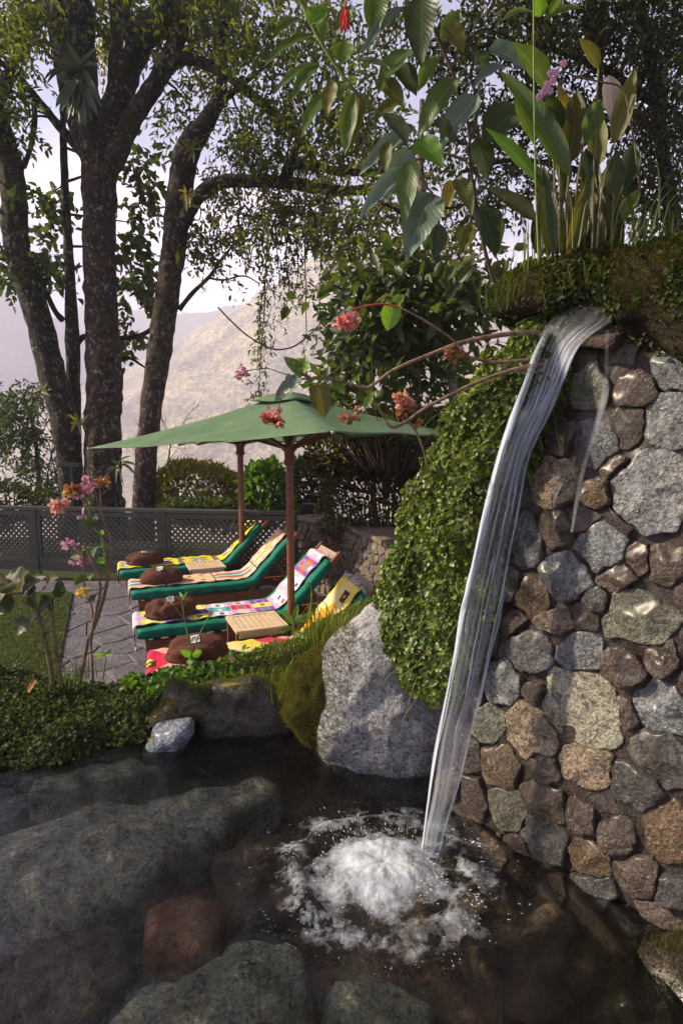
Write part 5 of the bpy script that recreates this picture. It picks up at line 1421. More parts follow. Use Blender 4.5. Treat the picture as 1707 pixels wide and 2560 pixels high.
def crown(parent, ells, mat, leafL, twig='twig', **k):
    v, f, tb = twig_cloud(ells, leafL, **k)
    o = obj('crown', v, f, M[mat], parent); o['kind'] = 'stuff'
    if tb.n: w = tb.build('twigs', M[twig], parent); w['kind'] = 'stuff'
    return o
YT = 10.2
# --- main tree
tm = thing('tree', 'thick reddish-barked tree forking above the hanging bromeliad, in the middle of the three', 'tree', tuple(at(265, 1330, YT)))
P1, v, f = limb_mb([(262, 1345, 150), (260, 1280, 120), (258, 1200, 104), (258, 1050, 98), (262, 960, 97), (255, 800, 88), (248, 640, 84), (250, 500, 86), (248, 400, 96), (235, 330, 110)], YT, 26, .17, 6, 70); obj('trunk', v, f, M['bark'], tm)
P2, v, f = limb_mb([(248, 440, 60), (234, 370, 88), (212, 290, 98), (195, 200, 104), (182, 100, 112), (170, 0, 118), (150, -200, 100), (120, -500, 70)], YT, 20, .15); obj('limb', v, f, M['bark_dark'], tm)
P3, v, f = limb_mb([(250, 450, 60), (262, 380, 80), (285, 300, 76), (305, 210, 74), (325, 130, 86), (375, 70, 72), (440, 15, 60), (560, -120, 48), (700, -300, 30)], YT, 18, .15); obj('limb', v, f, M['bark_dark'], tm)
P3b, v, f = limb_mb([(320, 140, 70), (308, 60, 64), (300, -60, 56), (290, -300, 40)], YT, 14, .15); obj('limb', v, f, M['bark_dark'], tm)
P4, v, f = limb_mb([(258, 480, 30), (268, 440, 44), (285, 400, 56), (315, 330, 52), (352, 265, 48), (392, 205, 46), (430, 130, 44), (455, 50, 40), (470, -60, 34)], YT - .1, 16, .15); obj('limb', v, f, M['bark'], tm)
P5, v, f = limb_mb([(395, 190, 40), (440, 150, 30), (490, 152, 26), (545, 175, 24), (610, 220, 24), (665, 268, 22), (720, 312, 20), (752, 345, 16), (790, 420, 10)], YT - .2, 12, .2); obj('limb', v, f, M['bark_dark'], tm)
P6, v, f = limb_mb([(215, 385, 34), (180, 350, 24), (140, 305, 20), (100, 255, 17), (55, 200, 15), (5, 158, 13), (-60, 110, 10)], YT, 10, .2); obj('limb', v, f, M['bark_dark'], tm)
_, v, f = limb_mb([(86, 250, 14), (88, 310, 12), (78, 370, 10), (62, 420, 9)], YT, 8); obj('limb', v, f, M['bark_dark'], tm)
rt = np.concatenate([P2, P3, P3b, P4, P5, P6])
crown(tm, [(50, 40, 90, 70, 55, 10, 1.2), (110, -40, 160, 80, 60, 10, 1.5), (300, 60, 50, 80, 26, 10.8, .6), (420, 60, 60, 90, 45, 10.6, .8), (40, 190, 60, 60, 10, 10.2, .5), (25, 270, 40, 50, 12, 10, .4), (60, 330, 30, 40, 5, 10, .3), (500, 60, 70, 90, 50, 10.4, 1), (400, -60, 260, 90, 90, 10.3, 1.4), (650, -60, 200, 80, 70, 10, 1.4), (440, 250, 50, 60, 18, 10.6, .5)],
      'leaf_tree', 0.115, roots=rt)
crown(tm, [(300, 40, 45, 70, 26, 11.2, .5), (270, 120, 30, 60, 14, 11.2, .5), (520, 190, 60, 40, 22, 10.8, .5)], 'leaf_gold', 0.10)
# --- right leaning tree
tr_ = thing('tree', 'mossy tree leaning right with a long level limb toward the waterfall', 'tree', tuple(at(360, 1330, YT)))
Q1, v, f = limb_mb([(352, 1345, 84), (358, 1280, 66), (366, 1150, 60), (378, 1020, 60), (405, 840, 66), (424, 700, 64), (436, 600, 66), (450, 480, 66), (465, 390, 68), (500, 320, 52)], YT - .3, 22, .17, 6, 60); obj('trunk', v, f, M['bark'], tr_)
Q2, v, f = limb_mb([(490, 340, 54), (525, 290, 44), (552, 235, 34), (556, 160, 28), (562, 60, 24), (570, -60, 20), (590, -260, 14)], YT - .4, 14, .17); obj('limb', v, f, M['bark_dark'], tr_)
Q3, v, f = limb_mb([(438, 640, 20), (446, 590, 34), (478, 522, 38), (512, 475, 36), (560, 455, 34), (640, 452, 32), (708, 455, 32), (780, 468, 30), (850, 478, 28), (940, 470, 24), (1010, 440, 18), (1060, 400, 12)], YT - .5, 14, .22); obj('limb', v, f, M['bark_dark'], tr_)
Q4, v, f = limb_mb([(708, 452, 26), (724, 415, 24), (780, 415, 22), (860, 430, 20), (960, 425, 16), (1040, 380, 10)], YT - .5, 10, .22); obj('limb', v, f, M['bark_dark'], tr_)
Q5, v, f = limb_mb([(720, 440, 22), (735, 390, 18), (748, 350, 15), (770, 290, 11), (800, 220, 8)], YT - .5, 10, .2); obj('limb', v, f, M['bark_dark'], tr_)
Q6, v, f = limb_mb([(555, 250, 20), (590, 225, 14), (620, 200, 11), (660, 170, 8)], YT - .4, 8); obj('limb', v, f, M['bark_dark'], tr_)
Q7, v, f = limb_mb([(448, 775, 14), (480, 735, 11), (525, 690, 9), (560, 640, 6), (600, 600, 4), (660, 560, 3)], YT - .3, 7); obj('limb', v, f, M['bark_dark'], tr_)
Q8, v, f = limb_mb([(520, 695, 6), (560, 700, 5), (610, 690, 4), (650, 710, 3)], YT - .3, 5); obj('limb', v, f, M['bark_dark'], tr_)
rt = np.concatenate([Q2, Q3[8:], Q4, Q5, Q6])
crown(tr_, [(600, 90, 90, 100, 60, 9.8, 1), (720, 110, 110, 110, 70, 9.6, 1), (830, 60, 100, 80, 60, 9.2, 1), (620, 300, 80, 70, 40, 9.9, .7), (640, 380, 90, 50, 40, 9.6, .6), (740, 260, 110, 70, 46, 9.6, .7), (820, 340, 110, 80, 60, 9.4, .8), (880, 230, 90, 80, 46, 9, .8), (590, 560, 70, 60, 34, 9.8, .6), (520, 620, 60, 70, 20, 9.8, .5), (690, 540, 90, 60, 46, 9.5, .6), (800, 540, 110, 70, 60, 9.2, .8), (930, 560, 90, 70, 46, 8.6, .8), (870, 650, 70, 60, 30, 9, .6), (960, 330, 80, 80, 40, 8.8, .7), (560, 440, 60, 40, 18, 10, .4), (500, 550, 40, 60, 12, 10, .4), (1000, 480, 80, 70, 40, 8.6, .7)],
      'leaf_tree', 0.098, roots=rt)
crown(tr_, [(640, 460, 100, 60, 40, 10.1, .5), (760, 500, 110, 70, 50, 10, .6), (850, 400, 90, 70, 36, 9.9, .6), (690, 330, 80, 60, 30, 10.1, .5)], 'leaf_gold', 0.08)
# --- left leaning tree and the slender one beside it
tl_ = thing('tree', 'dark lichened tree leaning out of the picture on the far left', 'tree', tuple(at(182, 1330, YT)))
K1, v, f = limb_mb([(185, 1345, 84), (182, 1240, 64), (175, 1160, 66), (168, 1090, 72), (150, 1000, 74), (122, 900, 74), (98, 800, 70), (62, 680, 66), (40, 600, 66), (36, 500, 66), (22, 400, 64), (0, 320, 60), (-40, 220, 56), (-120, 60, 48)], YT, 22, .17, 6, 70); obj('trunk', v, f, M['bark_dark'], tl_)
_, v, f = limb_mb([(46, 430, 16), (66, 400, 12), (78, 360, 9), (84, 300, 7)], YT, 8); obj('limb', v, f, M['bark_dark'], tl_)
K2, v, f = limb_mb([(-20, 280, 40), (40, 160, 26), (90, 60, 18), (130, -60, 12)], YT + .5, 8); obj('limb', v, f, M['bark_dark'], tl_)
crown(tl_, [(10, 480, 40, 60, 6, 10, .3), (60, 660, 50, 50, 16, 10.4, .4), (15, 660, 40, 50, 16, 10.5, .4), (-60, 200, 120, 120, 40, 10.2, 1)], 'leaf_mid', 0.13, roots=K1[20:], wr=.6)
ts_ = thing('tree', 'slender dark stem standing between the leaning left tree and thick trunk', 'tree', tuple(at(190, 1330, YT + .4)))
T1, v, f = limb_mb([(188, 1340, 40), (186, 1150, 36), (184, 1000, 36), (182, 850, 34), (176, 700, 26), (170, 600, 22), (164, 480, 19), (160, 380, 17), (158, 300, 14), (165, 180, 10)], YT + .4, 12, .2, 6, 40); obj('trunk', v, f, M['bark_dark'], ts_)
T2, v, f = limb_mb([(158, 800, 16), (140, 780, 14), (118, 735, 12), (100, 680, 10), (88, 640, 8)], YT + .4, 8); obj('limb', v, f, M['bark_dark'], ts_)
T3, v, f = limb_mb([(190, 860, 16), (220, 840, 14), (310, 845, 13), (360, 835, 12), (385, 815, 8)], YT + .5, 8); obj('limb', v, f, M['bark_dark'], ts_)
T4, v, f = limb_mb([(300, 900, 10), (325, 895, 9), (350, 910, 7), (372, 925, 4)], YT + .3, 6); obj('limb', v, f, M['bark_dark'], ts_)
crown(ts_, [(120, 640, 45, 60, 16, 10.9, .4), (130, 540, 30, 60, 8, 10.8, .3), (330, 630, 45, 60, 15, 11, .5), (345, 720, 42, 60, 13, 11, .5), (350, 560, 40, 50, 7, 11, .4), (320, 810, 35, 60, 8, 11, .3), (360, 480, 40, 50, 12, 10.9, .3), (130, 480, 25, 40, 6, 10.9, .3), (360, 400, 30, 50, 8, 10.9, .3)],
      'leaf_mid', 0.17, per=7, wr=.62, roots=np.concatenate([T1[10:], T2, T3]), shape=(0.25, 0.5, 0.62, 0.42))
# --- fine hanging vine curtain under the level limb
def vine(label, strands, Y, mat='leaf_tree', L=0.06, dens=26, spread=16):
    t = thing('hanging_vine', label, 'vine', tuple(at(strands[0][0][0], strands[0][0][1], Y)), group='vines hanging from the level limb')
    LP = []; LD = []
    for s_ in strands:
        P, r = pxpath([(a, b, 5) for a, b in s_], Y, 30); v, f, _ = tube(P, np.linspace(.012, .005, 30), 5, .3, 20); obj('stem', v, f, M['twig'], t)
        n = int(dens * len(s_))
        for k in range(n):
            u = RNG.random() ** .7; p = P[int(u * 29)] + RNG.normal(size=3) * m_px(spread, Y) * (0.4 + u); d = RNG.normal(size=3) * .6 + np.array([0, 0, -.8])
            for j in range(6):
                LP.append(p + d * .025 * j); LD.append(d + RNG.normal(size=3) * .8)
    LP = np.array(LP); LD = np.array(LD); sz = L * (.7 + .6 * RNG.random(len(LP)))
    v, f = leaves(LP, LD, RNG.normal(size=LP.shape), sz, sz * .4); o = obj('foliage', v, f, M[mat], t); o['kind'] = 'stuff'
vine('long leafy vine hanging left of the others above the umbrella', [[(668, 600), (664, 680), (662, 760), (655, 850), (648, 960), (640, 985)], [(664, 700), (650, 790), (660, 880)]], 9.2, L=.062, dens=13, spread=9)
vine('dark bare vine stem hanging straight down with a side twig at its end', [[(763, 480), (762, 600), (764, 720), (766, 830), (770, 850)]], 9.0, dens=5, spread=22)
vine('leafy vine tangle hanging in front of the pale mountain beside the bare stem', [[(720, 560), (716, 650), (722, 720), (712, 790)], [(740, 600), (745, 680), (735, 740)], [(690, 580), (695, 660), (700, 700)], [(800, 560), (805, 640), (798, 700)]], 9.3, dens=12, spread=16)
t = thing('dry_vine', 'bare thin vine looping across the pale mountain above the umbrella', 'vine', tuple(at(545, 770, 9.2)))
P, r = pxpath([(545, 768, 4), (575, 800, 4), (620, 840, 4), (680, 872, 4), (730, 868, 4), (770, 840, 4), (810, 800, 3), (850, 760, 3)], 9.2, 40); v, f, _ = tube(P, r, 5); obj('stem', v, f, M['twig'], t)
# --- dark tree over the wall
td = thing('tree', 'dark dense tree over the top of the stone wall filling the upper corner', 'tree', tuple(at(1660, 700, 6.4)))
D1, v, f = limb_mb([(1690, 1300, 60), (1700, 900, 50), (1690, 640, 40), (1660, 420, 34), (1640, 250, 30), (1610, 80, 26), (1580, -150, 20)], 6.4, 12, .18); obj('trunk', v, f, M['bark_dark'], td)
D2, v, f = limb_mb([(1640, 260, 22), (1520, 180, 18), (1400, 130, 14), (1250, 110, 12), (1120, 130, 8)], 6.2, 8); obj('limb', v, f, M['bark_dark'], td)
D3, v, f = limb_mb([(1680, 560, 24), (1560, 470, 18), (1420, 420, 14), (1280, 400, 12), (1150, 430, 8)], 6.4, 8); obj('limb', v, f, M['bark_dark'], td)
D4, v, f = limb_mb([(1505, -100, 12), (1502, 60, 11), (1500, 200, 10), (1494, 330, 8)], 6.0, 8); obj('limb', v, f, M['bark_dark'], td)
rt = np.concatenate([D1[10:], D2, D3])
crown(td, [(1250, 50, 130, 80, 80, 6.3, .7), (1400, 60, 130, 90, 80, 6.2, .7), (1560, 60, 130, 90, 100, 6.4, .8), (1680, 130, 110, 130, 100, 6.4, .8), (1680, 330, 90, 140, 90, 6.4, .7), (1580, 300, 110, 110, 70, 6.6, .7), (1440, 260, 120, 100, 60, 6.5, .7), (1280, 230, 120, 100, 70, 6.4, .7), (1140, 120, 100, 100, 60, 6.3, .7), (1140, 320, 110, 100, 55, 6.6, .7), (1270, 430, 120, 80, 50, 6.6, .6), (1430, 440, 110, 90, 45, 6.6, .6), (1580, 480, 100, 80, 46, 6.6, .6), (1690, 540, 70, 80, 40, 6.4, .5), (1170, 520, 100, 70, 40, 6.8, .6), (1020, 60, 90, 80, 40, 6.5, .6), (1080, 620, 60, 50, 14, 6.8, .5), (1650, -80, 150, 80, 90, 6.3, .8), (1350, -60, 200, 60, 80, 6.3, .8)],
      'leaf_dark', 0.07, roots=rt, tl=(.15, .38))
# --- slim mossy tree beside the waterfall with broad leaves
tb_ = thing('tree', 'slim lichened trunk rising behind the ivy beside the waterfall head', 'tree', tuple(at(1135, 1080, 6.0)))
B1, v, f = limb_mb([(1140, 1300, 26), (1138, 1080, 24), (1132, 980, 24), (1122, 880, 24), (1108, 780, 28), (1092, 700, 26), (1082, 620, 24), (1060, 520, 20), (1050, 400, 16), (1055, 250, 12)], 6.0, 12, .2, 9, 50); obj('trunk', v, f, M['bark_pale'], tb_)
B2, v, f = limb_mb([(1085, 640, 14), (1050, 580, 12), (1000, 530, 10), (940, 500, 8)], 6.0, 8); obj('limb', v, f, M['bark_dark'], tb_)
B3, v, f = limb_mb([(1105, 770, 14), (1150, 720, 10), (1190, 660, 8)], 6.0, 8); obj('limb', v, f, M['bark_dark'], tb_)
crown(tb_, [(950, 760, 90, 80, 34, 5.9, .5), (1010, 690, 80, 60, 26, 6, .5), (890, 700, 60, 60, 18, 6.2, .4), (1150, 740, 60, 60, 26, 5.8, .4), (1030, 800, 80, 60, 30, 5.9, .5), (900, 830, 60, 60, 26, 6, .4), (1190, 700, 50, 50, 18, 5.8, .3)],
      'leaf_mid', 0.135, per=7, wr=.55, roots=np.concatenate([B1[20:], B2, B3]), shape=(0.26, 0.48, 0.62, 0.42))
crown(tb_, [(1120, 640, 70, 60, 20, 6.2, .4), (1030, 620, 60, 50, 16, 6.2, .4), (960, 650, 50, 50, 10, 6.2, .4)], 'leaf_tree', 0.09)

# --- shrubs behind fence and wall
def shrub(name, label, cat, outl, Y, depth, n, L, mat, wr=.5, core='soil', stems=0, group=None, up=0.2, inner=0.35, shape=(0.3, 0.46, 0.68, 0.36)):
    base = at(sum(p[0] for p in outl) / len(outl), max(p[1] for p in outl), Y)
    t = thing(name, label, cat, tuple(base), group=group)
    V, F = blob(outl, Y, depth, m_px(14, Y), 1.6 * 6 / Y * 1.5, 48, 16, .7)
    c = V.mean(axis=0)
    P, N = sample(V, F, n, lambda m, n_: (n_[:, 1] < 0.5).astype(float) + .15)
    k = 1 - inner * RNG.random((n, 1)) ** 1.5; lum = np.array([[fbm(p, 2.2, 3)] for p in P])
    P = c + (P - c) * k + N * 0.10 * lum * Y / 9
    D = unit(N * .6 + RNG.normal(size=P.shape) * .7 + np.array([[0, 0, up]])); NN = unit(RNG.normal(size=P.shape) + np.array([[0, -.3, .9]]))
    sz = L * (.6 + .8 * RNG.random(n)); v, f = leaves(P, D, NN, sz, sz * wr, .25, shape)
    o = obj('foliage', v, f, M[mat], t); o['kind'] = 'stuff'
    tb = MB()
    for i in range(stems or 14):
        p = P[RNG.integers(n)]; b = np.array(base) + np.array([(p[0] - base.x) * .35, (p[1] - base.y) * .5, -.2])
        v, f, _ = tube(catmull([b, (b + p) / 2 + RNG.normal(size=3) * .06, p], 8), np.linspace(.02, .005, 8) * Y / 9, 5); tb.add(v, f)
    w = tb.build('stems', M['twig'], t); w['kind'] = 'stuff'
    return t
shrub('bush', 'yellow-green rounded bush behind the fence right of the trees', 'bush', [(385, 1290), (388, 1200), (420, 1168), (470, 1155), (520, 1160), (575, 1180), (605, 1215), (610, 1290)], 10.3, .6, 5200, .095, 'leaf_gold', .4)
shrub('bush', 'darker low growth in front of the yellow-green bush, along the fence', 'bush', [(380, 1300), (385, 1262), (440, 1245), (520, 1250), (600, 1255), (690, 1262), (740, 1300)], 9.4, .35, 2600, .09, 'leaf_mid', .35)
shrub('bush', 'bright broad-leaved shrub behind the fence between the two umbrella poles', 'bush', [(615, 1290), (612, 1200), (640, 1165), (690, 1170), (720, 1195), (735, 1240), (735, 1290)], 9.6, .4, 1300, .15, 'leaf_fresh', .5)
shrub('bush', 'golden-green bush behind the front umbrella pole', 'bush', [(700, 1290), (705, 1210), (740, 1150), (790, 1140), (830, 1170), (835, 1290)], 10.2, .5, 2600, .10, 'leaf_mid', .5)
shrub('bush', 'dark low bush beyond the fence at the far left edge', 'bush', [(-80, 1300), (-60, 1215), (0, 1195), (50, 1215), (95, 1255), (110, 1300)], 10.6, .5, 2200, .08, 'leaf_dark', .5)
shrub('thicket', 'dark tangled thicket of stems and leaves behind the low stone wall', 'thicket', [(785, 1345), (800, 1220), (815, 1120), (870, 1075), (960, 1060), (1060, 1075), (1150, 1100), (1200, 1250), (1190, 1400), (1020, 1390), (880, 1330)], 7.4, .45, 4600, .085, 'leaf_thicket', .4, stems=110)
shrub('bush', 'broad-leaved dark green shrub mass above the umbrella beside the ivy', 'bush', [(780, 1010), (800, 930), (860, 860), (950, 830), (1060, 850), (1150, 880), (1200, 980), (1190, 1100), (1050, 1130), (900, 1090), (820, 1060)], 6.7, .45, 1500, .13, 'leaf_bush', .5, stems=40, shape=(0.26, 0.48, 0.62, 0.42))
shrub('bush', 'dense dark shrub between the broad-leaved shrub and the thicket', 'bush', [(760, 1180), (770, 1110), (840, 1050), (960, 1020), (1100, 1030), (1180, 1100), (1100, 1180), (900, 1190)], 7.2, .4, 3000, .10, 'leaf_thicket', .5, stems=30)
# trees at the far left
tf = thing('tree', 'small bushy green tree beyond the fence at the far left', 'tree', tuple(at(98, 1300, 12)))
G1, v, f = limb_mb([(100, 1300, 14), (98, 1200, 13), (92, 1120, 11), (80, 1050, 8), (60, 990, 5)], 12, 8); obj('trunk', v, f, M['bark_dark'], tf)
crown(tf, [(40, 1010, 70, 50, 50, 12, .6), (0, 1060, 60, 60, 40, 12, .6), (70, 1090, 50, 40, 26, 12, .5), (120, 1180, 45, 50, 26, 11.8, .5), (60, 1150, 40, 40, 14, 12, .4), (130, 1240, 50, 30, 26, 11.6, .4), (90, 970, 40, 30, 12, 12, .4)], 'leaf_mid', .11, roots=G1[4:])
tbare = thing('bare_shrub', 'leafless twiggy shrub against the hazy valley left of the trunks', 'shrub', tuple(at(150, 1300, 11.4)))
mb = MB()
def branchy(p, d, L, r, lev):
    n = 5; pts = [np.array(p)]
    dd = np.array(d)
    for i in range(n): dd = dd + RNG.normal(size=3) * .18; dd /= np.linalg.norm(dd); pts.append(pts[-1] + dd * L / n)
    v, f, _ = tube(pts, np.linspace(r, r * .55, n + 1), 4); mb.add(v, f)
    if lev > 0:
        for k in range(3 if lev > 1 else 4): branchy(pts[RNG.integers(2, n + 1)], dd + RNG.normal(size=3) * .55 + np.array([0, 0, .15]), L * .62, r * .55, lev - 1)
for px in (150, 120, 185): branchy(at(px, 1230, 11.4), at(px - 50, 1080, 11.4) - at(px, 1230, 11.4), 1.3, .016, 4)
mb.build('branches', M['twig'], tbare)['kind'] = 'stuff'
tbare2 = thing('bare_shrub', 'leafless brown twigs between the right trunk and the yellow-green bush', 'shrub', tuple(at(400, 1290, 11)))
mb = MB()
for px in (395, 420, 380): branchy(at(px, 1230, 11), at(px + 10, 1060, 11) - at(px, 1230, 11), 1.0, .012, 3)
mb.build('branches', M['twig'], tbare2)['kind'] = 'stuff'

# --- bromeliads perched on the trunks
def bromeliad(label, c, Y, specs, mat='strap', group='bromeliads on the tree trunks', kind='strap'):
    t = thing('bromeliad', label, 'bromeliad', tuple(at(c[0], c[1], Y)), group=group)
    for i, (tx, ty, w, sag) in enumerate(specs):
        b = at(c[0] + RNG.uniform(-8, 8), c[1] + RNG.uniform(-6, 6), Y + RNG.uniform(-.03, .03)); e = at(tx, ty, Y - RNG.uniform(0, .18))
        v, f, u = blade_leaf(b, e, m_px(w, Y), sag, (RNG.uniform(-.4, .4), -1, .25), kind, 10, 2, .2, .02, i); obj('leaf', v, f, M[mat], t, True, u)
    return t
bromeliad('big strap-leaved bromeliad hanging in the fork of the thick trunk', (200, 170), YT - .55,
    [(165, 100, 16, .0), (135, 150, 16, .12), (118, 210, 15, .2), (108, 205, 14, .25), (250, 165, 15, .2), (255, 270, 16, .1), (240, 120, 12, .0), (225, 140, 14, .1)])
bromeliad('dense skirt of drooping strap leaves below the big bromeliad', (192, 205), YT - .60,
    [(150, 285, 18, .1), (170, 300, 20, .06), (182, 292, 20, .05), (198, 310, 20, .05), (215, 318, 22, .05), (232, 300, 20, .06), (246, 290, 18, .1), (160, 240, 18, .15), (205, 260, 22, .05), (140, 270, 14, .12), (225, 250, 20, .08), (190, 275, 22, .04)])
bromeliad('small bromeliad tuft high on the right leaning trunk', (478, 375), YT - .65, [(455, 350, 7, .1), (500, 352, 7, .1), (490, 345, 7, .05), (470, 340, 7, .05), (510, 375, 6, .1), (470, 405, 7, .0), (485, 408, 7, 0)], 'big_olive')
bromeliad('reddish bromeliad tuft where the level limb leaves the right trunk', (466, 490), YT - .7, [(445, 475, 7, .1), (482, 470, 7, .1), (460, 460, 7, .05), (468, 530, 9, 0), (475, 520, 9, 0), (490, 490, 6, .1), (450, 500, 6, .1)], 'big_yellow')
bromeliad('pale bromeliad tuft low between the left trunk and thick trunk', (196, 1055), YT - .5, [(170, 1035, 7, .1), (222, 1040, 8, .1), (215, 1070, 7, .1), (180, 1080, 7, .1), (190, 1030, 7, .05), (205, 1090, 7, .0), (176, 1058, 7, .1)], 'big_olive')
bromeliad('spiky air plant at the base of the thick trunk', (300, 1165), YT - .75, [(345, 1165, 8, .25), (330, 1140, 7, .2), (300, 1135, 7, .1), (275, 1150, 7, .2), (262, 1180, 7, .25), (340, 1190, 7, .3), (290, 1210, 6, .1), (310, 1215, 6, .1), (255, 1205, 6, .3)], 'strap')
bromeliad('small air plant on the left leaning trunk', (110, 980), YT - .5, [(92, 968, 6, .1), (130, 972, 6, .1), (120, 960, 6, .1), (100, 992, 6, .1), (128, 990, 6, .1)], 'big_olive')
bromeliad('small air plant high in the fork of the thick trunk', (398, 150), YT - .5, [(380, 128, 6, .1), (415, 135, 6, .1), (400, 120, 6, .05), (410, 165, 6, .1), (388, 170, 6, .1)], 'big_olive')

# ================================================================== FOREGROUND PLANTS
def stem(parent, pts, Y, mat='cane', seg=7, name='stem', bump=.08, n=None):
    P, r = pxpath(pts, Y, n or len(pts) * 6); v, f, _ = tube(P, r, seg, bump, 60); return obj(name, v, f, M[mat], parent)
def big_leaf(parent, b, e, w, Y, mat, sag=.12, kind='lance', dY=None, face=None, name='leaf', petiole=None, cup=.16):
    dY = RNG.uniform(-.12, .12) if dY is None else dY
    B_ = at(b[0], b[1], Y); E_ = at(e[0], e[1], Y + dY)
    face = face or (RNG.uniform(-.45, .2), -1.0, RNG.uniform(.1, .7))
    v, f, u = blade_leaf(B_, E_, m_px(w, Y), sag, face, kind, 14, 6, cup, .035, RNG.uniform(0, 6)); o = obj(name, v, f, M[mat], parent, True, u)
    if petiole is not None:
        P = catmull([tuple(petiole), tuple((petiole + B_) / 2 + Vector((0, 0, .02))), tuple(B_)], 8); v, f, _ = tube(P, np.linspace(.006, .004, 8) * Y / 3, 5); obj('petiole', v, f, M['olive_stem'], parent)
    return o
def flowers(parent, c, Y, rad_px, n, mat, L=.022, droop=.4, name='flower_cluster'):
    C_ = np.array(at(c[0], c[1], Y)); r = m_px(rad_px, Y) * .85; n = int(n * .42); L = L * 1.0
    q = RNG.normal(size=(n, 3)); q = unit(q) * (RNG.random((n, 1)) ** .5) * r * np.array([[1, 1, .75]])
    k = max(4, n // 5); cen = q[RNG.integers(0, n, k)]; P = C_ + cen[RNG.integers(0, k, n)] + RNG.normal(size=(n, 3)) * L * .35
    D = unit(P - C_ + RNG.normal(size=(n, 3)) * r * .6 + np.array([[0, 0, -droop * r]])); sz = L * (.7 + .6 * RNG.random(n))
    v, f = leaves(P, D, RNG.normal(size=(n, 3)), sz, sz * .95, .3, (.3, .45, .72, .5)); return obj(name, v, f, M[mat], parent)

# broad-leaved shrub hanging over the pool, top centre
YS = 3.2
sh = thing('overhanging_shrub', 'broad ribbed-leaved shrub branches hanging over the pool from above', 'shrub', tuple(at(1150, 620, YS)))
stem(sh, [(735, -60, 11), (752, 0, 11), (790, 82, 10), (828, 147, 9), (887, 228, 8), (950, 283, 7), (1030, 316, 6)], YS, 'green_stem')
stem(sh, [(1030, -120, 10), (1060, 0, 9), (1092, 90, 9), (1118, 150, 8), (1142, 210, 8), (1155, 260, 7), (1172, 330, 7), (1176, 420, 7), (1192, 520, 8), (1215, 640, 9), (1250, 740, 10), (1300, 800, 11)], YS, 'twig')
stem(sh, [(1165, 400, 8), (1110, 385, 6), (1060, 395, 5), (1030, 410, 5), (1060, 460, 5), (1082, 484, 5)], YS, 'cane')
stem(sh, [(1195, 190, 7), (1198, 240, 6), (1190, 300, 6), (1165, 380, 6)], YS, 'olive_stem')
stem(sh, [(1090, 515, 6), (1130, 520, 6), (1170, 505, 6), (1210, 470, 5)], YS, 'twig')
BL_ = [((790, 87), (659, 169), 34, 'big_green'), ((795, 158), (681, 240), 28, 'big_green'), ((795, 163), (730, 252), 32, 'big_green'), ((757, 49), (683, 98), 32, 'big_green'), ((773, 62), (822, 20), 48, 'big_bright'),
    ((828, 229), (752, 348), 36, 'big_green'), ((833, 207), (817, 292), 38, 'big_olive'), ((752, 10), (700, -40), 34, 'big_green'), ((800, 100), (815, 50), 30, 'big_green'), ((1033, 122), (944, 236), 54, 'big_green'),
    ((1142, 196), (1044, 350), 60, 'big_green'), ((1197, 239), (1099, 374), 70, 'big_blue'), ((1039, 316), (895, 443), 38, 'big_blue'), ((1023, 413), (897, 552), 38, 'big_blue'), ((1028, 375), (963, 494), 64, 'big_blue'),
    ((1082, 484), (1020, 646), 92, 'big_blue'), ((1039, 354), (1108, 420), 58, 'big_bright'), ((1030, 400), (1012, 555), 58, 'big_green'), ((887, 228), (862, 388), 46, 'big_green'), ((908, 240), (872, 382), 36, 'big_olive'),
    ((887, 152), (974, 174), 34, 'big_dark'), ((1006, 16), (903, 138), 28, 'big_blue'), ((963, 283), (1020, 366), 46, 'big_dark'), ((968, 353), (963, 438), 32, 'big_olive'), ((1055, -10), (1052, 168), 74, 'big_dark'),
    ((1090, 140), (1044, 230), 36, 'big_green'), ((1190, 130), (1212, 182), 48, 'big_dark'), ((1220, 122), (1314, 178), 60, 'big_blue'), ((1273, 169), (1180, 222), 36, 'big_blue'), ((1296, 268), (1205, 366), 92, 'big_dark'),
    ((1190, 345), (1218, 452), 58, 'big_dark'), ((1205, 518), (1236, 645), 74, 'big_dark'), ((1125, 448), (1112, 545), 30, 'big_yellow'), ((1335, 32), (1252, 54), 20, 'big_green'), ((1358, 50), (1458, 22), 26, 'big_green'),
    ((1350, 42), (1342, -20), 32, 'big_bright'), ((1375, 36), (1402, -5), 26, 'big_green'), ((945, -20), (935, 100), 56, 'big_green'), ((854, 160), (866, 100), 50, 'big_green'), ((860, 205), (846, 250), 34, 'big_green'),
    ((1000, 250), (940, 300), 36, 'big_olive'), ((1085, 300), (1140, 360), 44, 'big_dark'), ((1140, 445), (1180, 540), 40, 'big_olive'), ((1100, 560), (1085, 650), 44, 'big_dark'), ((1180, 560), (1150, 640), 40, 'big_olive'),
    ((940, 200), (1010, 270), 46, 'big_olive'), ((880, 20), (840, 90), 38, 'big_green'), ((1000, 160), (1040, 240), 44, 'big_dark'), ((1110, 60), (1160, 130), 44, 'big_olive'), ((1150, 30), (1100, 110), 40, 'big_green')]
for i, (b, e, w, m) in enumerate(BL_):
    big_leaf(sh, b, e, w, YS + RNG.uniform(-.15, .15), m, .14 if m != 'big_dark' else .06, 'ovate' if w > 55 else 'lance', RNG.uniform(-.2, .08))
fu = thing('fuchsia_flower', 'red fuchsia flower dangling at the top between the shrub leaves', 'flower', tuple(at(862, 10, 3.1)))
stem(fu, [(862, -30, 4), (863, 5, 4), (862, 22, 5)], 3.1, 'cane_red')
for k in range(8):
    a = k * math.pi / 4; big_leaf(fu, (862 + 2 * math.cos(a), 18), (862 + 12 * math.cos(a), 78 + 6 * math.sin(a)), 9, 3.1, 'red', .0, 'lance', .02 * math.sin(a), name='petal')

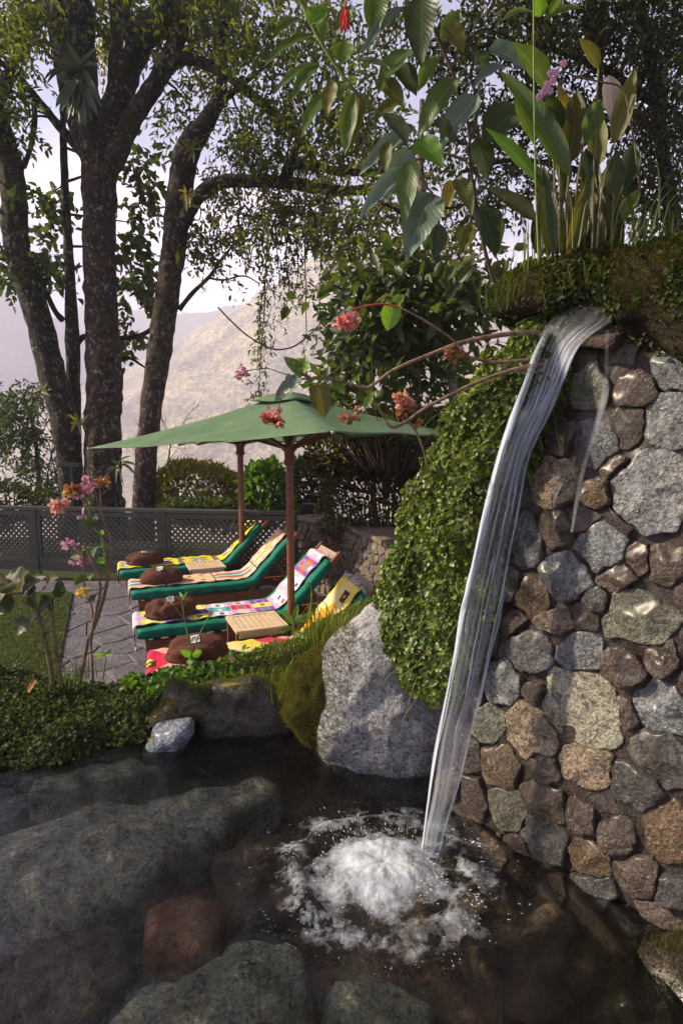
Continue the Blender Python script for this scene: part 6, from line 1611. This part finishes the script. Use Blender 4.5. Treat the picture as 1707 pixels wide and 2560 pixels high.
# strap-leaved epiphytes standing on the ledge
YE = LIPY + 0.02
ep = thing('epiphyte_plant', 'clump of upright broad strap leaves on long stalks growing on the mossy ledge', 'plant', tuple(at(1420, 600, YE)))
EL = [((1420, 440), (1246, 174), 62, 'big_green', (1418, 600)), ((1338, 446), (1213, 321), 34, 'big_bright', (1345, 610)), ((1420, 362), (1393, 205), 38, 'big_yellow', (1400, 600)), ((1458, 356), (1501, 248), 46, 'big_green', (1432, 600)),
    ((1490, 422), (1485, 258), 46, 'big_olive', (1450, 610)), ((1425, 405), (1441, 225), 62, 'big_dark_olive', (1410, 600)), ((1534, 360), (1588, 168), 44, 'big_olive', (1490, 600)), ((1556, 465), (1586, 355), 48, 'big_dark', (1520, 610)),
    ((1338, 552), (1213, 470), 42, 'big_dark_olive', (1350, 615)), ((1335, 358), (1282, 250), 52, 'big_green', (1380, 610)), ((1368, 220), (1280, 106), 54, 'big_green', (1390, 600)), ((1495, 170), (1445, 95), 32, 'big_olive', (1480, 600)),
    ((1515, 490), (1542, 378), 52, 'big_dark', (1500, 610)), ((1395, 330), (1365, 225), 44, 'big_dark', (1400, 600)), ((1360, 480), (1300, 400), 40, 'big_green', (1370, 610)), ((1470, 480), (1462, 370), 48, 'big_dark', (1450, 600)), ((1405, 480), (1390, 380), 44, 'big_green', (1400, 600)), ((1540, 560), (1600, 470), 34, 'big_green', (1530, 620)), ((1440, 520), (1520, 430), 36, 'big_dark', (1430, 600))]
for b, e, w, m, rt_ in EL:
    Yk = YE + RNG.uniform(-.1, .15)
    big_leaf(ep, b, e, w, Yk, m, .06, 'lance', RNG.uniform(-.12, .12), (RNG.uniform(-.5, .3), -1, .25), cup=.28)
    stem(ep, [(rt_[0], rt_[1] + 30, 6), ((rt_[0] * .7 + b[0] * .3), (rt_[1] * .5 + b[1] * .5), 5), (b[0], b[1], 4)], Yk, 'olive_stem', 6, 'stalk')
for k_ in range(22):
    bx_ = 1345 + k_ * 9.5; tx_ = bx_ + RNG.uniform(-60, 60); ty_ = RNG.uniform(400, 500)
    big_leaf(ep, (bx_, 640), (tx_, ty_), RNG.uniform(26, 44), YE + RNG.uniform(-.12, .2), ('big_dark', 'big_dark_olive', 'big_green', 'big_olive', 'big_dark')[k_ % 5], .08, 'lance', RNG.uniform(-.1, .1), (RNG.uniform(-.6, .4), -1, .3), cup=.25)
big_leaf(ep, (1520, 188), (1534, 318), 46, YE - .05, 'big_pale', .0, 'lance')['label'] = 'withered pale pinkish leaf'
oc = thing('orchid_spray', 'pink orchid flowers on a thin arching stalk among the strap leaves', 'orchid', tuple(at(1556, 218, YE - .1)))
stem(oc, [(1600, 480, 4), (1580, 330, 4), (1556, 225, 4), (1500, 205, 4), (1440, 192, 4), (1400, 180, 3), (1370, 225, 3), (1352, 250, 2)], YE - .1, 'olive_stem')
for x, y in ((1406, 160), (1388, 182), (1374, 186), (1380, 204), (1366, 212), (1358, 230), (1372, 228), (1346, 244)):
    c = at(x, y, YE - .12)
    mb = []
    n = 6; a = np.arange(n) * 2 * math.pi / n + RNG.random(); D = np.stack([np.cos(a), -.35 * np.ones(n), np.sin(a)], 1)
    v, f = leaves(np.tile(np.array(c), (n, 1)), D, np.tile(np.array([[0, -1, .1]]), (n, 1)), .014 + .004 * RNG.random(n), .012, .25, (.35, .45, .75, .5)); obj('flower', v, f, M['lilac'], oc)
ws = thing('tall_stalk', 'single thin green stalk rising straight up beside the pink orchid', 'stalk', tuple(at(1345, 640, YE - .15)))
stem(ws, [(1346, 660, 6), (1342, 560, 5), (1338, 450, 5), (1335, 300, 4), (1333, 120, 4), (1333, -60, 3)], YE - .15, 'green_stem', 5)
# grass tufts on the ledge
def tuft(label, c, Y, n, h, sp, mat='grass', w=.006, lean=.5, group=None):
    t = thing('grass_tuft', label, 'grass', tuple(at(c[0], c[1], Y)), group=group); b = np.array(at(c[0], c[1], Y))
    P = b + RNG.normal(size=(n, 3)) * np.array([[sp, sp, .01]]); v, f = grass(P, h * (.5 + .6 * RNG.random(n)), w, lean); o = obj('blades', v, f, M[mat], t); o['kind'] = 'stuff'
tuft('thin upright grass on the ledge at the foot of the strap leaves', (1400, 660), YE, 60, .26, .10, 'grass', .005, .45)
tuft('grass clump at the ledge edge beside the slim tree', (1245, 770), YE + .05, 34, .20, .05, 'leaf_mid', .007, .8)
tuft('long arching dark grass on the ledge near the frame edge', (1640, 640), YE - .05, 110, .24, .14, 'leaf_mid', .008, .9)
tuft('short grass fringe hanging on the mossy lip above the waterfall', (1500, 720), YE - .12, 120, .10, .12, 'mossy', .004, .9)
tuft('tall thin grass stems behind the orchid on the ledge', (1480, 640), YE + .1, 16, .5, .10, 'grass', .005, .2)
fe = thing('leafy_sprig', 'green leafy sprig hanging from the ledge at the right edge above the stones', 'sprig', tuple(at(1660, 740, YE - .25)))
for b, e in (((1600, 745), (1585, 790)), ((1610, 745), (1640, 740)), ((1600, 740), (1580, 755)), ((1680, 760), (1690, 800)), ((1690, 750), (1730, 760)), ((1660, 750), (1655, 778))): big_leaf(fe, b, e, 16, YE - .28, 'big_bright', .1, 'lance')
stem(fe, [(1700, 700, 4), (1660, 738, 4), (1600, 744, 3)], YE - .28, 'green_stem', 5)
fe = thing('leafy_sprig', 'small red and green leaves sprouting from the wall below the ledge', 'sprig', tuple(at(1690, 880, YE - .3)))
for b, e, m in (((1670, 870), (1640, 862), 'red'), ((1680, 880), (1640, 895), 'big_bright'), ((1690, 900), (1665, 912), 'big_bright'), ((1690, 850), (1715, 845), 'big_green')): big_leaf(fe, b, e, 14, YE - .3, m, .1, 'lance')
stem(fe, [(1730, 850, 4), (1690, 868, 3), (1670, 875, 3)], YE - .3, 'cane_red', 5)

# begonia canes reaching left from the wall
YC = 2.55
def c5(x, y): return 660 + x / 2.24, 740 + y / 2.24
def cp(L): return [(c5(x, y)[0], c5(x, y)[1], w * .8) + tuple(r) for x, y, w, *r in L]
bg_ = thing('begonia_cane', 'long upper begonia cane with lobed leaves reaching left over the umbrella', 'begonia', tuple(on_wall(1335, 830)))
stem(bg_, cp([(1560, 215, 17), (1480, 205, 16), (1350, 215, 16), (1200, 240, 15), (1080, 270, 15), (950, 320, 13), (800, 380, 12), (700, 430, 11), (620, 490, 10), (560, 515, 10), (440, 480, 8), (330, 465, 7), (210, 465, 6)]), YC)
for b, e, w, m, k in (((215, 440), (110, 340), 40, 'big_green', 'heart'), ((200, 420), (235, 345), 52, 'big_bright', 'heart'), ((185, 470), (60, 590), 44, 'big_blue', 'heart'), ((170, 450), (150, 520), 46, 'big_blue', 'heart'), ((300, 500), (340, 680), 64, 'big_olive', 'heart'),
    ((330, 470), (395, 460), 18, 'big_blue', 'lance'), ((400, 480), (450, 550), 32, 'big_green', 'heart'), ((420, 450), (415, 510), 20, 'big_bright', 'heart'), ((260, 480), (215, 520), 20, 'big_bright', 'heart')):
    big_leaf(bg_, c5(*b), c5(*e), w, YC, m, .05, k, RNG.uniform(-.05, .05), (RNG.uniform(-.4, .3), -1, .4), petiole=at(*c5(250 if b[0] < 280 else 340, 466), YC))
stem(bg_, cp([(110, 540, 4), (95, 580, 4), (80, 630, 5), (70, 640, 5)]), YC, 'cane_red', 5); stem(bg_, cp([(80, 630, 4), (90, 660, 4)]), YC, 'cane_red', 5)
flowers(bg_, c5(25, 660), YC, 15, 70, 'pink', .024); flowers(bg_, c5(80, 700), YC, 22, 170, 'pink', .019); flowers(bg_, c5(60, 690), YC - .01, 20, 60, 'dry', .02)
stem(bg_, cp([(210, 465, 4), (80, 425, 3), (20, 405, 3), (-40, 410, 3), (-110, 420, 3)]), YC, 'twig', 5)
flowers(bg_, (603, 927), YC, 18, 120, 'mauve', .018)
bg2 = thing('begonia_cane', 'lower begonia cane dipping in front of the umbrella edge', 'begonia', tuple(on_wall(1310, 920)))
stem(bg2, cp([(1560, 385, 15), (1450, 400, 14), (1340, 430, 13), (1200, 480, 12), (1050, 550, 11), (900, 630, 11), (800, 700, 10), (730, 735, 10), (690, 715, 9), (655, 650, 7), (620, 605, 6), (570, 605, 4), (520, 628, 4), (475, 660, 3)]), YC - .1)
stem(bg2, cp([(1560, 430, 9), (1440, 425, 9), (1370, 415, 8), (1310, 385, 6)]), YC - .1)
flowers(bg2, c5(465, 685), YC - .1, 14, 60, 'dry', .02); flowers(bg2, c5(510, 675), YC - .1, 12, 50, 'rust', .02)
big_leaf(bg2, c5(600, 560), c5(560, 640), 20, YC - .1, 'big_bright', .05, 'lance'); big_leaf(bg2, c5(600, 560), c5(630, 530), 16, YC - .1, 'big_bright', .05, 'lance'); stem(bg2, cp([(598, 565, 3), (612, 600, 3)]), YC - .1, 'green_stem', 5)
stem(bg2, cp([(600, 230, 3), (605, 400, 3), (612, 560, 3), (625, 650, 3), (635, 695, 3), (655, 690, 2)]), YC - .05, 'twig', 5)
bg3 = thing('begonia_cane', 'begonia cane arching up to a red stalk with a pink flower', 'begonia', tuple(on_wall(1310, 900)))
stem(bg3, cp([(1560, 350, 12), (1460, 360, 12), (1300, 372, 11), (1200, 355, 10), (1130, 330, 9), (1060, 250, 8), (950, 170, 7), (850, 110, 7), (760, 65, 6)]), YC - .04)
stem(bg3, cp([(760, 65, 6), (690, 48, 6), (620, 48, 6), (520, 68, 6), (470, 92, 6), (465, 110, 5)]), YC - .04, 'cane_red')
flowers(bg3, c5(450, 145), YC - .04, 19, 150, 'pink', .020); flowers(bg3, c5(490, 140), YC - .05, 16, 60, 'peach', .024)
big_leaf(bg3, c5(720, 50), c5(690, 195), 56, YC - .02, 'big_bright', .03, 'heart', .02, (.1, -1, .2)); big_leaf(bg3, c5(740, 40), c5(775, -10), 30, YC, 'big_bright', .05, 'heart')
flowers(bg3, c5(1050, 318), YC - .05, 13, 40, 'rust', .022); flowers(bg3, c5(1095, 325), YC - .05, 11, 34, 'rust', .022); stem(bg3, cp([(1130, 330, 4), (1095, 310, 4), (1060, 300, 4)]), YC - .05, 'cane', 5)
bg4 = thing('dried_flower_head', 'dried orange hydrangea-like flower head beside the umbrella edge', 'flower', tuple(at(1070, 1180, 2.8)))
stem(bg4, [(1075, 1200, 7), (1060, 1130, 6), (1040, 1080, 6), (1010, 1040, 5), (1000, 1010, 4)], 2.8, 'olive_stem')
flowers(bg4, (1008, 1000), 2.8, 26, 190, 'peach', .025, .1); flowers(bg4, (1005, 1020), 2.8, 22, 70, 'dry', .022); flowers(bg4, (1000, 1035), 2.8, 10, 30, 'rust', .02); flowers(bg4, (1040, 1058), 2.8, 10, 30, 'rust', .02)

# tall flowering cane plant on the bank, left of the loungers
YF = 3.7
def c6(x, y): return x / 3.733, 1180 + y / 3.733
def sp6(L): return [(c6(x, y)[0], c6(x, y)[1], w) for x, y, w in L]
fp_ = thing('flowering_cane_plant', 'tall sparse cane plant with peach flowers standing on the bank before the fence', 'plant', tuple(at(208, 1690, YF)))
stem(fp_, sp6([(740, 2000, 12), (770, 1850, 11), (830, 1550, 10), (880, 1450, 9), (950, 1250, 9), (1000, 1050, 8), (1030, 850, 7), (1040, 650, 7), (990, 500, 6), (950, 400, 6), (930, 100, 5)]), YF)
stem(fp_, sp6([(870, 1960, 7), (860, 1700, 7), (850, 1560, 8), (900, 1300, 8), (935, 1150, 8), (930, 1000, 7), (880, 880, 7), (840, 780, 6), (790, 690, 5)]), YF - .03)
stem(fp_, sp6([(1000, 1040, 6), (990, 850, 6), (975, 700, 6), (940, 590, 6), (880, 520, 5), (840, 380, 5), (790, 220, 5)]), YF, 'green_stem'); stem(fp_, sp6([(890, 530, 5), (820, 480, 5), (700, 400, 4), (610, 345, 4)]), YF, 'cane')
stem(fp_, sp6([(860, 1560, 6), (870, 1350, 6), (850, 1230, 5), (800, 1150, 4)]), YF); stem(fp_, sp6([(820, 1560, 4), (810, 1480, 4), (816, 1395, 4)]), YF, 'twig'); stem(fp_, sp6([(930, 320, 4), (890, 180, 4), (860, 110, 4)]), YF, 'cane'); stem(fp_, sp6([(780, 690, 5), (785, 900, 5), (790, 1070, 4)]), YF, 'cane'); stem(fp_, sp6([(800, 800, 4), (700, 740, 3), (650, 690, 3)]), YF, 'cane')
for c, r, n, m in (((570, 300), 22, 170, 'peach'), ((520, 340), 16, 90, 'peach'), ((690, 150), 20, 120, 'rust'), ((750, 180), 16, 80, 'rust'), ((680, 200), 12, 50, 'yellow_petal'), ((845, 95), 12, 70, 'mauve'), ((960, 90), 14, 80, 'rust'), ((735, 205), 8, 30, 'lilac'), ((840, 180), 9, 40, 'lilac'), ((650, 680), 11, 50, 'mauve'), ((740, 825), 12, 60, 'mauve'), ((780, 1110), 16, 90, 'yellow_petal'), ((780, 400), 6, 16, 'lilac')):
    flowers(fp_, c6(*c), YF - .02, r, n, m, .026, .2)
for b, e, w, m in (((890, 520), (790, 400), 24, 'big_green'), ((830, 760), (660, 800), 30, 'big_green'), ((920, 800), (990, 850), 26, 'big_bright'), ((780, 960), (700, 1060), 26, 'big_green'), ((930, 560), (975, 580), 16, 'big_bright'), ((880, 260), (820, 240), 18, 'big_green'), ((900, 700), (870, 800), 20, 'big_green'), ((960, 700), (895, 720), 12, 'big_bright'), ((860, 960), (840, 1010), 18, 'big_bright'), ((780, 1090), (850, 1080), 18, 'big_olive'), ((850, 1200), (900, 1140), 18, 'big_green'), ((990, 900), (940, 980), 14, 'big_green'), ((870, 420), (920, 440), 18, 'big_green'), ((840, 700), (760, 740), 16, 'big_bright')):
    big_leaf(fp_, c6(*b), c6(*e), w, YF, m, .08, 'ovate')
# round-leaved begonia in the left corner
YG = 3.3
gp = thing('round_leaved_begonia', 'dark round-leaved begonia on two thick stems at the left edge', 'begonia', tuple(at(140, 1700, YG)))
stem(gp, sp6([(500, 1990, 13), (480, 1850, 12), (430, 1600, 11), (370, 1350, 10), (330, 1230, 9), (305, 1080, 8)]), YG, 'olive_stem'); stem(gp, sp6([(570, 1990, 11), (550, 1850, 10), (510, 1500, 9), (490, 1300, 8), (475, 1150, 7)]), YG, 'olive_stem')
stem(gp, sp6([(490, 1340, 4), (400, 1390, 4), (310, 1415, 4)]), YG, 'cane', 5); stem(gp, sp6([(310, 1120, 5), (180, 1130, 5), (60, 1150, 5)]), YG, 'olive_stem', 5); stem(gp, sp6([(420, 1600, 4), (340, 1560, 3), (280, 1600, 3)]), YG, 'olive_stem', 5)
for b, e, w, m in (((190, 1090), (40, 980), 74, 'big_olive'), ((100, 1080), (-120, 1200), 84, 'big_olive'), ((200, 1080), (270, 940), 50, 'big_olive'), ((230, 1080), (440, 980), 54, 'big_dark'), ((430, 1080), (550, 990), 34, 'big_olive'), ((340, 1090), (200, 1140), 44, 'big_dark'), ((110, 1160), (-60, 1330), 70, 'big_dark'), ((500, 1110), (620, 1120), 46, 'big_dark'), ((500, 1180), (480, 1310), 46, 'big_dark'), ((470, 1220), (370, 1280), 44, 'big_dark'), ((290, 1400), (150, 1520), 44, 'big_dark'), ((310, 1250), (210, 1220), 30, 'big_dark'), ((380, 1300), (300, 1390), 30, 'big_dark'), ((470, 1490), (400, 1570), 10, 'big_blue')):
    big_leaf(gp, c6(*b), c6(*e), w * 1.15, YG, 'big_dark' if m == 'big_dark' else 'big_dark_olive', .22, 'ovate', RNG.uniform(-.15, .1), (RNG.uniform(-.3, .3), -.75, .65))

# ------------------------------------------------------------------ ground cover on the bank
BV, BF = BANK
xL = at(400, 1750, 3.3).x
P, N = sample(BV, BF, 19000, lambda m, n_: ((m[:, 0] < xL + .05) & (m[:, 2] > .36) & (m[:, 1] < 4.0)).astype(float))
lum = np.array([fbm(p, 5, 2) for p in P])[:, None]; P = P + np.array([[0, -.25, 1]]) * (.015 + .05 * np.maximum(lum, -.2) + .035 * RNG.random((len(P), 1)))
D = unit(RNG.normal(size=P.shape) * .8 + np.array([[0, -.5, -.15]])); NN = unit(RNG.normal(size=P.shape) * .45 + np.array([[0, -.5, 1]])); sz = .018 + .018 * RNG.random(len(P))
v, f = leaves(P, D, NN, sz, sz * .85, .15, (.28, .5, .66, .4))
o = obj('ground_ivy', v, f, M['cover']); tagp(o, 'dark small-leaved ground ivy covering the bank at the left of the pool', 'ground cover', kind='stuff')
P, N = sample(BV, BF, 1500, lambda m, n_: np.exp(-((m[:, 0] - at(330, 1720, 3.5).x) / .35) ** 2) * (m[:, 2] > .5) * (m[:, 1] < 4.0) + .35 * np.exp(-((m[:, 0] - at(20, 1700, 3.4).x) / .25) ** 2) * (m[:, 2] > .55) * (m[:, 1] < 4.0))
P = P + np.array([[0, -.1, 1]]) * (.03 + .06 * RNG.random((len(P), 1)))
sz = .03 + .025 * RNG.random(len(P)); v, f = leaves(P, unit(RNG.normal(size=P.shape) * .8 + np.array([[0, -.3, .2]])), unit(RNG.normal(size=P.shape) * .35 + np.array([[0, -.3, 1]])), sz, sz * .75, .15, (.28, .5, .66, .42))
o = obj('leafy_cover', v, f, M['leaf_fresh']); tagp(o, 'brighter larger-leaved creeper on top of the ground ivy', 'ground cover', kind='stuff')
xA, xB = at(385, 1700, 3.6).x, at(960, 1600, 3.6).x
P, N = sample(BV, BF, 9000, lambda m, n_: ((m[:, 0] > xA) & (m[:, 0] < xB) & (m[:, 2] > .50) & (m[:, 1] < 4.05)).astype(float))
P = P + np.array([[0, 0, 1]]) * .03 * RNG.random((len(P), 1)); sz = .012 + .014 * RNG.random(len(P))
v, f = leaves(P, unit(RNG.normal(size=P.shape) + np.array([[0, -.3, .2]])), unit(RNG.normal(size=P.shape) * .5 + np.array([[0, -.3, 1]])), sz, sz * .8, .15)
o = obj('clover_cover', v, f, M['ivy']); tagp(o, 'yellow-green tiny-leaved cover on the grassy bank before the loungers', 'ground cover', kind='stuff')
P, N = sample(BV, BF, 7000, lambda m, n_: np.where((m[:, 0] > xA + .12) & (m[:, 0] < xB) & (m[:, 2] > .5) & (m[:, 1] < 4.05), .2 + (m[:, 0] - xA) * 1.0, 0))
v, f = grass(P, .02 + .07 * RNG.random(len(P)) ** 2, .0045, .9); o = obj('bank_grass', v, f, M['grass']); tagp(o, 'bright uncut grass growing on the bank beside the boulder', 'grass', kind='stuff')
tuft('tall grass clump on the bank where bank meets the boulder', (815, 1600), 3.5, 150, .26, .09, 'grass', .007, .6, 'grass tufts on the bank')
tuft('drooping yellowish grass at the moss beside the boulder', (725, 1740), 3.2, 220, .20, .05, 'grass', .005, 1.0, 'grass tufts on the bank')
tuft('small grass tuft at the foot of the tall cane plant', (200, 1700), 3.6, 60, .16, .05, 'leaf_mid', .005, .5, 'grass tufts on the bank')
def weed(label, paths, Y, lvs):
    t = thing('weed', label, 'weed', tuple(at(paths[0][0][0], paths[0][0][1], Y)), group='thin weeds on the bank')
    for p in paths: stem(t, [(x, y, w) for x, y, w in p], Y, 'green_stem', 5)
    for b, e, w in lvs: big_leaf(t, b, e, w, Y, 'big_bright', .1, 'lance')
weed('thin weed with tiny seed heads in front of the third fleece bundle', [[(478, 1640, 4), (470, 1590, 4), (460, 1540, 3), (455, 1490, 3)], [(478, 1640, 4), (500, 1585, 3), (520, 1545, 3)], [(462, 1550, 3), (440, 1520, 2), (432, 1510, 2)], [(458, 1520, 2), (470, 1495, 2)]], 3.75, [((460, 1500), (448, 1480), 6), ((458, 1496), (470, 1478), 6), ((520, 1545), (535, 1535), 6), ((432, 1510), (425, 1500), 5), ((478, 1640), (450, 1625), 20), ((480, 1640), (505, 1630), 22), ((470, 1650), (490, 1665), 22)])
weed('hooked green shoot in front of the umbrella pole', [[(775, 1590, 6), (776, 1540, 5), (780, 1490, 5), (776, 1464, 5), (768, 1458, 5), (764, 1468, 4)]], 3.7, [])
weed('upright broad-leaved weed at the foot of the umbrella pole', [[(735, 1600, 6), (735, 1560, 5), (730, 1540, 4)]], 3.75, [((735, 1560), (700, 1525), 20), ((735, 1560), (790, 1530), 16), ((735, 1570), (690, 1580), 14), ((735, 1550), (745, 1510), 14), ((735, 1580), (770, 1600), 14)])
weed('young fern-like sprout beside the tall cane plant', [[(258, 1700, 4), (262, 1670, 4), (266, 1640, 3)]], 3.65, [((262, 1640), (240, 1650), 8), ((262, 1640), (290, 1635), 8), ((264, 1640), (250, 1620), 8), ((264, 1640), (282, 1622), 8), ((262, 1640), (228, 1636), 7)])
fl = thing('fallen_leaf', 'yellow fallen leaf lying on the dark mossy rock', 'leaf', tuple(at(580, 1712, 3.15))); big_leaf(fl, (548, 1714), (606, 1709), 14, 3.12, 'big_yellow', .03, 'ovate', .02, (0, -.5, .9), 'blade')
for nm, lab, b, e, w in (('fallen_leaf', 'orange dead leaf standing in the ground ivy at the left', (70, 1730), (95, 1697), 18), ('fallen_leaf', 'small yellow leaf caught beside the blue-grey stone', (370, 1850), (386, 1842), 8)):
    fl = thing(nm, lab, 'leaf', tuple(at(b[0], b[1], 3.05))); big_leaf(fl, b, e, w, 3.02, 'rust' if w > 10 else 'big_yellow', .05, 'ovate', .0, None, 'blade')

# unseen tree added behind the viewpoint to cut skylight on pool and wall
added_shade_tree = thing('tree', 'unseen tree added behind the viewpoint to darken the pool and wall', 'tree', (4.2, -2.0, -.05))
v, f, _ = tube(catmull([(4.2, -2.0, -.1), (4.1, -1.9, 2), (3.8, -1.6, 4), (3.2, -1.0, 5.6), (2.6, -.6, 7)], 30), np.linspace(.28, .10, 30), 14, .15, 5); obj('trunk', v, f, M['bark'], added_shade_tree)
n = 15000; q = unit(RNG.normal(size=(n, 3))) * (RNG.random((n, 1)) ** (1 / 3)); P = q * np.array([[6.5, 7.5, 1.7]]) + np.array([[1.6, -0.6, 8.2]])
P = P[(P[:, 2] > 6.4) & (P[:, 1] < (P[:, 2] - 2.15) / .74)]
sz = .18 + .14 * RNG.random(len(P)); v, f = leaves(P, RNG.normal(size=P.shape) + np.array([[0, 0, -.5]]), RNG.normal(size=P.shape) * .6 + np.array([[0, 0, 1.0]]), sz, sz * .6); obj('crown', v, f, M['leaf_dark'], added_shade_tree)['kind'] = 'stuff'
for k_ in range(9):
    a_ = k_ * .7; e_ = np.array([1.6 + 4.6 * math.cos(a_), -.6 + 4.6 * math.sin(a_), 7.9]); b_ = np.array([3.0, -.9, 6.0])
    v, f, _ = tube(catmull([b_, (b_ + e_) / 2 + np.array([0, 0, .5]), e_], 12), np.linspace(.10, .03, 12), 7, .15, 5); obj('limb', v, f, M['bark'], added_shade_tree)
